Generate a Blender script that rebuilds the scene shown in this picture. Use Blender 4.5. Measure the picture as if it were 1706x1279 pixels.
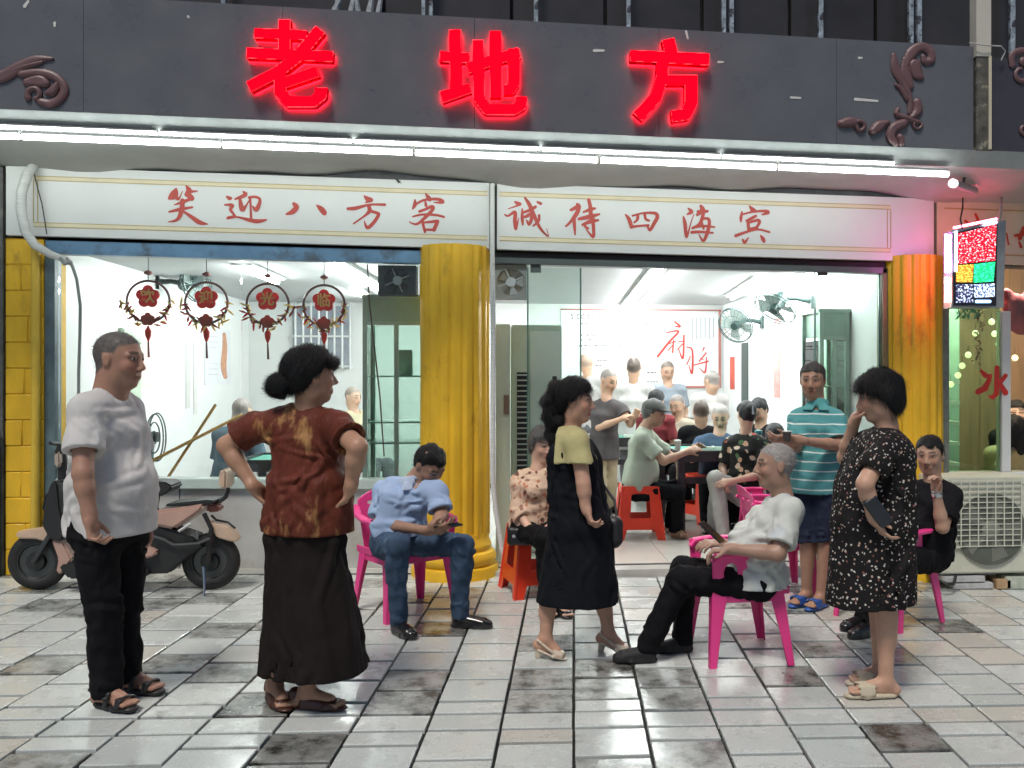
import bpy, bmesh, math, random
import numpy as np
from mathutils import Vector, Matrix

random.seed(7); np.random.seed(7)
SC = bpy.context.scene
for _o in list(bpy.data.objects):
    bpy.data.objects.remove(_o, do_unlink=True)

# ------------------------------------------------------------------ camera
YAW = math.radians(5.4); FPX = 1518.0; PPX = 980.0; PPY = 622.0; CAMH = 1.52
SLOPE = 0.0205                                   # the street falls gently to the right
cam_d = bpy.data.cameras.new('camera'); cam = bpy.data.objects.new('camera', cam_d)
SC.collection.objects.link(cam); SC.camera = cam
cam.location = (0, 0, CAMH); cam.rotation_euler = (math.radians(90), 0, -YAW)
cam_d.sensor_width = 36.0; cam_d.lens = 36.0 * FPX / 1706.0
cam_d.shift_x = -(PPX - 853.0) / 1706.0; cam_d.shift_y = (PPY - 639.5) / 1706.0
cam_d.clip_start = 0.05; cam_d.clip_end = 400

# ------------------------------------------------------------------ night sky, weak soft light, exposure
W = bpy.data.worlds.new('World'); SC.world = W; W.use_nodes = True
_nt = W.node_tree; _nt.nodes.clear()
_sky = _nt.nodes.new('ShaderNodeTexSky'); _sky.sky_type = 'NISHITA'; _sky.sun_disc = False
SUN_EL, SUN_AZ = math.radians(60), math.radians(205)
_sky.sun_elevation = SUN_EL; _sky.sun_rotation = SUN_AZ
_bg = _nt.nodes.new('ShaderNodeBackground'); _bg.inputs[1].default_value = 0.030
_wo = _nt.nodes.new('ShaderNodeOutputWorld')
_nt.links.new(_sky.outputs[0], _bg.inputs[0]); _nt.links.new(_bg.outputs[0], _wo.inputs[0])
sun_d = bpy.data.lights.new('sun', 'SUN'); sun_d.energy = 1.25; sun_d.angle = math.radians(15)
sun_d.color = (1.0, 0.93, 0.84)
sun = bpy.data.objects.new('sun', sun_d); SC.collection.objects.link(sun)
_dir = Vector((math.sin(SUN_AZ) * math.cos(SUN_EL), math.cos(SUN_AZ) * math.cos(SUN_EL), math.sin(SUN_EL)))
sun.rotation_euler = _dir.to_track_quat('Z', 'Y').to_euler(); sun.location = _dir * 30
vs = SC.view_settings
vs.view_transform = 'Standard'; vs.look = 'None'; vs.gamma = 1.0; vs.use_curve_mapping = False; vs.exposure = 1.12
SC.cycles.use_denoising = True
SC.cycles.max_bounces = 6; SC.cycles.diffuse_bounces = 3; SC.cycles.glossy_bounces = 3
SC.cycles.use_adaptive_sampling = True; SC.cycles.adaptive_threshold = 0.03
SC.cycles.transmission_bounces = 6; SC.cycles.transparent_max_bounces = 12
SC.cycles.sample_clamp_indirect = 6.0
SC.cycles.caustics_reflective = False; SC.cycles.caustics_refractive = False
# ------------------------------------------------------------------ projection helpers (photo pixel -> point of the place)
CT, ST = math.cos(YAW), math.sin(YAW)
def ray(px, py):
    x = (px - PPX) / FPX
    return (x * CT + ST, CT - x * ST, -(py - PPY) / FPX)
def onY(px, py, Y):
    r = ray(px, py); s = Y / r[1]; return Vector((s * r[0], Y, CAMH + s * r[2]))
def onD(px, py, d):
    r = ray(px, py); return Vector((d * r[0], d * r[1], CAMH + d * r[2]))
def onG(px, py, dz=0.0):
    r = ray(px, py); s = (CAMH - dz) / (-r[2] - SLOPE * r[0]); return Vector((s * r[0], s * r[1], CAMH + s * r[2]))
def onZ(px, py, Z):
    r = ray(px, py); s = (Z - CAMH) / r[2]; return Vector((s * r[0], s * r[1], Z))
def onX(px, py, X):
    r = ray(px, py); s = X / r[0]; return Vector((X, s * r[1], CAMH + s * r[2]))
def depth(p): return p[0] * ST + p[1] * CT
def gz(x): return -SLOPE * x
CR = Vector((CT, -ST, 0)); CF = Vector((ST, CT, 0)); UP = Vector((0, 0, 1))
def camdir(yaw, pitch=0.0):
    """yaw 0 looks at the camera, 90 to image right, 180 away, -90 to image left; pitch + down"""
    y = math.radians(yaw); p = math.radians(pitch)
    v = CR * math.sin(y) - CF * math.cos(y)
    return (v * math.cos(p) - UP * math.sin(p)).normalized()

# ------------------------------------------------------------------ objects and tags
COL = SC.collection
def link(o, parent=None):
    COL.objects.link(o)
    if parent is not None: o.parent = parent
    return o
def thing(name, label, cat, loc=(0, 0, 0), rz=0.0, group=None):
    o = bpy.data.objects.new(name, None); o.empty_display_size = 0.1; COL.objects.link(o)
    o.location = loc; o.rotation_euler = (0, 0, rz)
    o['label'] = label; o['category'] = cat
    if group: o['group'] = group
    return o
def tag(o, label=None, cat=None, group=None, kind=None):
    if label: o['label'] = label
    if cat: o['category'] = cat
    if group: o['group'] = group
    if kind: o['kind'] = kind
    return o
def mesh_obj(name, verts, faces, mat=None, parent=None, smooth=False, origin=None):
    """verts are in world space unless parent is given with origin (then they become local to origin)"""
    me = bpy.data.meshes.new(name)
    if origin is not None:
        ox, oy, oz = origin
        verts = [(v[0] - ox, v[1] - oy, v[2] - oz) for v in verts]
    me.from_pydata([tuple(v) for v in verts], [], [tuple(f) for f in faces])
    me.update()
    if smooth:
        me.polygons.foreach_set('use_smooth', [True] * len(me.polygons))
    if mat is not None: me.materials.append(mat)
    o = bpy.data.objects.new(name, me)
    return link(o, parent)
def copy_tree(o, parent=None, loc=None, rz=None, label=None):
    c = o.copy(); COL.objects.link(c); c.parent = parent
    if loc is not None: c.location = loc
    if rz is not None: c.rotation_euler = (0, 0, rz)
    if label: c['label'] = label
    for ch in list(o.children): copy_tree(ch, c)
    return c

class MB:
    """collects simple solids into one mesh"""
    def __init__(s): s.v = []; s.f = []
    def add(s, v, f):
        n = len(s.v); s.v += [tuple(p) for p in v]; s.f += [tuple(i + n for i in q) for q in f]; return s
    def box(s, a, b):
        x0, y0, z0 = [min(a[i], b[i]) for i in range(3)]; x1, y1, z1 = [max(a[i], b[i]) for i in range(3)]
        v = [(x0, y0, z0), (x1, y0, z0), (x1, y1, z0), (x0, y1, z0), (x0, y0, z1), (x1, y0, z1), (x1, y1, z1), (x0, y1, z1)]
        return s.add(v, [(0, 3, 2, 1), (4, 5, 6, 7), (0, 1, 5, 4), (1, 2, 6, 5), (2, 3, 7, 6), (3, 0, 4, 7)])
    def hexa(s, bot, top):
        """bot, top: 4 points each, ccw from above"""
        return s.add(list(bot) + list(top), [(0, 3, 2, 1), (4, 5, 6, 7), (0, 1, 5, 4), (1, 2, 6, 5), (2, 3, 7, 6), (3, 0, 4, 7)])
    def obox(s, c, half, R):
        c = Vector(c); v = []
        for z in (-1, 1):
            for (x, y) in ((-1, -1), (1, -1), (1, 1), (-1, 1)):
                v.append(c + R @ Vector((x * half[0], y * half[1], z * half[2])))
        return s.hexa(v[:4], v[4:])
    def tube(s, pts, r, n=10, cap=True, flat=None):
        pts = [Vector(p) for p in pts]; m = len(pts)
        rs = r if isinstance(r, (list, tuple)) else [r] * m
        base = len(s.v); prev = None
        for i, p in enumerate(pts):
            t = (pts[min(i + 1, m - 1)] - pts[max(i - 1, 0)]).normalized()
            if prev is None:
                a = Vector((0, 0, 1)) if abs(t.z) < 0.9 else Vector((1, 0, 0))
                u = t.cross(a).normalized()
            else:
                u = (prev - t * prev.dot(t)).normalized()
            prev = u; w = t.cross(u)
            for k in range(n):
                an = 2 * math.pi * k / n
                s.v.append(tuple(p + (u * math.cos(an) + w * math.sin(an)) * rs[i]))
        for i in range(m - 1):
            for k in range(n):
                a0 = base + i * n + k; a1 = base + i * n + (k + 1) % n
                s.f.append((a0, a1, a1 + n, a0 + n))
        if cap:
            s.f.append(tuple(base + k for k in range(n))[::-1]); s.f.append(tuple(base + (m - 1) * n + k for k in range(n)))
        return s
    def lathe(s, prof, c=(0, 0, 0), n=24, axis='z'):
        base = len(s.v); c = Vector(c)
        for (r, h) in prof:
            for k in range(n):
                a = 2 * math.pi * k / n; x, y = r * math.cos(a), r * math.sin(a)
                p = Vector((x, y, h)) if axis == 'z' else (Vector((x, h, y)) if axis == 'y' else Vector((h, x, y)))
                s.v.append(tuple(c + p))
        for i in range(len(prof) - 1):
            for k in range(n):
                a0 = base + i * n + k; a1 = base + i * n + (k + 1) % n
                s.f.append((a0, a1, a1 + n, a0 + n))
        s.f.append(tuple(base + k for k in range(n))[::-1]); s.f.append(tuple(base + (len(prof) - 1) * n + k for k in range(n)))
        return s
    def build(s, name, mat, parent=None, smooth=False, origin=None, bevel=0.0, seg=2):
        o = mesh_obj(name, s.v, s.f, None, parent, False, origin)
        bm = bmesh.new(); bm.from_mesh(o.data)
        bmesh.ops.recalc_face_normals(bm, faces=bm.faces)
        if bevel > 0:
            ed = [e for e in bm.edges if len(e.link_faces) == 2 and e.calc_face_angle(0) > 0.5]
            bmesh.ops.bevel(bm, geom=ed, offset=bevel, segments=seg, affect='EDGES', clamp_overlap=True)
        bm.to_mesh(o.data); bm.free()
        if smooth or bevel > 0:
            o.data.polygons.foreach_set('use_smooth', [True] * len(o.data.polygons))
            try: o.data.set_sharp_from_angle(angle=math.radians(38))
            except Exception: pass
        if mat is not None: o.data.materials.append(mat)
        return o

# ------------------------------------------------------------------ 2D signed fields -> flat or bent plates
def iso2d(F, xs, ys):
    """fill of F<0 on the grid F[i,j] at (xs[i],ys[j]); returns verts2d, faces (ccw)"""
    V = []; key = {}; faces = []
    nx, ny = F.shape
    def gv(i, j):
        k = (i, j)
        if k not in key: key[k] = len(V); V.append((xs[i], ys[j]))
        return key[k]
    def ev(i, j, i2, j2):
        k = (i, j, i2, j2) if (i, j) < (i2, j2) else (i2, j2, i, j)
        if k not in key:
            a, b = F[k[0], k[1]], F[k[2], k[3]]; t = a / (a - b)
            t = min(max(t, 0.02), 0.98)
            key[k] = len(V)
            V.append((xs[k[0]] + (xs[k[2]] - xs[k[0]]) * t, ys[k[1]] + (ys[k[3]] - ys[k[1]]) * t))
        return key[k]
    ins = F < 0
    cnt = ins[:-1, :-1].astype(int) + ins[1:, :-1] + ins[1:, 1:] + ins[:-1, 1:]
    for i, j in np.argwhere(cnt > 0):
        c = ((i, j), (i + 1, j), (i + 1, j + 1), (i, j + 1))
        if cnt[i, j] == 4:
            faces.append([gv(*p) for p in c]); continue
        poly = []
        for k in range(4):
            p, q = c[k], c[(k + 1) % 4]
            if ins[p]: poly.append(gv(*p))
            if ins[p] != ins[q]: poly.append(ev(*p, *q))
        if len(poly) >= 3: faces.append(poly)
    return V, faces
def plate(F, xs, ys, mp, thick=None):
    """map the filled field through mp(x,y)->(front point, back point); closed solid"""
    V, fc = iso2d(F, xs, ys)
    n = len(V); A = []; B = []
    for (x, y) in V:
        a, b = mp(x, y); A.append(a); B.append(b)
    faces = [list(f) for f in fc] + [[i + n for i in f[::-1]] for f in fc]
    ed = {}
    for f in fc:
        for k in range(len(f)):
            a, b = f[k], f[(k + 1) % len(f)]; ed[(a, b)] = ed.get((a, b), 0) + 1
    for (a, b) in ed:
        if (b, a) not in ed: faces.append([b, a, a + n, b + n])
    return A + B, faces
def sd_stroke(X, Y, pts, flat=False):
    """pts: (x,y,width) polyline; returns signed distance-like field"""
    D = np.full(X.shape, 1e6)
    m = len(pts)
    if m == 1:
        return np.hypot(X - pts[0][0], Y - pts[0][1]) - pts[0][2] / 2
    for i in range(m - 1):
        (ax, ay, aw), (bx, by, bw) = pts[i], pts[i + 1]
        dx, dy = bx - ax, by - ay; L2 = dx * dx + dy * dy + 1e-9; L = math.sqrt(L2)
        t = ((X - ax) * dx + (Y - ay) * dy) / L2
        tc = np.clip(t, 0, 1)
        d = np.hypot(X - ax - tc * dx, Y - ay - tc * dy) - (aw + (bw - aw) * tc) / 2
        if flat:
            if i == 0: d = np.maximum(d, -t * L)
            if i == m - 2: d = np.maximum(d, (t - 1) * L)
        D = np.minimum(D, d)
    return D
def smooth_pts(pts, n=4):
    """catmull-rom through (x,y,w)"""
    if len(pts) < 3: return pts
    P = [pts[0]] + list(pts) + [pts[-1]]; out = []
    for i in range(1, len(P) - 2):
        p0, p1, p2, p3 = [np.array(P[k], float) for k in (i - 1, i, i + 1, i + 2)]
        for k in range(n):
            t = k / n
            out.append(tuple(0.5 * ((2 * p1) + (-p0 + p2) * t + (2 * p0 - 5 * p1 + 4 * p2 - p3) * t * t + (-p0 + 3 * p1 - 3 * p2 + p3) * t ** 3)))
    out.append(tuple(pts[-1])); return out
def glyph_field(strokes, step, flat=False, pad=12, smooth=False):
    allp = [p for s in strokes for p in s]
    x0 = min(p[0] - p[2] / 2 for p in allp) - pad; x1 = max(p[0] + p[2] / 2 for p in allp) + pad
    y0 = min(p[1] - p[2] / 2 for p in allp) - pad; y1 = max(p[1] + p[2] / 2 for p in allp) + pad
    xs = np.arange(x0, x1 + step, step); ys = np.arange(y0, y1 + step, step)
    X, Y = np.meshgrid(xs, ys, indexing='ij')
    D = np.full(X.shape, 1e6)
    for s in strokes:
        D = np.minimum(D, sd_stroke(X, Y, smooth_pts(s) if smooth else s, flat))
    return D, xs, ys

# ------------------------------------------------------------------ 3D signed fields -> smooth bodies (surface nets)
class Vol:
    def __init__(s, lo, hi, h):
        s.h = h; s.lo = np.array(lo, float) - 3 * h; n = np.ceil((np.array(hi, float) + 3 * h - s.lo) / h).astype(int) + 1
        s.n = n; s.F = np.full(tuple(n), 1.0, np.float32)
        s.ax = [(s.lo[i] + h * np.arange(n[i])).astype(np.float32) for i in range(3)]
    def block(s, lo, hi, m):
        i0 = np.clip(np.floor((np.array(lo) - m - s.lo) / s.h).astype(int), 0, s.n); i1 = np.clip(np.ceil((np.array(hi) + m - s.lo) / s.h).astype(int) + 1, 0, s.n)
        if np.any(i1 <= i0): return None
        sl = tuple(slice(a, b) for a, b in zip(i0, i1))
        return sl, s.ax[0][sl[0]][:, None, None], s.ax[1][sl[1]][None, :, None], s.ax[2][sl[2]][None, None, :]
    def comb(s, sl, d, k, op):
        f = s.F[sl]
        if op == 'add':
            if k <= 0: s.F[sl] = np.minimum(f, d)
            else:
                h = np.clip(0.5 + 0.5 * (f - d) / k, 0, 1); s.F[sl] = f * (1 - h) + d * h - k * h * (1 - h)
        else:
            d = -d
            if k <= 0: s.F[sl] = np.maximum(f, d)
            else:
                h = np.clip(0.5 - 0.5 * (f - d) / k, 0, 1); s.F[sl] = f * (1 - h) + d * h + k * h * (1 - h)
    def cap(s, a, b, ra, rb, k=0.015, op='add'):
        a = np.array(a, float); b = np.array(b, float); r = max(ra, rb)
        B = s.block(np.minimum(a, b) - r, np.maximum(a, b) + r, k + 2.5 * s.h)
        if B is None: return
        sl, x, y, z = B; d = b - a; L2 = float(d @ d) + 1e-12
        t = np.clip(((x - a[0]) * d[0] + (y - a[1]) * d[1] + (z - a[2]) * d[2]) / L2, 0, 1)
        q = np.sqrt((x - a[0] - t * d[0]) ** 2 + (y - a[1] - t * d[1]) ** 2 + (z - a[2] - t * d[2]) ** 2) - (ra + (rb - ra) * t)
        s.comb(sl, q, k, op)
    def ell(s, c, R, rad, k=0.015, op='add'):
        """R: 3 axes (unit vectors), rad: 3 radii"""
        c = np.array(c, float); m = max(rad)
        ext = np.sqrt(sum((np.array(R[i]) * rad[i]) ** 2 for i in range(3)))
        B = s.block(c - ext, c + ext, k + 2.5 * s.h)
        if B is None: return
        sl, x, y, z = B; x = x - c[0]; y = y - c[1]; z = z - c[2]
        q = 0; q2 = 0
        for i in range(3):
            u = (x * R[i][0] + y * R[i][1] + z * R[i][2]); q = q + (u / rad[i]) ** 2; q2 = q2 + (u / rad[i] ** 2) ** 2
        k0 = np.sqrt(q); k1 = np.sqrt(q2) + 1e-6
        s.comb(sl, k0 * (k0 - 1) / k1, k, op)
    def ecap(s, a, b, sa, sb, side, k=0.03, op='add', endr=0.6):
        """elliptic bar from a to b; sa,sb=(halfwidth along side, halfdepth)"""
        a = np.array(a, float); b = np.array(b, float); d = b - a; L = np.linalg.norm(d) + 1e-9; t = d / L
        u = np.array(side, float); u = u - t * (u @ t); u /= np.linalg.norm(u); w = np.cross(t, u)
        m = max(sa + sb)
        B = s.block(np.minimum(a, b) - m, np.maximum(a, b) + m, k + 2.5 * s.h)
        if B is None: return
        sl, x, y, z = B; x = x - a[0]; y = y - a[1]; z = z - a[2]
        q = (x * t[0] + y * t[1] + z * t[2]); l = x * u[0] + y * u[1] + z * u[2]; e = x * w[0] + y * w[1] + z * w[2]
        tt = np.clip(q / L, 0, 1); over = q - tt * L
        W = sa[0] + (sb[0] - sa[0]) * tt; Dp = sa[1] + (sb[1] - sa[1]) * tt
        mn = np.minimum(W, Dp) * endr
        k0 = np.sqrt((l / W) ** 2 + (e / Dp) ** 2 + (over / mn) ** 2)
        s.comb(sl, (k0 - 1) * np.minimum(W, Dp), k, op)
    def box(s, c, R, half, rnd=0.005, k=0.0, op='add'):
        c = np.array(c, float); ext = sum(np.abs(np.array(R[i])) * half[i] for i in range(3))
        B = s.block(c - ext, c + ext, k + 2.5 * s.h)
        if B is None: return
        sl, x, y, z = B; x = x - c[0]; y = y - c[1]; z = z - c[2]
        q = []
        for i in range(3):
            q.append(np.abs(x * R[i][0] + y * R[i][1] + z * R[i][2]) - half[i] + rnd)
        o = np.sqrt(sum(np.maximum(v, 0) ** 2 for v in q)) + np.minimum(np.maximum(q[0], np.maximum(q[1], q[2])), 0) - rnd
        s.comb(sl, o, k, op)
    def cut(s, p, n, k=0.0):
        """remove the half space in front of plane (p, n)"""
        p = np.array(p, float); n = np.array(n, float); n /= np.linalg.norm(n)
        d = (s.ax[0][:, None, None] - p[0]) * n[0] + (s.ax[1][None, :, None] - p[1]) * n[1] + (s.ax[2][None, None, :] - p[2]) * n[2]
        s.F = np.maximum(s.F, d.astype(np.float32))
    def noise(s, amp, freq, stretch=(1, 1, 1), seed=0, n=7, ridge=False):
        rg = np.random.RandomState(seed); X = s.ax[0][:, None, None] * stretch[0]; Y = s.ax[1][None, :, None] * stretch[1]; Z = s.ax[2][None, None, :] * stretch[2]
        m = np.abs(s.F) < 0.05
        acc = np.zeros(s.F.shape, np.float32)
        for i in range(n):
            q = rg.normal(size=3); q = q / np.linalg.norm(q) * freq * (0.6 + 0.9 * rg.rand()); ph = rg.rand() * 6.28
            w = np.sin(X * q[0] + Y * q[1] + Z * q[2] + ph).astype(np.float32)
            acc += (2.2 * np.abs(w) - 1.4) if ridge else w
        s.F += np.where(m, amp * acc / math.sqrt(n), 0).astype(np.float32)
    def surf(s, c, d, far=.34):
        ts = np.linspace(0, far, 50); pts = np.asarray(c)[None] + np.asarray(d)[None] * ts[:, None]; v = s.sample(pts); k = np.argmax(v > 0) if np.any(v > 0) else 0
        return pts[k]
    def crease(s, pts, amp, r):
        m = len(pts) - 1
        lo = np.min(pts, 0); hi = np.max(pts, 0); B = s.block(lo, hi, 3.2 * r)
        if B is None: return
        sl, x, y, z = B; D = None; T = None
        for i in range(m):
            a, b = pts[i], pts[i + 1]; d = b - a; L2 = float(d @ d) + 1e-12; t = np.clip(((x - a[0]) * d[0] + (y - a[1]) * d[1] + (z - a[2]) * d[2]) / L2, 0, 1)
            q = np.sqrt((x - a[0] - t * d[0]) ** 2 + (y - a[1] - t * d[1]) ** 2 + (z - a[2] - t * d[2]) ** 2); tt = (i + t) / m
            if D is None: D, T = q, tt
            else: k = q < D; D = np.where(k, q, D); T = np.where(k, tt, T)
        w = np.sin(np.clip(T, .02, .98) * math.pi) ** .6
        s.F[sl] += ((-np.exp(-(D / r) ** 2) + .55 * np.exp(-((D - 1.9 * r) / (.8 * r)) ** 2)) * amp * w).astype(np.float32)
    def creases(s, A, B, t0, t1, n, dt, dth, amp, r, seed, ref):
        """random folds on the limb or trunk that runs from A to B"""
        rg = np.random.RandomState(seed); A = np.asarray(A, float); B = np.asarray(B, float); ax = (B - A) / (np.linalg.norm(B - A) + 1e-9)
        u = np.asarray(ref, float); u = u - ax * (u @ ax); u /= np.linalg.norm(u) + 1e-9; w = np.cross(ax, u)
        for i in range(n):
            t = t0 + (t1 - t0) * rg.rand(); th = rg.rand() * 6.283; d1 = dt * (.5 + rg.rand()) * rg.choice([-1, 1]); d2 = dth * (.4 + rg.rand()) * rg.choice([-1, 1]); P = []
            for k in range(5):
                q = k / 4 - .5; a_ = th + d2 * q + .25 * math.sin(q * 5 + i); tt = min(max(t + d1 * q, t0 - .05), t1 + .05); P.append(s.surf(A + (B - A) * tt, u * math.cos(a_) + w * math.sin(a_)))
            P = np.array(P)
            if np.max(np.linalg.norm(np.diff(P, axis=0), axis=1)) > .18: continue
            k = .6 + .8 * rg.rand(); s.crease(P, amp * k, r * (.7 + .6 * rg.rand()))
    def mesh(s):
        F = s.F; ins = F < 0; nx, ny, nz = F.shape
        c = np.zeros((nx - 1, ny - 1, nz - 1), np.int8)
        for i in (0, 1):
            for j in (0, 1):
                for k in (0, 1):
                    c += ins[i:nx - 1 + i, j:ny - 1 + j, k:nz - 1 + k]
        cells = np.argwhere((c > 0) & (c < 8))
        idx = np.full(c.shape, -1, np.int32); idx[tuple(cells.T)] = np.arange(len(cells))
        P = np.zeros((len(cells), 3)); N = np.zeros(len(cells))
        cor = [(i, j, k) for i in (0, 1) for j in (0, 1) for k in (0, 1)]
        val = {o: F[cells[:, 0] + o[0], cells[:, 1] + o[1], cells[:, 2] + o[2]].astype(float) for o in cor}
        for a in cor:
            for ax in range(3):
                if a[ax] == 0:
                    b = list(a); b[ax] = 1; b = tuple(b)
                    fa, fb = val[a], val[b]; m = (fa < 0) != (fb < 0)
                    t = np.where(m, fa / np.where(m, fa - fb, 1), 0)
                    p = np.zeros((len(cells), 3)); p += np.array(a); p[:, ax] += t
                    P[m] += p[m]; N[m] += 1
        P = P / N[:, None]; V = s.lo + (cells + P) * s.h
        faces = []
        # edges along each axis
        for ax in range(3):
            sl0 = [slice(1, -1)] * 3; sl0[ax] = slice(0, -1); sl1 = list(sl0); sl1[ax] = slice(1, None)
            A = ins[tuple(sl0)]; Bq = ins[tuple(sl1)]; e = np.argwhere(A != Bq)
            if len(e) == 0: continue
            inside_first = A[tuple(e.T)]
            off = np.array([1, 1, 1]); off[ax] = 0; e = e + off
            u, v = (ax + 1) % 3, (ax + 2) % 3
            def cell(du, dv):
                q = e.copy(); q[:, u] += du; q[:, v] += dv; return idx[tuple(q.T)]
            q = np.stack([cell(-1, -1), cell(0, -1), cell(0, 0), cell(-1, 0)], 1)
            q[~inside_first] = q[~inside_first][:, ::-1]
            faces.append(q)
        Fq = np.concatenate(faces) if faces else np.zeros((0, 4), int)
        return V, Fq
    def sample(s, P):
        q = np.clip(np.round((P - s.lo) / s.h).astype(int), 0, s.n - 1); return s.F[tuple(q.T)]
def np_mesh(name, V, Q, mat, parent=None, origin=(0, 0, 0), colors=None, relax=0):
    me = bpy.data.meshes.new(name); V = np.asarray(V, np.float64) - np.array(origin)
    for _ in range(relax):
        S = np.zeros_like(V); C = np.zeros(len(V))
        for a, b in ((0, 1), (1, 2), (2, 3), (3, 0)):
            np.add.at(S, Q[:, a], V[Q[:, b]]); np.add.at(C, Q[:, a], 1)
            np.add.at(S, Q[:, b], V[Q[:, a]]); np.add.at(C, Q[:, b], 1)
        V = 0.5 * V + 0.5 * S / np.maximum(C, 1)[:, None]
    n = len(Q)
    me.vertices.add(len(V)); me.vertices.foreach_set('co', V.astype(np.float32).ravel())
    me.loops.add(n * 4); me.loops.foreach_set('vertex_index', Q.astype(np.int32).ravel())
    me.polygons.add(n); me.polygons.foreach_set('loop_start', np.arange(0, n * 4, 4, dtype=np.int32))
    me.polygons.foreach_set('loop_total', np.full(n, 4, np.int32))
    me.polygons.foreach_set('use_smooth', np.ones(n, bool))
    me.update(calc_edges=True); me.validate()
    if colors is not None:
        at = me.color_attributes.new('tone', 'FLOAT_COLOR', 'POINT')
        c4 = np.ones((len(V), 4), np.float32); c4[:, :3] = colors
        at.data.foreach_set('color', c4.ravel())
    if mat is not None: me.materials.append(mat)
    o = bpy.data.objects.new(name, me)
    return link(o, parent)

# ------------------------------------------------------------------ materials
MATS = {}
def M(name, col=(0.5, 0.5, 0.5), rough=0.5, metal=0.0, var=0.10, vs=6.0, bump=0.0, bs=80.0, spec=0.5, emit=None, es=0.0,
      coat=0.0, sss=0.0, dirt=None, dirt_s=3.0, dirt_lo=0.5, dirt_hi=0.7, attr=None, stretch=(1, 1, 1), sheen=0.0, rvar=0.0, trans=0.0, wr=0.0, wrs=11.0):
    if name in MATS: return MATS[name]
    m = bpy.data.materials.new(name); m.use_nodes = True; nt = m.node_tree; N = nt.nodes; L = nt.links
    b = N['Principled BSDF']
    b.inputs['Roughness'].default_value = rough; b.inputs['Metallic'].default_value = metal
    b.inputs['Specular IOR Level'].default_value = spec
    b.inputs['Base Color'].default_value = (*col, 1)
    if coat: b.inputs['Coat Weight'].default_value = coat; b.inputs['Coat Roughness'].default_value = 0.1
    if sss: b.inputs['Subsurface Weight'].default_value = sss; b.inputs['Subsurface Radius'].default_value = (0.012, 0.006, 0.004)
    if sheen: b.inputs['Sheen Weight'].default_value = sheen
    if trans: b.inputs['Transmission Weight'].default_value = trans
    tc = N.new('ShaderNodeTexCoord'); mp = N.new('ShaderNodeMapping'); mp.inputs['Scale'].default_value = stretch
    L.new(tc.outputs['Object'], mp.inputs[0]); co = mp.outputs[0]
    src = None
    if attr:
        at = N.new('ShaderNodeAttribute'); at.attribute_name = attr; src = at.outputs['Color']
    if var > 0:
        nz = N.new('ShaderNodeTexNoise'); nz.inputs['Scale'].default_value = vs; nz.inputs['Detail'].default_value = 5; nz.inputs['Roughness'].default_value = 0.6
        L.new(co, nz.inputs['Vector'])
        mr = N.new('ShaderNodeMapRange'); mr.inputs[1].default_value = 0.3; mr.inputs[2].default_value = 0.7
        mr.inputs[3].default_value = 1 - var; mr.inputs[4].default_value = 1 + var
        L.new(nz.outputs[0], mr.inputs[0])
        mx = N.new('ShaderNodeMix'); mx.data_type = 'RGBA'; mx.blend_type = 'MULTIPLY'; mx.inputs[0].default_value = 1
        if src is not None: L.new(src, mx.inputs[6])
        else: mx.inputs[6].default_value = (*col, 1)
        L.new(mr.outputs[0], mx.inputs[7]); src = mx.outputs[2]
    if dirt is not None:
        nz = N.new('ShaderNodeTexNoise'); nz.inputs['Scale'].default_value = dirt_s; nz.inputs['Detail'].default_value = 8; nz.inputs['Roughness'].default_value = 0.65
        L.new(co, nz.inputs['Vector'])
        mr = N.new('ShaderNodeMapRange'); mr.inputs[1].default_value = dirt_lo; mr.inputs[2].default_value = dirt_hi
        L.new(nz.outputs[0], mr.inputs[0])
        mx = N.new('ShaderNodeMix'); mx.data_type = 'RGBA'; L.new(mr.outputs[0], mx.inputs[0])
        if src is not None: L.new(src, mx.inputs[6])
        else: mx.inputs[6].default_value = (*col, 1)
        mx.inputs[7].default_value = (*dirt, 1); src = mx.outputs[2]
    if src is not None: L.new(src, b.inputs['Base Color'])
    if rvar:
        nz = N.new('ShaderNodeTexNoise'); nz.inputs['Scale'].default_value = 4; nz.inputs['Detail'].default_value = 4; L.new(co, nz.inputs['Vector'])
        mr = N.new('ShaderNodeMapRange'); mr.inputs[1].default_value = 0.3; mr.inputs[2].default_value = 0.7
        mr.inputs[3].default_value = max(rough - rvar, 0.03); mr.inputs[4].default_value = min(rough + rvar, 1)
        L.new(nz.outputs[0], mr.inputs[0]); L.new(mr.outputs[0], b.inputs['Roughness'])
    if bump > 0:
        nz = N.new('ShaderNodeTexNoise'); nz.inputs['Scale'].default_value = bs; nz.inputs['Detail'].default_value = 4
        L.new(co, nz.inputs['Vector'])
        bp = N.new('ShaderNodeBump'); bp.inputs['Strength'].default_value = bump; bp.inputs['Distance'].default_value = 0.01
        L.new(nz.outputs[0], bp.inputs['Height']); L.new(bp.outputs[0], b.inputs['Normal'])
        if wr > 0:
            m2 = N.new('ShaderNodeMapping'); m2.inputs['Scale'].default_value = (1, 1, 0.5); m2.inputs['Rotation'].default_value = (0.3, 0.25, 0); L.new(tc.outputs['Object'], m2.inputs[0])
            n2 = N.new('ShaderNodeTexNoise'); n2.inputs['Scale'].default_value = wrs; n2.inputs['Detail'].default_value = 3; n2.inputs['Distortion'].default_value = 1.6; n2.inputs['Roughness'].default_value = 0.45
            L.new(m2.outputs[0], n2.inputs['Vector']); b2 = N.new('ShaderNodeBump'); b2.inputs['Strength'].default_value = wr; b2.inputs['Distance'].default_value = 0.05
            L.new(n2.outputs[0], b2.inputs['Height']); L.new(b2.outputs[0], bp.inputs['Normal'])
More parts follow.
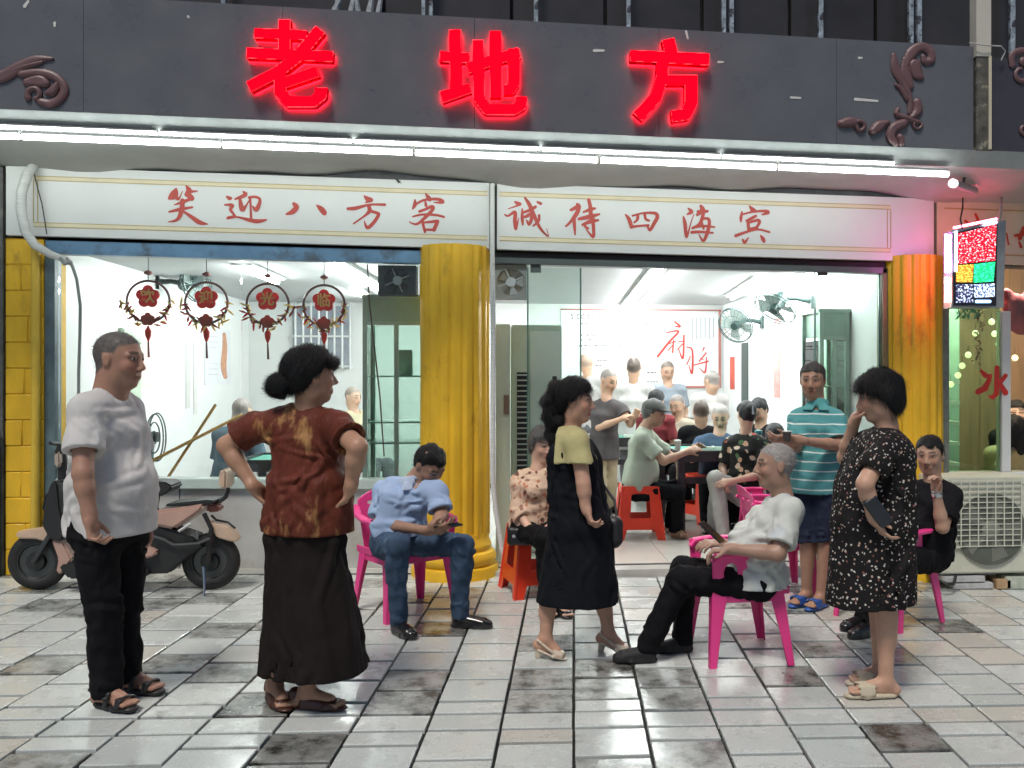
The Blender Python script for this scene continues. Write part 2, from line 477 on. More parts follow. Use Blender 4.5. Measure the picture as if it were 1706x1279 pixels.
    if emit is not None:
        b.inputs['Emission Color'].default_value = (*emit, 1); b.inputs['Emission Strength'].default_value = es
    MATS[name] = m; return m
def nodes(m): return m.node_tree.nodes, m.node_tree.links, m.node_tree.nodes['Principled BSDF']
def glass_mat(name, tint=(0.9, 1.0, 0.96), refl=0.12, rough=0.02):
    """thin pane: mostly see-through with a Fresnel reflection"""
    m = bpy.data.materials.new(name); m.use_nodes = True; nt = m.node_tree; N = nt.nodes; L = nt.links; N.clear()
    o = N.new('ShaderNodeOutputMaterial'); t = N.new('ShaderNodeBsdfTransparent'); t.inputs[0].default_value = (*tint, 1)
    g = N.new('ShaderNodeBsdfGlossy'); g.inputs['Roughness'].default_value = rough
    f = N.new('ShaderNodeFresnel'); f.inputs[0].default_value = 1.5; mx = N.new('ShaderNodeMixShader')
    ml = N.new('ShaderNodeMath'); ml.operation = 'MULTIPLY'; ml.inputs[1].default_value = refl / 0.04 * 0.5
    cl = N.new('ShaderNodeClamp')
    L.new(f.outputs[0], ml.inputs[0]); L.new(ml.outputs[0], cl.inputs[0]); L.new(cl.outputs[0], mx.inputs[0]); L.new(t.outputs[0], mx.inputs[1]); L.new(g.outputs[0], mx.inputs[2]); L.new(mx.outputs[0], o.inputs[0])
    MATS[name] = m; return m
def emit_mat(name, col, s):
    return M(name, col=(0.9, 0.9, 0.9), var=0, emit=col, es=s)

def translucent(m, fac, col):
    """lets light from behind glow through thin coloured plastic or paper"""
    nt = m.node_tree; N = nt.nodes; L = nt.links; b = N['Principled BSDF']; o = N['Material Output']
    t = N.new('ShaderNodeBsdfTranslucent'); t.inputs[0].default_value = (*col, 1); mx = N.new('ShaderNodeMixShader'); mx.inputs[0].default_value = fac
    L.new(b.outputs[0], mx.inputs[1]); L.new(t.outputs[0], mx.inputs[2]); L.new(mx.outputs[0], o.inputs[0]); return m
# ================================================================== the setting
FY = 6.94                                  # plane of the shop fronts
CEIL = 2.46; FLOORZ = 0.045; BACKY = 12.3
def zl(z0, x, s=0.0150): return z0 - s * x  # levels of the front fall with the street
def sbox(mb, x0, x1, y0, y1, z0, z1, s=0.0150):
    """box whose top and bottom follow the fall of the front"""
    b = [(x0, y0, zl(z0, x0, s)), (x1, y0, zl(z0, x1, s)), (x1, y1, zl(z0, x1, s)), (x0, y1, zl(z0, x0, s))]
    t = [(x0, y0, zl(z1, x0, s)), (x1, y0, zl(z1, x1, s)), (x1, y1, zl(z1, x1, s)), (x0, y1, zl(z1, x0, s))]
    return mb.hexa(b, t)

# ---------------------------------------------------------------- ground and paving
mg = M('joint_earth', (0.010, 0.010, 0.009), 0.75, var=0.3, vs=9, bump=0.4, bs=60)
g = MB(); g.add([(-60, -40, gz(-60) - 0.022), (60, -40, gz(60) - 0.022), (60, 40, gz(60) - 0.022), (-60, 40, gz(-60) - 0.022)], [(0, 1, 2, 3)])
ground = tag(g.build('ground', mg), kind='structure')

def tile_mat(name, c1, c2, rough, dirt, dlo, dhi, bump):
    m = M(name, c1, rough, var=0, spec=0.55); N, L, b = nodes(m)
    tc = N.new('ShaderNodeTexCoord'); oi = N.new('ShaderNodeObjectInfo')
    ad = N.new('ShaderNodeVectorMath'); ad.operation = 'ADD'
    ml = N.new('ShaderNodeVectorMath'); ml.operation = 'SCALE'; ml.inputs['Scale'].default_value = 1.0
    L.new(oi.outputs['Location'], ml.inputs[0]); L.new(tc.outputs['Object'], ad.inputs[0]); L.new(ml.outputs[0], ad.inputs[1])
    n1 = N.new('ShaderNodeTexNoise'); n1.inputs['Scale'].default_value = 2.6; n1.inputs['Detail'].default_value = 9; n1.inputs['Roughness'].default_value = 0.66
    n2 = N.new('ShaderNodeTexNoise'); n2.inputs['Scale'].default_value = 140; n2.inputs['Detail'].default_value = 3
    n3 = N.new('ShaderNodeTexNoise'); n3.inputs['Scale'].default_value = 7; n3.inputs['Detail'].default_value = 8; n3.inputs['Roughness'].default_value = 0.7
    for n in (n1, n2, n3): L.new(ad.outputs[0], n.inputs['Vector'])
    mx = N.new('ShaderNodeMix'); mx.data_type = 'RGBA'; mx.inputs[6].default_value = (*c1, 1); mx.inputs[7].default_value = (*c2, 1)
    L.new(oi.outputs['Random'], mx.inputs[0])
    r1 = N.new('ShaderNodeMapRange'); r1.inputs[1].default_value = dlo; r1.inputs[2].default_value = dhi; L.new(n3.outputs[0], r1.inputs[0])
    m2 = N.new('ShaderNodeMix'); m2.data_type = 'RGBA'; m2.inputs[7].default_value = (*dirt, 1); L.new(r1.outputs[0], m2.inputs[0]); L.new(mx.outputs[2], m2.inputs[6])
    sp = N.new('ShaderNodeMapRange'); sp.inputs[1].default_value = 0.3; sp.inputs[2].default_value = 0.7; sp.inputs[3].default_value = 0.86; sp.inputs[4].default_value = 1.12; L.new(n2.outputs[0], sp.inputs[0])
    m3 = N.new('ShaderNodeMix'); m3.data_type = 'RGBA'; m3.blend_type = 'MULTIPLY'; m3.inputs[0].default_value = 1; L.new(m2.outputs[2], m3.inputs[6]); L.new(sp.outputs[0], m3.inputs[7])
    L.new(m3.outputs[2], b.inputs['Base Color'])
    rr = N.new('ShaderNodeMapRange'); rr.inputs[1].default_value = 0.36; rr.inputs[2].default_value = 0.62; rr.inputs[3].default_value = max(rough - 0.16, 0.05); rr.inputs[4].default_value = rough + 0.16
    L.new(n1.outputs[0], rr.inputs[0]); L.new(rr.outputs[0], b.inputs['Roughness'])
    bp = N.new('ShaderNodeBump'); bp.inputs['Strength'].default_value = bump; bp.inputs['Distance'].default_value = 0.006
    L.new(n3.outputs[0], bp.inputs['Height']); L.new(bp.outputs[0], b.inputs['Normal'])
    return m
T_LIGHT = tile_mat('paving_grey', (0.54, 0.57, 0.55), (0.45, 0.48, 0.465), 0.22, (0.18, 0.185, 0.17), 0.58, 0.78, 0.14)
T_PALE = tile_mat('paving_cream', (0.52, 0.51, 0.46), (0.44, 0.43, 0.39), 0.26, (0.20, 0.19, 0.16), 0.60, 0.78, 0.14)
T_ROUGH = tile_mat('paving_worn', (0.40, 0.42, 0.40), (0.33, 0.35, 0.34), 0.22, (0.085, 0.088, 0.08), 0.44, 0.64, 0.45)
T_DARK = tile_mat('paving_dark_wet', (0.20, 0.205, 0.195), (0.25, 0.255, 0.24), 0.18, (0.035, 0.035, 0.032), 0.42, 0.60, 0.5)

TW = 0.3155; SK = 0.078; GAP = 0.013
def tile_mesh(L, mat):
    me_key = 'tile_%d_%s' % (round(L * 1000), mat.name)
    if me_key in bpy.data.meshes: return bpy.data.meshes[me_key]
    w = TW - GAP; l = L - GAP * 2.3; h = 0.024; e = 0.004
    def ring(ins, z): return [(x + SK * y, y, z) for (x, y) in ((-w / 2 + ins, -l / 2 + ins), (w / 2 - ins, -l / 2 + ins), (w / 2 - ins, l / 2 - ins), (-w / 2 + ins, l / 2 - ins))]
    v = ring(0, -h) + ring(0, -e) + ring(e * 0.45, -e * 0.3) + ring(e, 0)
    f = [(12, 13, 14, 15)]
    for k in range(3):
        for i in range(4):
            j = (i + 1) % 4; f.append((4 * k + i, 4 * k + j, 4 * k + 4 + j, 4 * k + 4 + i))
    me = bpy.data.meshes.new(me_key); me.from_pydata(v, [], f); me.update(); me.materials.append(mat)
    return me
YB0, YB1, TL = 3.915, 4.105, 0.302
pav = bpy.data.objects.new('pavement', None); COL.objects.link(pav); tag(pav, kind='structure')
rgt = random.Random(11)
spots = []
c0 = 0.276 - 3.515 * SK - TW * 0.5 + TW             # a column joint runs through the measured line
for c in range(-26, 27):
    xc0 = 0.276 - 3.515 * SK + (c + 0.5) * TW
    par = c % 2
    y = YB1; k = 0
    first = True
    while y < 6.95:
        L = TL / 2 if (first and par == 0) else TL
        if y + L > 6.98: L = TL / 2
        spots.append((c, xc0, y + L / 2, L)); y += L; first = False
    spots.append((c, xc0, (YB0 + YB1) / 2, YB1 - YB0))
    y = YB0; first = True
    while y > -1.0:
        L = TL / 2 if (first and par == 1) else TL
        spots.append((c, xc0, y - L / 2, L)); y -= L; first = False
DARK_AT = [(1485, 1212, 'd'), (1330, 1140, 'd'), (900, 1147, 'r'), (520, 1238, 'd'), (330, 1135, 'r'), (330, 1105, 'r'), (60, 1120, 'r'), (130, 1000, 'r'), (275, 1000, 'r'), (1560, 1050, 'd'), (1500, 1095, 'r'), (985, 1145, 'r'), (1110, 1135, 'r'), (905, 1065, 'r'), (1060, 1270, 'r'), (60, 975, 'r'), (180, 975, 'r')]
dark = {}
for (px, py, kd) in DARK_AT:
    p = onG(px, py); best = min(spots, key=lambda s: (s[1] + SK * s[2] - p.x) ** 2 + (s[2] - p.y) ** 2); dark[best] = kd
inframe = []; rest = []
for s in spots:
    x = s[1] + SK * s[2]; yy = s[2]
    d = x * ST + yy * CT; u = (PPX + FPX * (x * CT - yy * ST) / d) if d > 0.5 else -9e3; vpx = PPY + FPX * (CAMH - gz(x)) / d if d > 0.5 else 9e3
    if -70 < u < 1776 and vpx < 1310: inframe.append((s, x, yy))
    else: rest.append((s, x, yy))
rot_slope = math.atan(SLOPE)
for (s, x, yy) in inframe:
    kd = dark.get(s)
    if kd == 'd': mt = T_DARK
    elif kd == 'r': mt = T_ROUGH
    else:
        q = rgt.random(); right = max(0, min(1, (x - 0.8) / 2))
        back = max(0, min(1, (yy - 5.2) / 1.2)) * (1.0 if x < -0.6 else 0.4)
        mt = T_PALE if q < 0.08 + 0.25 * right else (T_DARK if q > 0.992 else (T_ROUGH if q > 0.945 - 0.32 * back else T_LIGHT))
    o = bpy.data.objects.new('paving_tile', tile_mesh(s[3], mt)); link(o, pav)
    o.location = (x + rgt.uniform(-.0015, .0015), yy, gz(x) + rgt.uniform(-0.0025, 0.0015))
    o.rotation_euler = (rgt.uniform(-.006, .006), rot_slope + rgt.uniform(-.006, .006), rgt.uniform(-.004, .004))
rm = MB()
for (s, x, yy) in rest:
    w = TW - GAP; l = s[3] - GAP
    b = [(x + SK * q + p, yy + q, gz(x + p) - 0.024) for (p, q) in ((-w / 2, -l / 2), (w / 2, -l / 2), (w / 2, l / 2), (-w / 2, l / 2))]
    rm.hexa(b, [(v[0], v[1], v[2] + 0.024) for v in b])
ro = rm.build('paving_beyond_view', T_LIGHT, pav); tag(ro, kind='stuff')

# ---------------------------------------------------------------- the shop building
wallw = M('shop_white_wall', (0.72, 0.74, 0.73), 0.6, var=0.04, vs=3, bump=0.05, bs=60)
ceilm = M('shop_ceiling', (0.56, 0.57, 0.58), 0.7, var=0.03, vs=2)
floorm = M('shop_floor_tile', (0.52, 0.51, 0.47), 0.22, var=0.06, vs=3, spec=0.5)
concm = M('dark_render', (0.10, 0.10, 0.105), 0.8, var=0.25, vs=5, bump=0.3, bs=40, dirt=(0.05, 0.05, 0.05), dirt_s=4)
shop = thing('shop_building', 'shop building with two open lit bays, yellow columns and a dark upper storey', 'building', (0, FY, 0))
SO = (0, FY, 0)
mb = MB(); mb.box((-3.42, FY + 0.02, -0.3), (-3.30, BACKY + 0.1, 3.4)); mb.build('side_wall', wallw, shop, origin=SO)
mb = MB(); mb.box((3.03, FY + 0.20, -0.3), (3.15, BACKY + 0.1, 3.4)); mb.build('side_wall', wallw, shop, origin=SO)
mb = MB(); mb.box((-3.30, BACKY, -0.3), (3.03, BACKY + 0.12, 3.4)); mb.build('back_wall', wallw, shop, origin=SO)
mb = MB(); mb.box((-3.30, FY + 0.1, CEIL), (3.03, BACKY, CEIL + 0.12)); mb.build('ceiling', ceilm, shop, origin=SO)
flo = MB(); flo.box((-3.30, FY + 0.06, -0.25), (3.03, BACKY, FLOORZ - 0.006)); fl_o = flo.build('floor_bed', mg, shop, origin=SO)
# floor tiles inside the door bay, laid singly
fgm = []
for i in range(-3, 4):
    for j in range(6):
        x0 = 0.9 + i * 0.8 - 0.4; y0 = FY + 0.08 + j * 0.8
        x1 = min(x0 + 0.797, 3.02); y1 = min(y0 + 0.797, BACKY - 0.01)
        if x1 - x0 < 0.1: continue
        t = MB(); t.box((x0, y0, FLOORZ - 0.006), (x1, y1, FLOORZ)); o = t.build('floor_tile', floorm, shop, origin=SO)
thr = MB(); thr.box((-0.05, FY - 0.10, -0.12), (3.0, FY + 0.079, FLOORZ - 0.01)); thr.build('door_threshold', M('threshold_stone', (0.40, 0.40, 0.38), 0.35, var=0.12, vs=5), shop, origin=SO)
# upper storey: dark recessed openings, posts
dkm = M('upper_dark_panel', (0.035, 0.032, 0.034), 0.35, var=0.25, vs=3)
for (a, b) in ((-6.5, -0.93), (-0.90, 0.06), (0.09, 0.80), (0.83, 1.58), (1.61, 2.30), (2.33, 3.02), (3.05, 6.5)):
    mb = MB(); mb.box((a, FY + 0.25, 3.0), (b, FY + 0.32, 5.2)); mb.build('upper_panel', dkm, shop, origin=SO)
mb = MB(); mb.box((-6.5, FY + 0.34, 3.42), (6.5, FY + 0.5, 7.5)); mb.build('upper_wall', concm, shop, origin=SO)
mb = MB(); mb.box((-6.5, FY + 0.05, 5.2), (6.5, FY + 0.34, 7.5)); mb.build('upper_wall', concm, shop, origin=SO)
# lintels behind the boards
mb = MB(); sbox(mb, -3.60, 6.5, FY, FY + 0.18, 2.44, 3.05); mb.build('lintel', concm, shop, origin=SO)
# yellow columns
yel = M('yellow_paint', (0.70, 0.42, 0.018), 0.5, var=0.14, vs=5, bump=0.12, bs=40, dirt=(0.16, 0.085, 0.015), dirt_s=3.6, dirt_lo=0.60, dirt_hi=0.82, stretch=(1, 1, 0.45), rvar=0.1)
def column(xc, yc, r, z0, z1):
    n = 168; prof = []
    V = []; Fc = []
    zs = [z0 + 0.30] + list(np.linspace(z0 + 0.34, z1, 12))
    rg = random.Random(int(xc * 100)); fl = 17
    dep = [rg.uniform(0.008, 0.024) for _ in range(fl)]; wd = [rg.uniform(0.2, 0.8) for _ in range(fl)]
    for z in zs:
        for k in range(n):
            a = 2 * math.pi * k / n; t = (a / (2 * math.pi) * fl); i = int(t) % fl; u = t % 1
            g = math.exp(-((u - 0.5) / (0.10 + 0.10 * wd[i])) ** 2) * dep[i] + 0.004 * math.sin(u * 6.28)
            wob = 0.003 * math.sin(z * 3 + a * 2)
            V.append((xc + (r - g + wob) * math.cos(a), yc + (r - g + wob) * math.sin(a), z))
    for i in range(len(zs) - 1):
        for k in range(n):
            a0 = i * n + k; a1 = i * n + (k + 1) % n; Fc.append((a0, a1, a1 + n, a0 + n))
    col = mesh_obj('column', V, Fc, yel, shop, True, SO)
    b = MB(); b.lathe([(r * 1.27, z0 - 0.08), (r * 1.27, z0 + 0.055), (r * 1.24, z0 + 0.075), (r * 1.13, z0 + 0.085), (r * 1.20, z0 + 0.11), (r * 1.21, z0 + 0.145), (r * 1.14, z0 + 0.178), (r * 1.03, z0 + 0.19), (r * 1.06, z0 + 0.215), (r * 1.05, z0 + 0.24), (r * 1.0, z0 + 0.26), (r * 0.985, z0 + 0.32)], (xc, yc, 0), 56)
    bo = b.build('column_base', yel, col, smooth=True, origin=SO)
    return col
column(-0.355, FY + 0.03, 0.258, gz(-0.35), 2.472)
column(3.245, FY + 0.03, 0.226, gz(3.2), 2.44)
# left pier of yellow painted blocks
pier = MB(); pier.box((-3.545, FY - 0.036, -0.1), (-3.287, FY + 0.3, 2.49)); po = pier.build('block_pier', M('pier_mortar', (0.54, 0.31, 0.012), 0.6, var=0.2), shop, origin=SO)
bh = 0.186; rg = random.Random(3)
for i in range(14):
    z0 = gz(-3.4) + i * bh
    cutx = -3.285 if i % 2 == 0 else -3.415 + rg.uniform(-.03, .03)
    for (xa, xb) in (((-3.55, cutx),) if cutx == -3.285 else ((-3.55, cutx), (cutx, -3.285))):
        b = MB(); b.box((xa + .0025, FY - 0.040 - rg.uniform(0, .004), z0 + .0025), (xb - .0025, FY - 0.030, min(z0 + bh - .0025, 2.485)))
        b.build('block', yel, po, origin=SO, bevel=0.006, seg=1)
pp = MB(); pp.tube([(-3.325, FY - 0.07, 2.44), (-3.322, FY - 0.075, 1.5), (-3.33, FY - 0.075, gz(-3.3))], 0.030, 12); pp.build('painted_pipe', M('yellow_pipe', (0.62, 0.42, 0.05), 0.4, var=0.1, vs=6), shop, smooth=True, origin=SO)
# left bay: blue beam, post, sill wall
blue = M('blue_grey_steel', (0.12, 0.24, 0.38), 0.4, var=0.2, vs=4, dirt=(0.07, 0.08, 0.09), dirt_s=6)
blk = M('black_gap', (0.012, 0.012, 0.014), 0.6, var=0.1)
mb = MB(); sbox(mb, -3.28, -0.60, FY - 0.03, FY + 0.07, 2.335, 2.432); mb.build('window_beam', blue, shop, origin=SO)
mb = MB(); sbox(mb, -3.28, -0.60, FY + 0.0, FY + 0.09, 2.434, 2.49); mb.build('beam_gap', blk, shop, origin=SO)
mb = MB(); mb.box((-3.283, FY - 0.03, gz(-3.2) - .05), (-3.215, FY + 0.07, 2.37)); mb.build('window_post', M('post_grey_blue', (0.10, 0.15, 0.17), 0.45, var=0.3, vs=8), shop, origin=SO)
sillm = M('sill_pale_green', (0.48, 0.58, 0.54), 0.3, var=0.08)
panm = M('sill_panel_frosted', (0.50, 0.51, 0.49), 0.35, var=0.10, vs=4, dirt=(0.36, 0.34, 0.30), dirt_s=2.5, dirt_lo=0.48, dirt_hi=0.72)
mb = MB(); sbox(mb, -3.21, -0.60, FY - 0.035, FY + 0.12, 0.64, 0.715); mb.build('window_sill', sillm, shop, origin=SO, bevel=0.006)
for (a, b) in ((-3.21, -2.36), (-2.352, -1.50), (-1.492, -0.60)):
    mb = MB(); sbox(mb, a, b, FY, FY + 0.08, 0.05, 0.64); mb.build('sill_panel', panm, shop, origin=SO, bevel=0.003, seg=1)
mb = MB(); sbox(mb, -3.21, -0.60, FY - 0.02, FY + 0.10, 0.015, 0.05); mb.build('sill_rail', M('pale_rail', (0.60, 0.60, 0.56), 0.4), shop, origin=SO)
mb = MB(); sbox(mb, -3.21, -0.60, FY - 0.01, FY + 0.10, -0.10, 0.012); mb.build('plinth', M('plinth', (0.09, 0.085, 0.07), 0.8, var=0.4, vs=12, bump=0.5), shop, origin=SO)
gls = glass_mat('window_glass', (0.97, 0.99, 0.985), 0.06)
for (a, b) in ((-3.21, -1.93), (-1.92, -0.61)):
    mb = MB(); sbox(mb, a, b, FY + 0.02, FY + 0.028, 0.716, 2.334); mb.build('window_pane', gls, shop, origin=SO)
# door bay head rail
railm = M('door_rail', (0.10, 0.12, 0.115), 0.35, metal=0.3, var=0.1)
mb = MB(); sbox(mb, -0.09, 3.02, FY + 0.0, FY + 0.09, 2.40, 2.452); mb.build('door_head_gap', blk, shop, origin=SO)
mb = MB(); sbox(mb, -0.09, 3.02, FY - 0.02, FY + 0.10, 2.352, 2.398); mb.build('door_rail', railm, shop, origin=SO, bevel=0.004)
mb = MB(); mb.box((2.985, FY - 0.02, -0.1), (3.03, FY + 0.10, 2.35)); mb.build('door_post', M('door_post_olive', (0.16, 0.15, 0.07), 0.5, var=0.2), shop, origin=SO)
# sliding glass doors
dgl = glass_mat('door_glass', (0.90, 0.965, 0.94), 0.12)
def glass_door(name, label, x0, x1, y, edge_dark):
    t = thing(name, label, 'glass door', ((x0 + x1) / 2, y, FLOORZ))
    O = t.location[:]
    mb = MB(); mb.box((x0, y - 0.005, FLOORZ + 0.01), (x1, y + 0.005, 2.33)); mb.build('pane', dgl, t, origin=O)
    em = M('glass_edge', (0.10, 0.20, 0.17), 0.2)
    for xe in (x0, x1):
        mb = MB(); mb.box((xe - 0.006, y - 0.007, FLOORZ + 0.01), (xe + 0.006, y + 0.007, 2.33)); mb.build('glass_edge_strip', em, t, origin=O)
    mb = MB(); mb.box((x0 + .02, y - .012, 2.29), (x0 + .10, y + .012, 2.35)); mb.build('hanger', railm, t, origin=O)
    return t, O
d1, O1 = glass_door('sliding_glass_door', 'frameless glass door with dark bar handle, left of the open doorway', 0.195, 0.60, FY + 0.03, True)
chrome = M('chrome', (0.55, 0.56, 0.56), 0.18, metal=1.0, var=0.05)
hnd = M('handle_dark', (0.05, 0.055, 0.06), 0.3, metal=0.6)
for yy in (-0.05, 0.05):
    mb = MB(); mb.box((0.385, FY + 0.03 + yy - .012, 0.97), (0.415, FY + 0.03 + yy + .012, 1.50)); mb.build('bar_handle', hnd, d1, origin=O1, bevel=0.004)
for zz in (1.06, 1.40):
    mb = MB(); mb.tube([(0.40, FY - 0.03, zz), (0.40, FY + 0.09, zz)], 0.008, 8); mb.build('handle_bolt', chrome, d1, origin=O1)
d2, O2 = glass_door('sliding_glass_door', 'frameless glass door at the right end of the doorway, before the green cabinet', 2.45, 2.975, FY + 0.03, True)

# ---------------------------------------------------------------- neighbours
nb = thing('left_neighbour_building', 'dark weathered pier of the neighbouring building at the far left edge', 'building', (-4.5, FY, 0))
NO = nb.location[:]
stm = M('pier_stone_dark', (0.085, 0.088, 0.085), 0.7, var=0.35, vs=7, bump=0.5, bs=30, dirt=(0.20, 0.20, 0.19), dirt_s=5, dirt_lo=0.55, dirt_hi=0.75)
mb = MB(); mb.box((-6.5, FY - 0.06, -0.1), (-3.555, FY + 0.4, 3.0)); mb.build('wall', stm, nb, origin=NO)
mb = MB(); mb.box((-6.5, FY - 0.12, 1.02), (-3.56, FY - 0.061, 1.12)); mb.build('pier_band', stm, nb, origin=NO, bevel=0.02)
mb = MB(); mb.box((-6.5, FY - 0.10, -0.1), (-3.565, FY - 0.061, 1.0)); mb.build('pier_plinth', stm, nb, origin=NO, bevel=0.015)
rb = thing('right_neighbour_building', 'neighbouring shop at the right edge with a white framed window', 'building', (4.8, FY, 0))
RO = rb.location[:]
whf = M('white_window_frame', (0.70, 0.72, 0.70), 0.35, var=0.04)
mb = MB(); mb.box((3.47, FY + 0.01, gz(4) - 0.1), (6.5, FY + 0.14, 0.66)); mb.build('low_wall', M('low_wall_pale', (0.50, 0.52, 0.46), 0.6, var=0.12), rb, origin=RO)
mb = MB(); mb.box((3.47, FY, 0.662), (6.5, FY + 0.16, 0.73)); mb.build('window_sill', whf, rb, origin=RO, bevel=0.006)
for (a, b) in ((3.47, 3.545), (3.985, 4.06), (5.2, 5.27), (6.43, 6.5)):
    mb = MB(); mb.box((a, FY + 0.01, 0.732), (b, FY + 0.10, 2.02 if a > 3.9 else 2.40)); mb.build('window_mullion', whf if a > 3.6 else M('grey_green_post', (0.20, 0.22, 0.20), 0.5, var=0.3, vs=12), rb, origin=RO, bevel=0.004)
mb = MB(); mb.box((3.545, FY + 0.04, 0.735), (3.985, FY + 0.048, 2.38)); mb.build('window_pane', glass_mat('green_pane', (0.62, 0.85, 0.76), 0.08), rb, origin=RO)
for (a, b) in ((4.06, 5.2), (5.27, 6.43)):
    mb = MB(); mb.box((a, FY + 0.04, 0.735), (b, FY + 0.048, 2.38)); mb.build('window_pane', gls, rb, origin=RO)
wood = M('neighbour_wood', (0.30, 0.19, 0.11), 0.5, var=0.25, vs=4, stretch=(6, 6, 0.4))
for k in range(12):
    x = 3.5 + k * 0.25
    mb = MB(); mb.box((x + .003, FY + 1.75, 0.0), (x + .247, FY + 1.78 + 0.006 * (k % 2), 2.7)); mb.build('wood_panel', wood, rb, origin=RO)
mb = MB(); mb.box((3.47, FY + 1.8, -0.2), (6.5, FY + 1.9, 3.0)); mb.build('back_wall', concm, rb, origin=RO)
mb = MB(); mb.box((3.16, FY + 0.15, 2.7), (6.5, FY + 1.8, 2.8)); mb.build('ceiling', M('nb_ceiling', (0.5, 0.42, 0.3), 0.7), rb, origin=RO)
mb = MB(); mb.box((3.16, FY + 0.15, -0.2), (6.5, FY + 1.8, -0.05)); mb.build('floor', wood, rb, origin=RO)
mb = MB(); mb.box((6.5, FY, -0.2), (6.6, FY + 1.9, 3.0)); mb.build('side_wall', wood, rb, origin=RO)
lmp = thing('ceiling_lamp', 'warm round ceiling lamp inside the neighbouring shop', 'lamp', (4.35, FY + 0.45, 2.62))
mb = MB(); mb.lathe([(0.02, 0.0), (0.16, 0.01), (0.17, 0.04), (0.10, 0.075)], (0, 0, 0), 24); mb.build('lamp_shade', emit_mat('warm_lamp', (1.0, 0.82, 0.60), 110.0), lmp, smooth=True)
# ================================================================== canopy, signs and lights
SY = 6.0                                    # face of the fascia sign
fasm = M('fascia_grey_panel', (0.110, 0.116, 0.130), 0.32, var=0.10, vs=2, bump=0.05, bs=30, rvar=0.08)
lipm = M('fascia_lip', (0.38, 0.41, 0.40), 0.45, var=0.15, vs=6)
sof = M('soffit_sheet', (0.40, 0.41, 0.39), 0.7, var=0.10, vs=2.5)
fas = thing('fascia_sign', 'long dark grey fascia sign with three glowing red characters', 'shop sign', (0, SY, 3.4))
FO = fas.location[:]
def zf(px0, py0, px1, py1, Y):
    a, b = onY(px0, py0, Y), onY(px1, py1, Y); s = (b.z - a.z) / (b.x - a.x)
    return lambda x: a.z + s * (x - a.x)
zb_ = zf(0, 181, 1610, 249, SY); zt_ = zf(280, 0, 1600, 76, SY); zlip = zf(0, 207, 1610, 272, SY)
XR = onY(1622, 100, SY).x
xs_ = [-6.5, -2.62, -1.40, -0.18, 1.04, 2.26, XR]
def quadbox(mb, x0, x1, y0, y1, fb, ft):
    return mb.hexa([(x0, y0, fb(x0)), (x1, y0, fb(x1)), (x1, y1, fb(x1)), (x0, y1, fb(x0))], [(x0, y0, ft(x0)), (x1, y0, ft(x1)), (x1, y1, ft(x1)), (x0, y1, ft(x0))])
for a, b in zip(xs_[:-1], xs_[1:]):
    mb = MB(); quadbox(mb, a + .0012, b - .0012, SY, SY + 0.12, zb_, zt_); mb.build('fascia_panel', fasm, fas, origin=FO)
mb = MB(); mb.hexa([(-6.5, SY + 0.06, zlip(-6.5) - .01), (6.5, SY + 0.06, zlip(6.5) - .01), (6.5, SY + 0.14, zlip(6.5) - .01), (-6.5, SY + 0.14, zlip(-6.5) - .01)], [(-6.5, SY - 0.014, zb_(-6.5) - .002), (6.5, SY - 0.014, zb_(6.5) - .002), (6.5, SY + 0.14, zb_(6.5) - .002), (-6.5, SY + 0.14, zb_(-6.5) - .002)]); mb.build('fascia_lip', lipm, fas, origin=FO, bevel=0.004)
# a few paint scratches on the panels
scr = M('scratch_white', (0.6, 0.6, 0.58), 0.6)
for (x0, y0, x1, y1, w) in ((1425, 165, 1462, 168, 5), (1318, 162, 1334, 163, 4), (990, 84, 1006, 84, 5), (1143, 52, 1146, 64, 4), (1197, 103, 1205, 103, 4), (41, 10, 47, 2, 6), (91, 38, 91, 43, 5), (313, 27, 315, 29, 4), (1431, 96, 1436, 96, 4)):
    D, gx, gy = glyph_field([[(x0, y0, w), (x1, y1, w * .7)]], 1.2, pad=3)
    v, f = plate(D, gx, gy, lambda x, y: (onY(x, y, SY - 0.0025), onY(x, y, SY - 0.0005)))
    mesh_obj('paint_scratch', v, f, scr, fas, origin=FO)
# soffit: sagging sheet between lip and boards
nx, ny = 90, 8; V = []; Fc = []
for i in range(nx + 1):
    x = -6.5 + 13.0 * i / nx
    for j in range(ny + 1):
        t = j / ny; y = SY + 0.13 + (FY - SY - 0.16) * t
        zf0 = zlip(x) - 0.005; zf1 = 2.985 - 0.016 * x
        sag = (0.035 * math.sin(x * 1.9 + 0.6) + 0.022 * math.sin(x * 3.7 + 1.0) + 0.012 * math.sin(x * 8)) * t ** 1.5
        V.append((x, y, zf0 + (zf1 - zf0) * t - 0.006 - sag * 0.9 - 0.015 * t))
for i in range(nx):
    for j in range(ny):
        a = i * (ny + 1) + j; Fc.append((a, a + 1, a + ny + 2, a + ny + 1))
cano = thing('canopy', 'grey sagging canopy soffit running above the white slogan boards', 'canopy', (0, SY + .4, 3.0))
so = mesh_obj('soffit_sheet', V, Fc, sof, cano, True, cano.location[:])
mb = MB(); quadbox(mb, -6.5, 6.5, SY + 0.131, FY + 0.24, lambda x: 3.30 - .016 * x, lambda x: 3.34 - .016 * x); mb.build('canopy_roof', concm, cano, origin=cano.location[:])

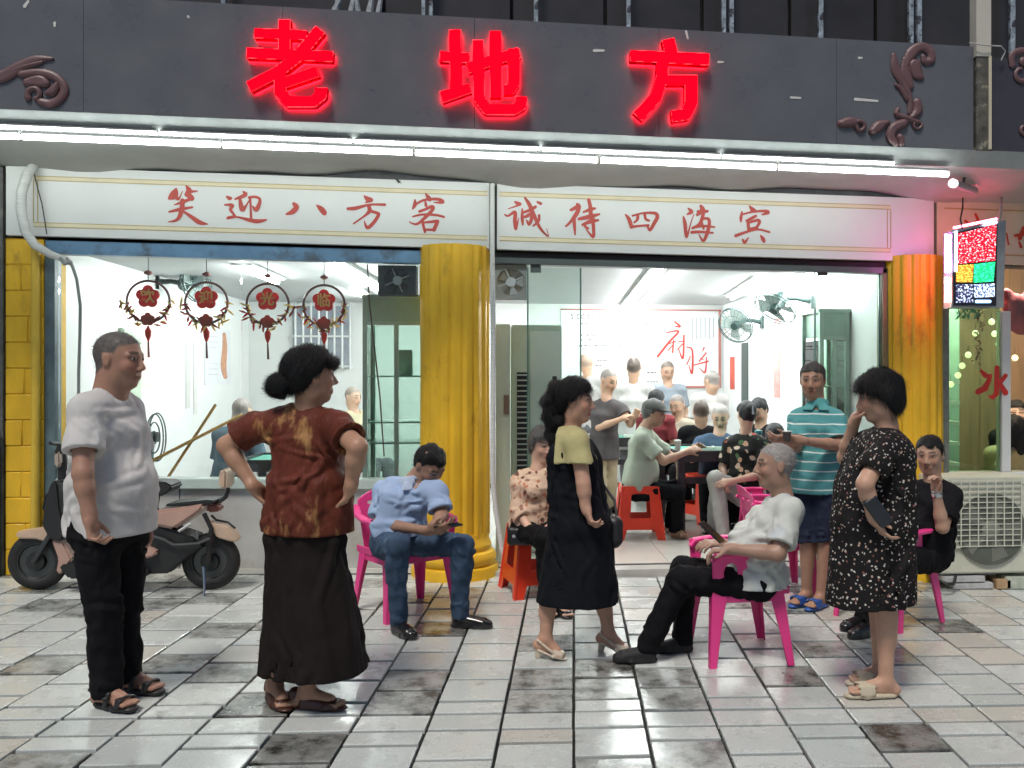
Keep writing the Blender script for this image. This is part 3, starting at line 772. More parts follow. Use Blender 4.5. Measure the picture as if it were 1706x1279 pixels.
# the three red channel characters, traced stroke by stroke
BIG = {
 'lao': ((390, 10), 6.733, [[(565, 150, 132), (565, 560, 132)], [(228, 303, 108), (812, 326, 104)], [(140, 524, 116), (1108, 566, 116)],
        [(965, 262, 128), (720, 560, 128), (500, 735, 128), (165, 905, 124)], [(938, 730, 122), (560, 862, 118)],
        [(515, 700, 128), (515, 960, 130), (610, 1072, 118), (890, 1072, 118), (972, 1000, 130), (976, 915, 132)]]),
 'di': ((715, 30), 6.733, [[(290, 130, 130), (300, 810, 126)], [(120, 428, 116), (446, 446, 110)], [(138, 885, 130), (462, 782, 110)],
        [(432, 560, 122), (720, 470, 120), (1010, 385, 118)], [(952, 345, 126), (945, 740, 126), (918, 800, 110), (842, 800, 110)],
        [(740, 145, 126), (746, 890, 118)], [(548, 245, 122), (560, 900, 122), (650, 1024, 116), (950, 1026, 116), (1028, 975, 124), (1032, 880, 128)]]),
 'fang': ((1030, 45), 6.733, [[(558, 135, 140), (600, 310, 140)], [(138, 320, 122), (1016, 362, 130)], [(500, 370, 130), (492, 560, 126), (420, 790, 128), (220, 1005, 136)],
        [(530, 592, 112), (880, 592, 108)], [(818, 542, 136), (816, 850, 136), (760, 980, 120), (600, 1000, 126)]]),
}
redm = M('red_letter_face', (0.35, 0.0, 0.004), 0.9, var=0, spec=0.05, emit=(1.0, 0.0, 0.010), es=0.8)
reds = M('red_letter_side', (0.25, 0.0, 0.004), 0.9, var=0, spec=0.05, emit=(1.0, 0.0, 0.01), es=0.10)
redb = M('red_letter_halo_strip', (0.5, 0.02, 0.03), 0.4, var=0, emit=(1.0, 0.01, 0.03), es=30.0)
redr = M('red_letter_rim', (0.4, 0.05, 0.06), 0.4, var=0, emit=(1.0, 0.055, 0.075), es=0.8)
for _m in (redm, reds, redr): _m.cycles.emission_sampling = 'NONE'
NICE = {'lao': 'first', 'di': 'second', 'fang': 'third'}
for key, ((ox, oy), sc, st) in BIG.items():
    st2 = [[(x / sc + ox, y / sc + oy, w / sc) for (x, y, w) in s] for s in st]
    D, gx, gy = glyph_field(st2, 1.4, flat=True, pad=4)
    D = D - 0.6
    sc0 = 1.0
    v, f = plate(D, gx, gy, lambda x, y: (onY(x, y, SY - 0.072), onY(x, y, SY - 0.072) + Vector((0, 0.057, 0))))
    o = mesh_obj('red_character', v, f, redm, fas, origin=FO)
    n = len(v) // 2
    o.data.materials.append(reds)
    for p in o.data.polygons:
        if any(i >= n for i in p.vertices): p.material_index = 1
    # raised rim along the outline
    R = np.abs(D + 0.55) - 0.36
    v, f = plate(R, gx, gy, lambda x, y: (onY(x, y, SY - 0.072) + Vector((0, -0.006, 0)), onY(x, y, SY - 0.072) + Vector((0, 0.0005, 0))))
    tag(mesh_obj('letter_rim', v, f, redr, o), kind='stuff')
    o.children[0].location = (-FO[0], -FO[1], -FO[2])
    # back-lit strip that throws the red halo on the panel
    v, f = plate(D + 1.6, gx, gy, lambda x, y: (onY(x, y, SY - 0.072) + Vector((0, 0.058, 0)), onY(x, y, SY - 0.072) + Vector((0, 0.068, 0))))
    b = mesh_obj('halo_strip', v, f, redb, o); b.location = (-FO[0], -FO[1], -FO[2])

# relief scroll ornaments
orn = M('ornament_oxblood', (0.135, 0.072, 0.078), 0.45, var=0.15, vs=12)
def scroll(cx, cy, r0, r1, a0, a1, w0, w1, n=14):
    return [(cx + (r0 + (r1 - r0) * i / n) * math.cos(math.radians(a0 + (a1 - a0) * i / n)), cy + (r0 + (r1 - r0) * i / n) * math.sin(math.radians(a0 + (a1 - a0) * i / n)), w0 + (w1 - w0) * i / n) for i in range(n + 1)]
def ornament(name, label, strokes, Y):
    p0 = strokes[0][0]; base = onY(p0[0], p0[1], Y)
    t = thing(name, label, 'ornament', base[:])
    for k, s in enumerate(strokes):
        s = [(a_, b_, c_ * 1.22) for (a_, b_, c_) in s]; D, gx, gy = glyph_field([s], 1.3, pad=4, smooth=len(s) < 8)
        dd = 0.010 + 0.0015 * k
        v, f = plate(D, gx, gy, lambda x, y: (onY(x, y, Y - 0.003), onY(x, y, Y - 0.001)))
        n = len(v) // 2
        # crown the strip: interior points stand proud
        for i in range(n):
            x, y = None, None
        pts = [p for p in v[:n]]
        ii = [int(round((q - gx[0]) / 1.3)) for q in (0,)]
        V2, _ = iso2d(D, gx, gy)
        for i, (x, y) in enumerate(V2):
            ix = min(max(int((x - gx[0]) / 1.3 + .5), 0), D.shape[0] - 1); iy = min(max(int((y - gy[0]) / 1.3 + .5), 0), D.shape[1] - 1)
            h = min(max(-D[ix, iy], 0.0) / 5.0, 1.0)
            v[i] = v[i] + Vector((0, -(0.004 + dd * math.sqrt(h)), 0))
        mesh_obj('scroll_leaf', v, f, orn, t, True, t.location[:])
    return t
# right corner ornament (traced from the photograph)
q = lambda x, y, w: (1380 + x / 4.736, 60 + y / 4.736, w / 4.736)
ornament('scroll_ornament', 'dark red leaf scroll relief at the right end of the fascia sign', [
    [q(515, 150, 30), q(530, 260, 60), q(590, 370, 50), q(640, 470, 34), q(645, 600, 40)],
    [q(600, 180, 30), q(610, 300, 70), q(650, 400, 40)],
    [q(610, 240, 40), q(650, 140, 70), q(730, 85, 60), q(800, 120, 56), q(810, 190, 50), q(760, 200, 44), q(745, 160, 30)],
    [q(680, 230, 80), q(700, 300, 70), q(740, 330, 26)],
    [q(530, 385, 22), q(575, 420, 34), q(620, 500, 30)],
    [q(700, 520, 50), q(705, 590, 60), q(660, 640, 40)],
    [q(545, 580, 30), q(540, 620, 36), q(620, 650, 40), q(700, 680, 30)],
    scroll(1380 + 700 / 4.736, 60 + 700 / 4.736, 7.5, 5.5, 0, 330, 4.2, 3.2),
    [q(100, 690, 50), q(170, 680, 70), q(215, 680, 40)],
    scroll(1380 + 245 / 4.736, 60 + 715 / 4.736, 9.5, 5, -150, 200, 7, 5),
    [q(345, 750, 50), q(400, 710, 70), q(470, 680, 24)],
    [q(590, 690, 60), q(510, 730, 70), q(490, 800, 60), q(530, 850, 40)],
    [q(560, 800, 50), q(575, 845, 44)],
], SY)
q2 = lambda x, y, w: (x / 5.018, y / 5.018, w / 5.018)
ornament('scroll_ornament', 'dark red leaf scroll relief at the left end of the fascia sign', [
    [q2(440, 490, 20), q2(300, 500, 60), q2(150, 570, 80), q2(20, 640, 90), q2(-150, 640, 90)],
    [q2(350, 520, 30), q2(200, 560, 50), q2(80, 600, 40)],
    [q2(180, 620, 50), q2(340, 610, 60), q2(470, 650, 60), q2(540, 740, 60), q2(500, 830, 60), q2(420, 870, 60), q2(340, 850, 50)],
    [q2(230, 690, 60), q2(330, 680, 90), q2(390, 700, 50)],
    scroll(290 / 5.018, 790 / 5.018, 12, 8, 150, 430, 9, 7),
    [q2(400, 780, 40), q2(450, 760, 70), q2(480, 700, 30)],
    [q2(-30, 600, 60), q2(-100, 500, 70), q2(-160, 420, 60)],
], SY)

# neighbour's fascia, downpipe between the two signs
nfx = onY(1655, 100, SY).x
nf = thing('neighbour_fascia_sign', 'dark fascia sign of the neighbouring shop with red scrolls at the right edge', 'shop sign', (4.5, SY, 3.4))
mb = MB(); quadbox(mb, nfx, 6.5, SY + 0.015, SY + 0.12, zb_, lambda x: zt_(x) - .06); mb.build('fascia_panel', M('fascia_dark2', (0.045, 0.042, 0.055), 0.35, var=0.12), nf, origin=nf.location[:])
ornament('scroll_ornament', 'pinkish red leaf scroll on the neighbouring fascia at the right edge', [
    [q(1450, 230, 40), q(1450, 150, 44), q(1520, 115, 44), q(1600, 130, 40)], scroll(1380 + 1525 / 4.736, 60 + 300 / 4.736, 12, 9, 60, 260, 7, 5), [q(1540, 200, 60), q(1600, 240, 50)],
    scroll(1380 + 1550 / 4.736, 60 + 740 / 4.736, 8, 6, 60, 330, 5, 4)], SY + 0.014)
pipe = thing('downpipe', 'cream square downpipe with stained lower part between the two fascia signs', 'pipe', onY(1637, 240, SY)[:])
PO = pipe.location[:]
px0, px1 = onY(1625.5, 100, SY - 0.02).x, onY(1650, 100, SY - 0.02).x
mb = MB(); mb.box((px0, SY - 0.03, onY(1640, 96, SY).z), (px1, SY + 0.06, 5.2)); mb.build('upper_pipe', M('cream_pipe', (0.50, 0.48, 0.42), 0.5, var=0.1), pipe, origin=PO)
mb = MB(); mb.box((px0 + .004, SY - 0.024, onY(1640, 252, SY).z), (px1 - .004, SY + 0.05, onY(1640, 96, SY).z - .001)); mb.build('lower_pipe', M('stained_pipe', (0.09, 0.085, 0.07), 0.45, var=0.5, vs=14, dirt=(0.42, 0.38, 0.28), dirt_s=9, dirt_lo=0.56, dirt_hi=0.66), pipe, origin=PO)
mb = MB(); mb.box((px1 - .018, SY - 0.034, onY(1640, 250, SY).z), (px1 + .002, SY - 0.025, onY(1640, 96, SY).z)); mb.build('edge_strip', M('cream_pipe2', (0.55, 0.50, 0.38), 0.5), pipe, origin=PO)
wr = M('cable_grey', (0.45, 0.45, 0.44), 0.5); wk = M('cable_black', (0.015, 0.015, 0.015), 0.5)
mb = MB(); mb.tube([onY(1615, 71, SY - .05), onY(1640, 75, SY - .06), onY(1668, 77, SY - .05), onY(1675, 85, SY - .03), onY(1668, 100, SY - .02)], 0.005, 6); mb.build('tie_wire', wr, pipe, origin=PO)

# posts in the dark storey above the sign
postm = M('post_pale_blue', (0.30, 0.36, 0.42), 0.5, var=0.5, vs=18, dirt=(0.04, 0.04, 0.05), dirt_s=12, dirt_lo=0.5, dirt_hi=0.56)
for (px, pw, n, lab) in ((373, 9, 1, 'thin pale post above the first red character'), (712, 8, 2, 'pale twin post above the sign near the middle'), (893, 9, 1, 'pale post above the gap between second and third character'), (1047, 9, 1, 'pale post above the third red character'), (1212, 9, 2, 'pale twin post right of the third character'), (1367, 10, 1, 'pale peeling post above the plain right part of the sign'), (1524, 10, 2, 'pale twin post above the right scroll ornament'), (1686, 11, 1, 'pale peeling post right of the cream downpipe')):
    yq = FY + 0.12; a = onY(px, 40, yq); t = thing('post', lab, 'post', (a.x, yq, 3.35), group='posts above the fascia sign')
    w = pw / 215.0
    for k in range(n):
        xo = (k - (n - 1) / 2) * w * 1.5
        mb = MB(); mb.box((xo - w / 2 * .8, -0.02, 0), (xo + w / 2 * .8, 0.02, 1.8)); mb.build('bar', postm, t, bevel=0.004, seg=1)
jk = thing('junk_pile', 'pale rags and a bent bracket lying behind the fascia above the first gap', 'junk', onY(580, 25, FY + .1)[:])
for k in range(7):
    x = onY(548 + k * 12, 20, FY + .05).x - jk.location.x; mb = MB(); rgk = random.Random(k)
    mb.tube([(x, 0, -0.2), (x + rgk.uniform(-.03, .06), 0.02, 0.05), (x + rgk.uniform(-.05, .09), 0.03, 0.22)], [0.012, 0.03 * rgk.uniform(.5, 1), 0.01], 7); mb.build('rag', M('rag_pale', (0.32, 0.35, 0.38), 0.8, var=0.4, vs=20), jk, smooth=True)

# fluorescent tubes under the lip
tubem = emit_mat('tube_glow', (0.93, 1.0, 0.97), 11.0)
hsm = M('tube_housing', (0.62, 0.64, 0.63), 0.4, var=0.05)
hdk = M('tube_housing_dark', (0.10, 0.105, 0.105), 0.5, var=0.1)
def tube_row(zfun, Y, xa, xb, nseg, word, r, hz0, hz1):
    L = (xb - xa) / nseg
    for k in range(nseg):
        x0 = xa + k * L + 0.012; x1 = xa + (k + 1) * L - 0.012
        c = ((x0 + x1) / 2, Y, zfun((x0 + x1) / 2))
        t = thing('tube_light', '%s white tube light of the %s row, counted from the left edge' % (['cut off', 'second', 'third', 'fourth', 'fifth', 'sixth', 'seventh'][k], word), 'tube light', c, group='tube lights under the fascia')
        mb = MB(); mb.tube([(x0, Y, zfun(x0)), (x1, Y, zfun(x1))], r, 12); mb.build('tube', tubem, t, smooth=True, origin=c)
        mb = MB(); quadbox(mb, x0, x1, Y - 0.004, Y + 0.03, lambda x: zfun(x) + hz0, lambda x: zfun(x) + hz1); mb.build('housing', hdk, t, origin=c)
TYY = SY + 0.02
zt1 = zf(0, 226, 1578, 290, TYY); zt2 = zf(0, 211, 1578, 276, TYY)
xe1 = onY(1582, 288, TYY).x; xe2 = onY(1492, 271, TYY).x
tube_row(zt1, TYY, xe1 - 6 * 1.215, xe1, 6, 'lower', 0.0185, 0.0205, 0.036)
tube_row(zt2, TYY, xe2 - 6 * 1.215, xe2, 6, 'upper', 0.0105, 0.0125, 0.024)

# ---------------------------------------------------------------- white slogan boards
bdm = M('board_white', (0.62, 0.64, 0.625), 0.38, var=0.04, vs=1.5)
lnm = M('board_line_gold', (0.45, 0.33, 0.13), 0.5, var=0.1)
lnc = M('board_line_cream', (0.66, 0.60, 0.42), 0.5, var=0.05)
chm = M('board_red_print', (0.42, 0.045, 0.030), 0.5, var=0.06)
BY = FY - 0.075
b_top = zf(10, 276, 1560, 331, BY); b_bot = zf(10, 391, 1560, 436, BY)
GL = {
 'L': [((260, 290), [
   [[(190, 140, 20), (168, 195, 72), (125, 228, 26)], [(180, 195, 48), (212, 238, 20), (250, 160, 6)], [(285, 110, 12), (312, 155, 50), (290, 192, 40)], [(300, 168, 34), (390, 160, 12)], [(300, 190, 46), (335, 225, 48), (345, 238, 14)], [(170, 290, 8), (250, 264, 28), (340, 228, 24)], [(125, 356, 18), (230, 332, 30), (345, 312, 16)], [(250, 250, 40), (240, 350, 42), (200, 430, 28), (115, 452, 8)], [(250, 345, 18), (330, 400, 32), (410, 455, 40), (490, 472, 8)]],
   [[(668, 210, 14), (695, 228, 34), (715, 225, 16)], [(650, 290, 14), (700, 290, 28), (725, 300, 30), (705, 335, 28), (745, 390, 18)], [(680, 415, 26), (745, 400, 26)], [(690, 410, 25), (770, 405, 16), (900, 438, 34), (970, 445, 36), (1045, 432, 14)], [(825, 165, 14), (845, 195, 38), (750, 235, 18)], [(795, 235, 26), (815, 330, 45), (850, 300, 18), (900, 220, 12)], [(890, 225, 24), (895, 300, 18), (900, 415, 22)], [(880, 220, 22), (940, 215, 24), (985, 245, 26), (950, 335, 40), (915, 305, 14)]],
   [[(1305, 280, 30), (1330, 310, 45), (1295, 355, 45), (1235, 378, 18)], [(1520, 292, 10), (1560, 325, 45), (1590, 360, 48), (1598, 375, 30)]]]),
  ((540, 300), [
   [[(378, 148, 12), (415, 180, 45), (445, 190, 34), (390, 212, 10)], [(225, 270, 26), (300, 265, 34), (430, 232, 20), (575, 232, 24)], [(420, 240, 30), (430, 290, 38), (380, 340, 18), (280, 410, 14)], [(430, 290, 26), (500, 310, 28), (515, 330, 30), (470, 400, 32), (410, 450, 30), (380, 385, 8)]],
   [[(960, 125, 10), (985, 160, 36), (1000, 180, 40)], [(860, 185, 14), (860, 230, 34), (840, 270, 16)], [(865, 230, 18), (940, 190, 22), (1050, 178, 26), (1110, 190, 30), (1120, 210, 26), (1040, 210, 10)], [(960, 210, 20), (965, 240, 26)], [(905, 295, 26), (960, 275, 24), (1020, 250, 30), (1030, 275, 30), (960, 350, 30), (880, 415, 22), (815, 400, 10), (810, 385, 6)], [(840, 345, 14), (930, 325, 20), (1060, 330, 22), (1135, 348, 20)], [(930, 385, 26), (955, 490, 22)], [(950, 400, 18), (1060, 390, 30), (1070, 400, 34), (1040, 470, 34)], [(950, 468, 20), (1050, 470, 24)]]])],
 'R': [((820, 310), [
   [[(210, 145, 10), (245, 165, 36), (260, 175, 20), (150, 215, 8)], [(120, 268, 14), (150, 282, 18), (215, 245, 30), (215, 330, 34), (225, 405, 24), (250, 300, 8)], [(285, 215, 14), (285, 300, 30), (290, 365, 16)], [(290, 250, 20), (360, 225, 30), (410, 195, 26)], [(310, 110, 18), (350, 170, 34), (390, 260, 34), (450, 390, 26), (530, 475, 10), (515, 400, 6)], [(315, 290, 26), (370, 265, 36), (375, 300, 30), (350, 360, 28), (325, 320, 12)], [(445, 275, 22), (440, 330, 22), (390, 375, 18)], [(430, 150, 20), (460, 165, 26)]],
   [[(800, 165, 14), (815, 190, 42), (745, 225, 24)], [(830, 195, 24), (800, 260, 40), (740, 340, 24), (700, 378, 20)], [(775, 300, 32), (780, 380, 28), (785, 460, 14)], [(915, 130, 30), (930, 200, 34), (935, 300, 36)], [(865, 245, 18), (930, 220, 30), (975, 210, 20)], [(820, 310, 24), (920, 290, 40), (1015, 265, 18)], [(855, 365, 22), (930, 335, 36), (1005, 322, 20)], [(950, 300, 36), (960, 400, 30), (955, 480, 26), (890, 405, 10)], [(880, 380, 24), (910, 400, 20)]],
   [[(1262, 268, 12), (1295, 310, 34), (1320, 385, 34)], [(1330, 280, 18), (1430, 255, 18), (1540, 255, 28), (1565, 290, 34), (1535, 350, 34), (1495, 415, 26), (1470, 375, 16)], [(1320, 385, 26), (1400, 375, 20), (1480, 370, 22)], [(1380, 270, 26), (1375, 315, 26), (1345, 345, 16)], [(1445, 265, 26), (1455, 310, 24), (1485, 325, 22)]]]),
  ((1100, 320), [
   [[(262, 150, 10), (295, 185, 36), (255, 210, 14)], [(220, 230, 12), (235, 300, 34), (250, 425, 22), (290, 290, 10), (320, 210, 8)], [(385, 130, 26), (400, 170, 46), (350, 215, 24)], [(360, 185, 30), (445, 180, 26)], [(410, 200, 28), (375, 300, 32), (305, 340, 22)], [(385, 255, 18), (450, 250, 26), (465, 290, 30), (450, 370, 32), (410, 460, 24), (365, 400, 8)], [(300, 380, 28), (380, 375, 24), (500, 385, 16)], [(310, 335, 18), (420, 320, 22), (515, 330, 14)], [(395, 275, 14), (410, 345, 20)]],
   [[(845, 130, 12), (875, 165, 40), (900, 180, 30)], [(775, 185, 14), (765, 240, 28), (765, 280, 14)], [(780, 210, 16), (880, 185, 20), (1000, 178, 26), (1020, 195, 30), (965, 212, 14)], [(905, 225, 24), (860, 250, 28), (815, 270, 18)], [(830, 270, 26), (840, 360, 28)], [(835, 290, 20), (920, 265, 26), (940, 285, 28), (910, 340, 24)], [(850, 345, 16), (910, 330, 16)], [(715, 412, 28), (820, 375, 22), (930, 352, 18), (1035, 378, 18)], [(780, 445, 14), (800, 475, 26), (835, 432, 10)], [(950, 408, 12), (975, 445, 36), (985, 470, 20)]]])],
}
def strip(name, mat, parent, O, x0, x1, za, zb, y0, y1):
    mb = MB(); quadbox(mb, x0, x1, y0, y1, za, zb); return mb.build(name, mat, parent, origin=O)
def slogan_board(label, key, pxa, pxb, px_in, px_out):
    xa = onY(pxa, 340, BY).x; xb = onY(pxb, 340, BY).x
    t = thing('slogan_board', label, 'sign board', ((xa + xb) / 2, BY, 2.7)); O = t.location[:]
    strip('board_panel', bdm, t, O, xa, xb, b_bot, b_top, BY, BY + 0.06)
    xi = onY(px_in, 340, BY).x; xo = onY(px_out, 340, BY).x
    H = lambda f, off: (lambda x: f(x) + off)
    for (fn, o1, o2) in ((b_top, -0.068, -0.063), (b_top, -0.098, -0.093), (b_bot, 0.062, 0.067), (b_bot, 0.092, 0.097)):
        strip('border_line', lnm, t, O, xi, xo, H(fn, o1), H(fn, o2), BY - 0.003, BY - 0.0005)
    for (fn, o1, o2) in ((b_top, -0.0925, -0.0685), (b_bot, 0.0675, 0.0915)):
        strip('border_band', lnc, t, O, xi, xo, H(fn, o1), H(fn, o2), BY - 0.002, BY - 0.0005)
    for xq in ((xi,) if key == 'L' else (xo,)):
        for dx in (0, 0.028):
            sg = 1 if key == 'L' else -1
            strip('border_line', lnm, t, O, xq + sg * dx - .003, xq + sg * dx + .003, H(b_bot, 0.098), H(b_top, -0.099), BY - 0.003, BY - 0.0005)
    for (org, glyphs) in GL[key]:
        for gl in glyphs:
            st2 = [[(x / 5.687 + org[0], y / 5.687 + org[1], w / 5.687 * 1.08) for (x, y, w) in s] for s in gl]
            D, gx, gy = glyph_field(st2, 0.85, pad=3, smooth=True)
            v, f = plate(D, gx, gy, lambda x, y: (onY(x, y, BY - 0.004), onY(x, y, BY - 0.0005)))
            mesh_obj('brush_character', v, f, chm, t, origin=O)
    return t
slogan_board('white slogan board with five red brush characters over the left window', 'L', 10, 815, 56, 812)
slogan_board('white slogan board with five red brush characters over the open doorway', 'R', 828, 1556, 832, 1484)
# neighbour's board
nbx0 = onY(1562, 340, BY).x
nbd = thing('neighbour_board', 'cream slogan board of the neighbouring shop behind the hanging light sign', 'sign board', (4.5, BY, 2.7)); O = nbd.location[:]
strip('board_panel', M('board_cream', (0.62, 0.55, 0.42), 0.45, var=0.05), nbd, O, nbx0, 6.5, b_bot, b_top, BY + 0.01, BY + 0.06)
strip('border_line', lnm, nbd, O, nbx0 + .06, 6.5, lambda x: b_top(x) - .075, lambda x: b_top(x) - .065, BY + 0.006, BY + 0.0095)
strip('border_line', lnm, nbd, O, nbx0 + .06, 6.5, lambda x: b_bot(x) + .065, lambda x: b_bot(x) + .075, BY + 0.006, BY + 0.0095)
for gl in ([[(310, 410, 18), (330, 470, 24), (325, 540, 20)], [(230, 465, 22), (270, 490, 16)], [(380, 470, 22), (410, 500, 18)], [(250, 560, 16), (410, 540, 20)]], [[(690, 520, 30), (660, 600, 34)], [(620, 580, 20), (740, 560, 30)], [(655, 630, 14), (670, 670, 22)]], [[(555, 560, 10), (570, 650, 12)]]):
    st2 = [[(x / 4.74 + 1560, y / 4.74 + 270, w / 4.74) for (x, y, w) in s] for s in gl]
    D, gx, gy = glyph_field(st2, 0.7, pad=3, smooth=True)
    v, f = plate(D, gx, gy, lambda x, y: (onY(x, y, BY + 0.004), onY(x, y, BY + 0.0095)))
    mesh_obj('brush_character', v, f, M('nb_red_print', (0.50, 0.05, 0.02), 0.5), nbd, origin=O)

# ---------------------------------------------------------------- hanging light box with LED screens
LY = 6.35
def led_mat(name, c_bg, s_bg, c_fg, s_fg, sx, sy, thr):
    m = M(name, (0.02, 0.02, 0.02), 0.3, var=0); N, L, b = nodes(m)
    tc = N.new('ShaderNodeTexCoord'); mp = N.new('ShaderNodeMapping'); mp.inputs['Scale'].default_value = (sx, 1, sy); mp.inputs['Rotation'].default_value = (0, 0.12, 0)
    nz = N.new('ShaderNodeTexNoise'); nz.inputs['Scale'].default_value = 1; nz.inputs['Detail'].default_value = 2
    vo = N.new('ShaderNodeTexVoronoi'); vo.inputs['Scale'].default_value = 190
    L.new(tc.outputs['Object'], mp.inputs[0]); L.new(mp.outputs[0], nz.inputs['Vector']); L.new(tc.outputs['Object'], vo.inputs['Vector'])
    r = N.new('ShaderNodeMapRange'); r.inputs[1].default_value = thr; r.inputs[2].default_value = thr + .03; L.new(nz.outputs[0], r.inputs[0])
    mx = N.new('ShaderNodeMix'); mx.data_type = 'RGBA'; mx.inputs[6].default_value = (*[c * s_bg for c in c_bg], 1); mx.inputs[7].default_value = (*[c * s_fg for c in c_fg], 1); L.new(r.outputs[0], mx.inputs[0])
    d = N.new('ShaderNodeMapRange'); d.inputs[1].default_value = 0.25; d.inputs[2].default_value = 0.6; d.inputs[3].default_value = 1.1; d.inputs[4].default_value = 0.35; L.new(vo.outputs[0], d.inputs[0])
    m2 = N.new('ShaderNodeMix'); m2.data_type = 'RGBA'; m2.blend_type = 'MULTIPLY'; m2.inputs[0].default_value = 1; L.new(mx.outputs[2], m2.inputs[6]); L.new(d.outputs[0], m2.inputs[7])
    L.new(m2.outputs[2], b.inputs['Emission Color']); b.inputs['Emission Strength'].default_value = 1
    m.cycles.emission_sampling = 'FRONT'
    return m
led = thing('led_box_sign', 'hanging LED box sign with red, green and blue glowing fields', 'light sign', onY(1630, 440, LY)[:]); O = led.location[:]
def scr_quad(name, mat, pts, y0, y1):
    v = [onY(px, py, LY) for (px, py) in pts]; n = len(v)
    vv = [Vector((p.x, y0, p.z)) for p in v] + [Vector((p.x, y1, p.z)) for p in v]
    f = [tuple(range(n)), tuple(range(2 * n - 1, n - 1, -1))] + [(i, i + n, (i + 1) % n + n, (i + 1) % n) for i in range(n)]
    mb = MB(); mb.add(vv, f); return mb.build(name, mat, led, origin=O)
scr_quad('case', M('led_case', (0.30, 0.31, 0.32), 0.35, metal=0.4, var=0.2), [(1586, 512), (1672, 512), (1676, 366), (1586, 384)], LY, LY + 0.13)
scr_quad('screen_base', M('led_black', (0.015, 0.012, 0.02), 0.3), [(1588, 509), (1659, 509), (1661, 372), (1588, 388)], LY - 0.006, LY - 0.001)
scr_quad('screen_red', led_mat('led_red', (1, 0.0, 0.02), 1.3, (1, 0.7, 0.75), 1.5, 55, 90, 0.56), [(1592, 440), (1657, 434), (1659, 374), (1592, 390)], LY - 0.010, LY - 0.0065)
scr_quad('screen_amber', led_mat('led_amber', (1, 0.35, 0.02), 0.9, (1, 0.75, 0.1), 1.3, 40, 100, 0.5), [(1592, 470), (1619, 470), (1621, 440), (1592, 442)], LY - 0.010, LY - 0.0065)
scr_quad('screen_green', led_mat('led_green', (0.0, 0.9, 0.25), 0.9, (0.05, 1, 0.5), 1.2, 40, 60, 0.5), [(1621, 471), (1654, 469), (1657, 436), (1622, 440)], LY - 0.0105, LY - 0.0068)
scr_quad('screen_blue', led_mat('led_blue', (0.12, 0.10, 0.5), 0.15, (0.6, 0.7, 1.0), 1.6, 60, 60, 0.52), [(1592, 504), (1620, 504), (1620, 474), (1592, 474)], LY - 0.010, LY - 0.0065)
scr_quad('screen_blue', led_mat('led_blue2', (0.15, 0.25, 0.8), 0.5, (0.65, 0.8, 1.0), 1.8, 70, 60, 0.48), [(1622, 496), (1656, 494), (1656, 472), (1622, 474)], LY - 0.010, LY - 0.0065)
cyl = emit_mat('led_bar_glow', (0.25, 0.6, 1.0), 3.0); wh = emit_mat('led_bar_white', (0.75, 0.7, 1.0), 4.0); vio = emit_mat('led_violet', (0.95, 0.16, 0.75), 38.0); rbar = emit_mat('led_red_bar', (1.0, 0.07, 0.05), 55.0)
for (nm, mt, a, b) in (('glow_bar', cyl, (1626, 502), (1650, 502)), ('glow_bar', wh, (1640, 374), (1660, 370)), ('glow_bar', wh, (1593, 385), (1592, 452))):
    mb = MB(); mb.tube([onY(*a, LY - .014), onY(*b, LY - .014)], 0.010, 8); mb.build(nm, mt, led, smooth=True, origin=O)
lx_ = onY(1586, 450, LY).x - 0.016; zz_ = lambda py: onY(1586, py, LY).z
mb = MB(); mb.tube([(lx_, LY + .06, zz_(388)), (lx_, LY + .06, zz_(452))], 0.008, 8); mb.build('violet_side_bar', vio, led, smooth=True, origin=O)
mb = MB(); mb.tube([(lx_, LY + .06, zz_(460)), (lx_, LY + .06, zz_(502))], 0.008, 8); mb.build('red_side_bar', rbar, led, smooth=True, origin=O)
mb = MB(); mb.tube([onY(1592, 381, LY + .13) + Vector((0, .03, .012)), onY(1664, 366, LY + .13) + Vector((0, .03, .012))], 0.008, 8); mb.build('red_back_bar', M('led_red_soft', (0.9, 0.9, 0.9), var=0, emit=(1.0, 0.08, 0.16), es=22.0), led, smooth=True, origin=O)
mb = MB(); mb.tube([onY(1604, 384, LY + .06), onY(1600, 365, LY + .06), onY(1604, 345, LY + .1), onY(1604, 330, LY + .3)], 0.006, 8); mb.build('hanger_wire', wk, led, origin=O)
mb = MB(); mb.tube([onY(1664, 372, LY + .06), onY(1668, 345, LY + .2), onY(1668, 330, LY + .4)], 0.012, 8); mb.build('hanger_post', wr, led, origin=O)
# security camera under the canopy
cmr = thing('security_camera', 'small bullet security camera under the canopy beside the tube ends', 'camera', onY(1600, 300, 6.25)[:]); O = cmr.location[:]
cw = M('camera_grey', (0.30, 0.31, 0.31), 0.4, var=0.05)
a = onY(1590, 306, 6.2); b = onY(1622, 318, 6.45)
mb = MB(); mb.tube([a, b], [0.032, 0.034], 14); mb.build('body', cw, cmr, smooth=True, origin=O)
mb = MB(); mb.tube([a + (a - b) * 0.02, a + (a - b) * 0.10], 0.031, 14); mb.build('lens_ring', emit_mat('camera_ring', (1, 1, 1), 0.8), cmr, smooth=True, origin=O)
mb = MB(); mb.tube([onY(1604, 311, 6.3), onY(1606, 298, 6.3), onY(1610, 288, 6.35), onY(1608, 278, 6.4)], 0.010, 8); mb.build('bracket', wk, cmr, smooth=True, origin=O)
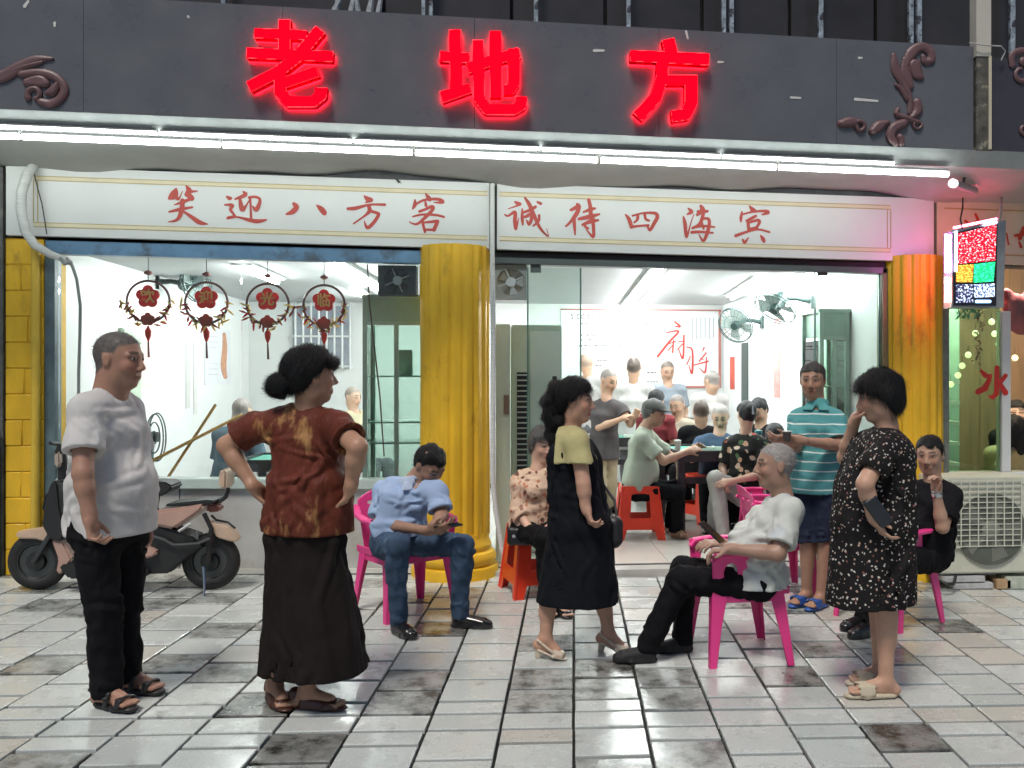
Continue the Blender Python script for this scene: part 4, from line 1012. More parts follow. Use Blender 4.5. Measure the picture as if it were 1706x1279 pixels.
# conduits
cdt = M('conduit_white', (0.55, 0.57, 0.55), 0.5, var=0.12, vs=20, bump=0.5, bs=14, stretch=(0.3, 0.3, 6))
cd1 = thing('conduit', 'white wrapped conduit running down beside the middle column', 'conduit', onY(820, 930, 6.62)[:]); O = cd1.location[:]
pts = [onY(820, 306, 6.80), onY(820, 420, 6.78), onY(822, 560, 6.70), onY(821, 700, 6.70), onY(821, 800, 6.68), onY(826, 850, 6.66), onY(836, 915, 6.62), onY(843, 940, 6.6), onY(858, 950, 6.6)]
mb = MB(); mb.tube([p for p in pts], 0.019, 10); mb.build('hose', cdt, cd1, smooth=True, origin=O)
cd2 = thing('conduit', 'thick white wrapped hose bending over the left end of the slogan board', 'conduit', onY(45, 290, 6.8)[:]); O = cd2.location[:]
pts = [onY(57, 274, 6.83), onY(46, 290, 6.78), onY(36, 320, 6.74), onY(35, 350, 6.74), onY(42, 385, 6.76), onY(58, 408, 6.78), onY(85, 424, 6.80), onY(108, 432, 6.84), onY(118, 438, 6.86)]
mb = MB(); mb.tube(pts, [0.030, .033, .034, .034, .033, .031, .027, .022, .02], 12); mb.build('hose', cdt, cd2, smooth=True, origin=O)
cd3 = thing('cable', 'grey cable looping down in front of the left window', 'cable', onY(115, 436, 6.8)[:]); O = cd3.location[:]
mb = MB(); mb.tube([onY(100, 430, 6.8), onY(107, 440, 6.78), onY(116, 438, 6.78), onY(112, 430, 6.8), onY(118, 436, 6.8), onY(128, 465, 6.8), onY(134, 510, 6.8), onY(133, 560, 6.82), onY(131, 620, 6.84), onY(131, 760, 6.86)], 0.011, 8); mb.build('wire', M('cable_grey2', (0.26, 0.28, 0.27), 0.5), cd3, smooth=True, origin=O)
cd4 = thing('cable', 'thin dark cable crossing the glass in front of the left cabinet', 'cable', onY(612, 440, 6.9)[:]); O = cd4.location[:]
mb = MB(); mb.tube([onY(612, 440, 6.9), onY(615, 500, 6.9), onY(623, 570, 6.9), onY(633, 660, 6.9), onY(640, 760, 6.9)], 0.006, 6); mb.build('wire', M('cable_brown', (0.08, 0.06, 0.05), 0.5), cd4, smooth=True, origin=O)
cd5 = thing('cable', 'thin dark wire hanging across the left end of the slogan board', 'cable', onY(58, 290, 6.8)[:]); O = cd5.location[:]
mb = MB(); mb.tube([onY(56, 286, 6.82), onY(62, 310, 6.83), onY(70, 340, 6.84), onY(78, 390, 6.85)], 0.0035, 6); mb.build('wire', wk, cd5, smooth=True, origin=O)
gk = thing('gecko', 'small dark gecko clinging to the top of the left slogan board', 'gecko', onY(664, 302, BY)[:]); O = gk.location[:]
V_ = Vol((-.03, -.02, -.03), (.03, .01, .03), 0.0018)
V_.cap((-.008, -.008, .006), (.004, -.008, -.004), .005, .0065, .004); V_.cap((-.008, -.008, .006), (-.018, -.008, .010), .005, .004, .003); V_.cap((.004, -.008, -.004), (.024, -.006, -.016), .004, .0015, .003)
for (a, b) in (((-.005, -.006, .004), (-.012, -.003, -.008)), ((-.006, -.006, .006), (.004, -.003, .014)), ((.003, -.006, -.004), (-.002, -.003, -.018)), ((.004, -.006, -.002), (.016, -.003, .006))): V_.cap(a, b, .0028, .0022, .003)
v, qd = V_.mesh(); np_mesh('body', v, qd, wk, gk)
# ================================================================== inside the shop
def box_o(name, mat, parent, a, b, bevel=0.0, seg=2):
    O = parent.matrix_basis.translation if parent is not None else (0, 0, 0)
    mb = MB(); mb.box(a, b); return mb.build(name, mat, parent, origin=tuple(O), bevel=bevel, seg=seg)
intub = emit_mat('room_tube_glow', (0.95, 1.0, 0.98), 54.0)
def ceil_tube(a, b, lab):
    pa, pb = onZ(*a, CEIL - 0.045), onZ(*b, CEIL - 0.045); c = (pa + pb) / 2
    t = thing('ceiling_tube_light', lab, 'tube light', c[:], group='tube lights on the shop ceiling'); O = c[:]
    mb = MB(); mb.tube([pa, pb], 0.02, 10); mb.build('tube', intub, t, smooth=True, origin=O)
    d = (pb - pa).normalized(); n = Vector((d.y, -d.x, 0)) * 0.075
    mb = MB(); mb.hexa([pa - n + Vector((0, 0, .021)), pa + n + Vector((0, 0, .021)), pb + n + Vector((0, 0, .021)), pb - n + Vector((0, 0, .021))], [pa - n + Vector((0, 0, .045)), pa + n + Vector((0, 0, .045)), pb + n + Vector((0, 0, .045)), pb - n + Vector((0, 0, .045))]); mb.build('housing', hsm, t, origin=O)
    return t
ceil_tube((1102, 447), (1041, 515), 'ceiling tube light leading to the mahjong poster')
ceil_tube((1270, 467), (1220, 497), 'ceiling tube light left of the wall fans')
ceil_tube((1368, 452), (1330, 472), 'short ceiling tube light nearest the right cabinet')
ceil_tube((552, 438), (640, 486), 'ceiling tube light seen through the left window')
for (x, y, lab) in ((-2.2, 8.6, 'ceiling tube light over the left window table'), (-1.6, 10.8, 'ceiling tube light at the back of the left room')):
    c = (x, y, CEIL - .045); t = thing('ceiling_tube_light', lab, 'tube light', c, group='tube lights on the shop ceiling')
    mb = MB(); mb.tube([(0, -.6, 0), (0, .6, 0)], 0.02, 10); mb.build('tube', intub, t, smooth=True)
    mb = MB(); mb.box((-.075, -.6, .021), (.075, .6, .044)); mb.build('housing', hsm, t)

def wall_sheet(name, label, cat, p0, p1, Yp, mat, th=0.006):
    """flat sheet on the back wall between two photo points"""
    a, b = onY(*p0, Yp), onY(*p1, Yp); t = thing(name, label, cat, ((a.x + b.x) / 2, Yp, min(a.z, b.z)))
    mb = MB(); mb.box((a.x, Yp - th, a.z), (b.x, Yp, b.z)); mb.build('sheet', mat, t, origin=t.location[:]); return t
# the big mahjong poster
PY_ = BACKY - 0.01
pst = wall_sheet('wall_poster', 'large white poster with red brush characters on the back wall', 'poster', (935, 517), (1200, 645), PY_, M('poster_white', (0.80, 0.84, 0.84), 0.4, var=0.02))
O = pst.location[:]
rb_ = M('poster_border', (0.45, 0.16, 0.14), 0.5)
for (a, b) in (((934, 514), (1201, 518)), ((1197, 518), (1201, 646)), ((934, 643), (1197, 646))):
    p, q_ = onY(*a, PY_ - .01), onY(*b, PY_ - .01); mb = MB(); mb.box((p.x, PY_ - .014, q_.z), (q_.x, PY_ - .0065, p.z)); mb.build('poster_border', rb_, pst, origin=O)
MJ = [[(1120, 215, 12), (1175, 265, 18), (1125, 265, 8)], [(1035, 330, 10), (1160, 315, 16), (1060, 430, 18), (950, 570, 20)], [(1065, 440, 8), (1130, 420, 9)], [(1110, 410, 12), (1100, 530, 13)], [(1105, 450, 8), (1055, 510, 10)], [(1160, 420, 8), (1220, 415, 9)], [(1215, 355, 13), (1205, 590, 16), (1160, 490, 6)], [(1205, 440, 9), (1150, 500, 9)],
      [(1240, 475, 9), (1300, 510, 14), (1298, 740, 16), (1265, 660, 6)], [(1280, 570, 9), (1245, 650, 10)], [(1420, 480, 12), (1405, 515, 8)], [(1440, 535, 12), (1370, 620, 11)], [(1310, 660, 9), (1460, 620, 13)], [(1445, 580, 9), (1430, 730, 14), (1375, 690, 6)], [(1385, 590, 9), (1410, 600, 9)]]
for grp in (MJ[:8], MJ[8:]):
    st2 = [[(x / 6.093 + 940, y / 6.093 + 500, w / 6.093 * 1.25) for (x, y, w) in s] for s in grp]
    D, gx, gy = glyph_field(st2, 0.6, pad=3, smooth=True)
    v, f = plate(D, gx, gy, lambda x, y: (onY(x, y, PY_ - .010), onY(x, y, PY_ - .0062)))
    mesh_obj('brush_character', v, f, M('poster_red', (0.55, 0.05, 0.04), 0.5), pst, origin=O)
ink = M('poster_ink', (0.05, 0.05, 0.06), 0.6)
rgp = random.Random(5)
def ink_line(x0, x1, y, h, horizontal=True):
    mb = MB(); x = x0
    while x < x1:
        w = rgp.uniform(1.2, 5.5); a = onY(x, y - h / 2 + rgp.uniform(-.3, .3), PY_ - .008); b = onY(min(x + w, x1), y + h / 2, PY_ - .008)
        mb.box((a.x, PY_ - .009, b.z), (b.x, PY_ - .0062, a.z)); x += w + rgp.uniform(.6, 2.4)
    return mb
for (x0, x1, yy, h) in ((968, 1087, 539, 1.0), (968, 1087, 558, 1.1), (968, 1020, 566, 1.0), (964, 1080, 576, 1.1), (962, 1004, 581, .9), (992, 1015, 600, 1), (992, 1003, 609, 1), (1078, 1093, 620.5, 1), (1078, 1096, 636, 1)):
    ink_line(x0, x1, yy, h * 1.7).build('text_line', ink, pst, origin=O)
for k in range(9):   # small vertical glyph-like title marks
    x = 953 + k * 9.2; st2 = [[(x - 2.5, 525 + rgp.uniform(-2, 1), 1.1), (x + 2.5, 525 + rgp.uniform(-1, 1), 1.1)], [(x + rgp.uniform(-1, 1), 522, 1.2), (x + rgp.uniform(-1, 1), 531, 1.1)], [(x - 2.5, 529 + rgp.uniform(-1, 1), 1), (x + 2.5, 530, 1)]]
    D, gx, gy = glyph_field(st2, 0.5, pad=2); v, f = plate(D, gx, gy, lambda x, y: (onY(x, y, PY_ - .009), onY(x, y, PY_ - .0062))); mesh_obj('title_mark', v, f, M('poster_title', (0.22, 0.12, 0.13), 0.6), pst, origin=O)
for k in range(6):
    mb = MB(); a = onY(1153 + k * 7, 529, PY_); b = onY(1154 + k * 7, 566 + rgp.uniform(-6, 3), PY_); mb.box((a.x, PY_ - .009, b.z), (b.x, PY_ - .0062, a.z)); mb.build('text_column', M('poster_grey', (0.30, 0.30, 0.36), 0.6), pst, origin=O)
chart = wall_sheet('wall_chart', 'pale green ruled chart on the back wall left of the poster', 'chart', (890, 540), (933, 640), PY_, M('chart_green', (0.62, 0.74, 0.66), 0.5, var=0.03))
for k in range(7):
    a = onY(893, 548 + k * 13, PY_); b = onY(931, 549 + k * 13, PY_); mb = MB(); mb.box((a.x, PY_ - .009, b.z), (b.x, PY_ - .0062, a.z)); mb.build('rule_line', ink, chart, origin=chart.location[:])
# right side wall: door frame, scrolls, papers
def side_sheet(name, label, cat, pxa, pxb, pya, pyb, X, mat, th=0.008):
    a, b = onX(pxa, pya, X), onX(pxb, pyb, X); t = thing(name, label, cat, (X, (a.y + b.y) / 2, min(a.z, b.z)))
    sg = -1 if X > 0 else 1
    mb = MB(); mb.box((X + sg * .001, a.y, a.z), (X + sg * th, b.y, b.z)); mb.build('sheet', mat, t, origin=t.location[:]); return t
redp = M('scroll_red', (0.50, 0.06, 0.03), 0.5, var=0.2, vs=14)
side_sheet('hanging_scroll', 'narrow red scroll on the right wall next to the poster', 'scroll', 1224, 1217, 594, 648, 3.03, redp)
side_sheet('dark_doorway', 'narrow dark green door seen edge on at the right wall', 'door', 1247, 1236, 570, 800, 3.03, M('dark_green_door', (0.012, 0.035, 0.030), 0.4))
side_sheet('hanging_scroll', 'pink topped red banner on the right wall under the upper fan', 'scroll', 1300, 1290, 528, 662, 3.03, M('banner_pink', (0.62, 0.28, 0.26), 0.5, var=0.35, vs=10))
ws = M('paper_white', (0.72, 0.74, 0.74), 0.5, var=0.06, vs=8)
side_sheet('wall_paper', 'pale notice sheet on the right wall beside the glass door', 'notice', 1340, 1322, 520, 640, 3.03, ws)
# left side wall posters
side_sheet('wall_poster', 'pink edged poster on the left wall behind the first hanging ornament', 'poster', 222, 252, 540, 645, -3.30, M('poster_pink', (0.70, 0.52, 0.50), 0.5, var=0.15, vs=8))
lp = side_sheet('wall_poster', 'printed poster with a figure down one side on the left wall', 'poster', 340, 383, 544, 640, -3.30, M('poster_pale', (0.66, 0.67, 0.70), 0.5, var=0.05))
a, b = onX(366, 552, -3.30), onX(380, 632, -3.30)
D, gx, gy = glyph_field([[(372, 556, 5), (373, 580, 8), (371, 610, 9), (374, 628, 6)]], 0.8, pad=2, smooth=True); v, f = plate(D, gx, gy, lambda x, y: (onX(x, y, -3.30) + Vector((.012, 0, 0)), onX(x, y, -3.30) + Vector((.0085, 0, 0)))); mesh_obj('figure_print', v, f, M('print_orange', (0.48, 0.24, 0.14), 0.5, var=0.3, vs=20), lp, origin=lp.location[:])
for k in range(8):
    a, b = onX(346, 560 + k * 9, -3.30), onX(362, 561 + k * 9, -3.30); mb = MB(); mb.box((-3.2915, a.y, a.z), (-3.289, b.y, b.z)); mb.build('text_line', M('ink_grey', (0.40, 0.40, 0.45), 0.6), lp, origin=lp.location[:])
side_sheet('wall_strip', 'narrow pale paper strip on the left wall beside the printed poster', 'notice', 309, 316, 575, 680, -3.30, M('strip_grey', (0.56, 0.56, 0.55), 0.5, var=0.1))
side_sheet('wall_strip', 'second faint paper strip on the left wall nearest the corner', 'notice', 322, 327, 570, 690, -3.30, M('strip_grey2', (0.62, 0.62, 0.60), 0.5, var=0.1))
# barred window at the back of the left room
GY_ = BACKY - 0.02
gw = thing('barred_window', 'barred grey window on the back wall above the hair bun woman', 'window', onY(540, 610, GY_)[:]); O = gw.location[:]
a, b = onY(488, 506, GY_), onY(585, 612, GY_)
box_o('pane', M('window_dusk', (0.32, 0.35, 0.40), 0.15, var=0.3, vs=3), gw, (a.x, GY_ - .01, b.z), (b.x, GY_, a.z))
for k in range(8):
    p = onY(492 + k * 13, 550, GY_ - .05); mb = MB(); mb.tube([(p.x, GY_ - .05, b.z - .02), (p.x, GY_ - .05, a.z + .02)], 0.014, 8); mb.build('bar', M('bar_white', (0.66, 0.68, 0.68), 0.4), gw, origin=O)
for py in (508, 560, 610):
    p = onY(540, py, GY_ - .05); mb = MB(); mb.box((a.x - .02, GY_ - .06, p.z - .012), (b.x + .02, GY_ - .04, p.z + .012)); mb.build('frame_rail', M('bar_white'), gw, origin=O)

# --- display cabinets
cgr = M('cabinet_green_frame', (0.36, 0.50, 0.43), 0.35, var=0.06); cgd = M('cabinet_green_panel', (0.30, 0.45, 0.37), 0.3, var=0.08)
cgl = glass_mat('cabinet_glass', (0.80, 0.93, 0.87), 0.10); shelfm = M('cabinet_shelf', (0.60, 0.72, 0.67), 0.2, var=0.05)
def cabinet(label, x0, x1, y0, y1, z1, zh, shelves):
    t = thing('display_cabinet', label, 'cabinet', ((x0 + x1) / 2, (y0 + y1) / 2, FLOORZ)); xm = (x0 + x1) / 2
    z0 = FLOORZ; e = 0.018
    for x in (x0, x1 - 2 * e):
        for y in (y0, y1 - 2 * e): box_o('upright', cgr, t, (x, y, z0), (x + 2 * e, y + 2 * e, z1))
    box_o('mullion', cgr, t, (xm - e, y0, z0 + .4), (xm + e, y0 + 2 * e, zh))
    box_o('head_panel', cgd, t, (x0 + 2 * e, y0 + .004, zh), (x1 - 2 * e, y1 - .004, z1 - .03)); box_o('top', cgr, t, (x0 - .01, y0 - .01, z1 - .03), (x1 + .01, y1 + .01, z1), 0.004)
    box_o('head_rail', cgr, t, (x0 + 2 * e, y0 - .004, zh - .03), (x1 - 2 * e, y0 + .03, zh))
    box_o('base', cgr, t, (x0, y0 - .002, z0), (x1, y1, z0 + .38))
    for zz in shelves: box_o('shelf', shelfm, t, (x0 + 2 * e + .002, y0 + .03, zz), (x1 - 2 * e - .002, y1 - .03, zz + .012))
    for (a, b) in ((x0 + 2 * e, xm - e), (xm + e, x1 - 2 * e)): box_o('door_glass', cgl, t, (a + .002, y0 + .01, z0 + .39), (b - .002, y0 + .015, zh - .035))
    for x in (x0 + .012, x1 - .018): box_o('side_glass', cgl, t, (x, y0 + 2 * e, z0 + .39), (x + .005, y1 - 2 * e, zh - .035))
    return t
ca = onY(604, 490, 7.45); cb = onY(716, 800, 7.45)
cabL = cabinet('green framed glass cabinet behind the left window beside the column', ca.x, cb.x, 7.45, 7.95, onY(604, 490, 7.45).z, onY(604, 535, 7.45).z, [0.95, onY(600, 705, 7.5).z, onY(600, 628, 7.5).z])
ca = onY(1366, 514, 7.7); cb = onY(1470, 514, 7.7)
cabR = cabinet('green framed glass cabinet at the right end of the doorway', ca.x, min(cb.x, 3.02), 7.7, 8.2, ca.z, onY(1366, 560, 7.7).z, [0.75, onY(1400, 645, 7.75).z])
bag = thing('display_box', 'small green box standing on the upper shelf of the left cabinet', 'box', (onY(675, 628, 7.6).x, 7.65, onY(600, 628, 7.5).z + .012))
mb = MB(); mb.box((-.055, -.04, 0), (.055, .04, .20)); mb.build('carton', M('carton_green', (0.22, 0.36, 0.31), 0.4, var=0.15), bag, bevel=0.004)
mb = MB(); mb.box((-.05, -.035, .2005), (.05, .035, .212)); mb.build('lid', M('carton_green'), bag)
# --- floor standing air conditioners
def floor_ac(label, x0, x1, y0, y1, z1, lx0, lx1, lz0, lz1, body, n):
    t = thing('floor_air_conditioner', label, 'air conditioner', ((x0 + x1) / 2, (y0 + y1) / 2, FLOORZ))
    box_o('casing', body, t, (x0, y0, FLOORZ), (x1, y1, z1), 0.012)
    box_o('front_panel', M('ac_panel', (0.72, 0.78, 0.76), 0.3, var=0.04), t, (lx1 + .02, y0 - .014, FLOORZ + .3), (x1 - .012, y0 - .0005, z1 - .05), 0.006)
    box_o('grille_recess', blk, t, (lx0, y0 - .006, lz0), (lx1, y0 - .0005, lz1))
    for k in range(n):
        z = lz0 + (lz1 - lz0) * (k + .5) / n; box_o('louvre', M('ac_louvre', (0.50, 0.55, 0.52), 0.4), t, (lx0 + .002, y0 - .016, z - .006), (lx1 - .002, y0 - .0065, z + .005))
    return t
p = lambda px, Y=7.5: onY(px, 600, Y).x
acb_ = M('ac_pale_green', (0.50, 0.60, 0.53), 0.4, var=0.06)
floor_ac('tall pale green floor air conditioner standing behind the glass door', p(851), p(936), 7.5, 7.95, onY(851, 541, 7.5).z, p(861), p(879), onY(861, 850, 7.5).z, onY(861, 620, 7.5).z, acb_, 26)
floor_ac('pale green floor air conditioner behind the man in the white shirt', onY(128, 600, 8.2).x, onY(206, 600, 8.2).x, 8.2, 8.6, onY(128, 545, 8.2).z, onY(134, 600, 8.2).x, onY(166, 600, 8.2).x, onY(134, 690, 8.2).z, onY(134, 605, 8.2).z, M('ac_green2', (0.40, 0.48, 0.38), 0.4, var=0.06), 9)
# open green door leaf at the left of the doorway
dl = thing('door_leaf', 'pale green panel standing at the left jamb of the doorway', 'panel', (onY(835, 600, 7.15).x, 7.15, FLOORZ))
box_o('panel', M('leaf_green', (0.52, 0.62, 0.53), 0.4, var=0.06), dl, (onY(826, 600, 7.15).x, 7.12, FLOORZ), (onY(850, 600, 7.15).x, 7.17, onY(835, 540, 7.15).z), 0.004)
box_o('lock', M('lock_brown', (0.22, 0.15, 0.10), 0.4), dl, (onY(839, 600, 7.12).x, 7.108, onY(839, 690, 7.12).z), (onY(848, 600, 7.12).x, 7.1195, onY(839, 658, 7.12).z))
# --- exhaust fans in the transoms
def exhaust(label, px0, py0, px1, py1, Y, framem, bladem, hubm, white):
    a, b = onY(px0, py0, Y), onY(px1, py1, Y); cx, cz = (a.x + b.x) / 2, (a.z + b.z) / 2; w = (b.x - a.x) / 2; h = (a.z - b.z) / 2
    t = thing('exhaust_fan', label, 'exhaust fan', (cx, Y, b.z)); O = t.location[:]
    def ring(px): pass
    xs = np.linspace(-w, w, 44); ys = np.linspace(-h, h, 40); X, Z = np.meshgrid(xs, ys, indexing='ij')
    D = np.maximum(np.maximum(np.abs(X) - w * .98, np.abs(Z) - h * .98), (min(w, h) * 0.86) - np.hypot(X, Z))
    v, f = plate(D, xs, ys, lambda x, y: (Vector((cx + x, Y, cz + y)), Vector((cx + x, Y + .03, cz + y)))); mesh_obj('frame', v, f, framem, t, origin=O)
    box_o('backing', blk if not white else M('fan_back_grey', (0.45, 0.47, 0.46), 0.5), t, (cx - w, Y + .10, cz - h), (cx + w, Y + .105, cz + h))
    r = min(w, h) * .82
    for k in range(5):
        an = k * 2 * math.pi / 5; D = None; v = []; 
        for i in range(6):
            rr = r * (0.28 + 0.72 * i / 5); tw = 0.05 + .012 * i
            for sgn in (-1, 1):
                aa = an + sgn * (0.30 + 0.02 * i); v.append((cx + rr * math.cos(aa), Y + .06 + sgn * .018, cz + rr * math.sin(aa)))
        f = [(2 * i, 2 * i + 1, 2 * i + 3, 2 * i + 2) for i in range(5)]; mesh_obj('blade', v, f, bladem, t, True, O)
    mb = MB(); mb.lathe([(r * .36, 0.0), (r * .38, .03), (r * .34, .06)], (cx, Y + .015, cz), 20, 'y'); mb.build('motor', hubm, t, smooth=True, origin=O)
    for k in range(4):
        an = k * math.pi / 2 + .4; mb = MB(); mb.tube([(cx + r * .3 * math.cos(an), Y + .012, cz + r * .3 * math.sin(an)), (cx + r * 1.04 * math.cos(an), Y + .012, cz + r * 1.04 * math.sin(an))], 0.005, 6); mb.build('bracket', hubm, t, origin=O)
    return t
exhaust('black exhaust fan in the upper corner of the left window', 629, 441, 694, 492, FY + 0.05, M('fan_black', (0.02, 0.022, 0.022), 0.4), M('blade_dark', (0.06, 0.07, 0.07), 0.3), M('fan_motor_grey', (0.33, 0.37, 0.36), 0.35), False)
exhaust('pale exhaust fan in the transom above the glass door', 824, 440, 878, 498, FY + 0.05, M('fan_frame_grey', (0.33, 0.36, 0.34), 0.4), M('blade_pale', (0.5, 0.53, 0.52), 0.4), M('fan_motor_white', (0.58, 0.61, 0.61), 0.35), True)
# --- wall fans
def wall_fan(label, c, wall_p, face, R):
    t = thing('wall_fan', label, 'wall fan', tuple(c)); O = t.location[:]; c = Vector(c); n = Vector(face).normalized()
    u = n.cross(UP).normalized(); w = u.cross(n)
    dkf = M('fan_dark_green', (0.02, 0.045, 0.042), 0.4); cage = M('fan_cage', (0.05, 0.09, 0.085), 0.35, metal=0.3)
    for (rr, off) in ((R, 0), (R * .98, .03), (R * .6, .045), (R * .3, .05)):
        mb = MB(); mb.tube([c + n * off + (u * math.cos(k * math.pi / 18) + w * math.sin(k * math.pi / 18)) * rr for k in range(37)], 0.006 if off < .04 else .003, 6, cap=False); mb.build('cage_ring', cage, t, smooth=True, origin=O)
    for k in range(24):
        a = k * math.pi / 12; d = u * math.cos(a) + w * math.sin(a); mb = MB(); mb.tube([c + n * .05 + d * .05, c + n * .045 + d * R * .6, c + n * .03 + d * R * .98, c + d * R, c - n * .05 + d * R * .8, c - n * .07 + d * R * .3], 0.0022, 5); mb.build('cage_wire', cage, t, origin=O)
    for k in range(4):
        a = k * math.pi / 2 + .3; d = u * math.cos(a) + w * math.sin(a); e = n.cross(d); v = []
        for i in range(6):
            rr = R * (.12 + .75 * i / 5); wd = R * (.10 + .22 * math.sin(min(1, i / 3.5) * 1.57))
            v += [c + d * rr - e * wd - n * .02, c + d * rr + e * wd + n * .02]
        mesh_obj('blade', v, [(2 * i, 2 * i + 1, 2 * i + 3, 2 * i + 2) for i in range(5)], M('fan_blade_grey', (0.30, 0.36, 0.34), 0.3), t, True, O)
    mb = MB(); mb.tube([c + n * .055, c + n * .02, c - n * .06, c - n * .16], [0.045, .05, .075, .06], 16); mb.build('motor', dkf, t, smooth=True, origin=O)
    mb = MB(); wp = Vector(wall_p); mid = c - n * .12 - UP * .03; mb.tube([c - n * .12, mid * .5 + wp * .5 + UP * .03, wp], [0.028, .022, .03], 10); mb.build('arm', dkf, t, smooth=True, origin=O)
    mb = MB(); mb.box((wp.x - .03, wp.y - .05, wp.z - .07), (wp.x, wp.y + .05, wp.z + .07)); mb.build('wall_plate', dkf, t, origin=O)
    return t
c1 = onX(1292, 512, 2.66); wall_fan('dark wall fan nearer the doorway, tilted down from the right wall', c1, (3.03, c1.y, c1.z + .06), (-0.55, -0.35, -0.80), 0.215)
c2 = onX(1226, 541, 2.70); wall_fan('dark wall fan farther back, beside the end of the poster', c2, (3.03, c2.y + .03, c2.z + .03), (-0.62, -0.62, -0.45), 0.215)
c3 = onX(325, 470, -2.95); wall_fan('grey wall fan on the left wall behind the second hanging ornament', c3, (-3.30, c3.y, c3.z), (0.8, -0.35, 0.1), 0.19)
# --- mahjong tables with tiles
wdk = M('table_dark_wood', (0.028, 0.026, 0.030), 0.35, var=0.2, vs=10); felt = M('table_felt_green', (0.06, 0.26, 0.19), 0.8, var=0.08, bump=0.2, bs=300); ivory = M('tile_ivory', (0.70, 0.70, 0.64), 0.3, var=0.05); tgreen = M('tile_back_green', (0.05, 0.35, 0.22), 0.3)
def mj_table(label, x, y, w, rz, h=0.77):
    t = thing('mahjong_table', label, 'table', (x, y, FLOORZ), rz)
    for (sx, sy) in ((-1, -1), (1, -1), (1, 1), (-1, 1)):
        mb = MB(); mb.box((sx * (w / 2 - .07), sy * (w / 2 - .07), 0), (sx * (w / 2 - .005), sy * (w / 2 - .005), h - .10)); mb.build('leg', wdk, t, bevel=0.004)
    for (a, b) in (((-w / 2 + .0, -w / 2, h - .10), (w / 2, -w / 2 + .05, h)), ((-w / 2, w / 2 - .05, h - .10), (w / 2, w / 2, h)), ((-w / 2, -w / 2 + .051, h - .10), (-w / 2 + .05, w / 2 - .051, h)), ((w / 2 - .05, -w / 2 + .051, h - .10), (w / 2, w / 2 - .051, h))):
        mb = MB(); mb.box(a, b); mb.build('table_rim', wdk, t, bevel=0.005)
    mb = MB(); mb.box((-w / 2 + .051, -w / 2 + .051, h - .04), (w / 2 - .051, w / 2 - .051, h - .018)); mb.build('felt_top', felt, t)
    mb = MB(); mb.box((-w / 2 + .08, -w / 2 + .02, h - .30), (w / 2 - .08, -w / 2 + .045, h - .24)); mb.build('stretcher', wdk, t)
    return t
tp = onG(1160, 905, FLOORZ)
mj_table('dark mahjong table nearest the doorway with hands and tiles on it', 1.98, 8.58, 0.84, 0.06)
tiles_m = bpy.data.meshes.new('mahjong_tile_mesh'); _b = MB(); _b.box((-.012, -.009, 0), (.012, .009, .034)); _o = _b.build('tmp', ivory, None, bevel=0.002, seg=1); tiles_m = _o.data; bpy.data.objects.remove(_o)
rgm = random.Random(4)
def put_tiles(cx, cy, z, n, spread, lab, grp):
    for k in range(n):
        o = bpy.data.objects.new('mahjong_tile', tiles_m); link(o); tag(o, lab, 'mahjong tile', grp)
        if k < n // 2: o.location = (cx - spread + .0255 * k, cy - spread * .75, z); o.rotation_euler = (0, 0, 0)
        else: o.location = (cx + rgm.uniform(-spread, spread), cy + rgm.uniform(-spread * .6, spread), z + .009); o.rotation_euler = (math.pi / 2, 0, rgm.uniform(0, 3.1))
put_tiles(1.98, 8.58, FLOORZ + .7525, 26, 0.22, 'ivory mahjong tile on the green felt of the nearer table', 'tiles on the nearer mahjong table')
mj_table('mahjong table farther back, in front of the standing man in white', 1.62, 10.35, 0.86, -0.03)
put_tiles(1.62, 10.35, FLOORZ + .7525, 22, 0.24, 'ivory mahjong tile on the table farther back', 'tiles on the farther mahjong table')
cupw = M('cup_white', (0.5, 0.5, 0.48), 0.3); teal_ = M('flask_teal', (0.05, 0.22, 0.25), 0.3)
def cup_at(x, y, z, lab, r=.032, hh=.085, mat=None):
    t = thing('tea_cup', lab, 'cup', (x, y, z)); mb = MB(); mb.lathe([(r * .75, 0), (r, hh), (r * .9, hh), (r * .68, .01)], (0, 0, 0), 14); mb.build('bowl', mat or cupw, t, smooth=True)
    mb = MB(); mb.lathe([(r * 1.02, hh + .001), (r * 1.02, hh + .008), (r * .3, hh + .016)], (0, 0, 0), 14); mb.build('lid', mat or cupw, t, smooth=True)
tz = FLOORZ + .7705
cup_at(1.60, 8.22, tz, 'white tea cup at the near left corner of the nearer table'); cup_at(2.36, 8.24, tz, 'teal flask at the near right corner of the nearer table', .036, .17, teal_); cup_at(1.24, 9.96, tz, 'white tea cup at the near left corner of the farther table'); cup_at(2.0, 10.0, tz, 'red flask at the near right corner of the farther table', .036, .19, M('flask_red', (0.4, 0.04, 0.03), 0.3)); cup_at(1.30, 10.72, tz, 'teal flask at the back of the farther table', .036, .18, teal_)
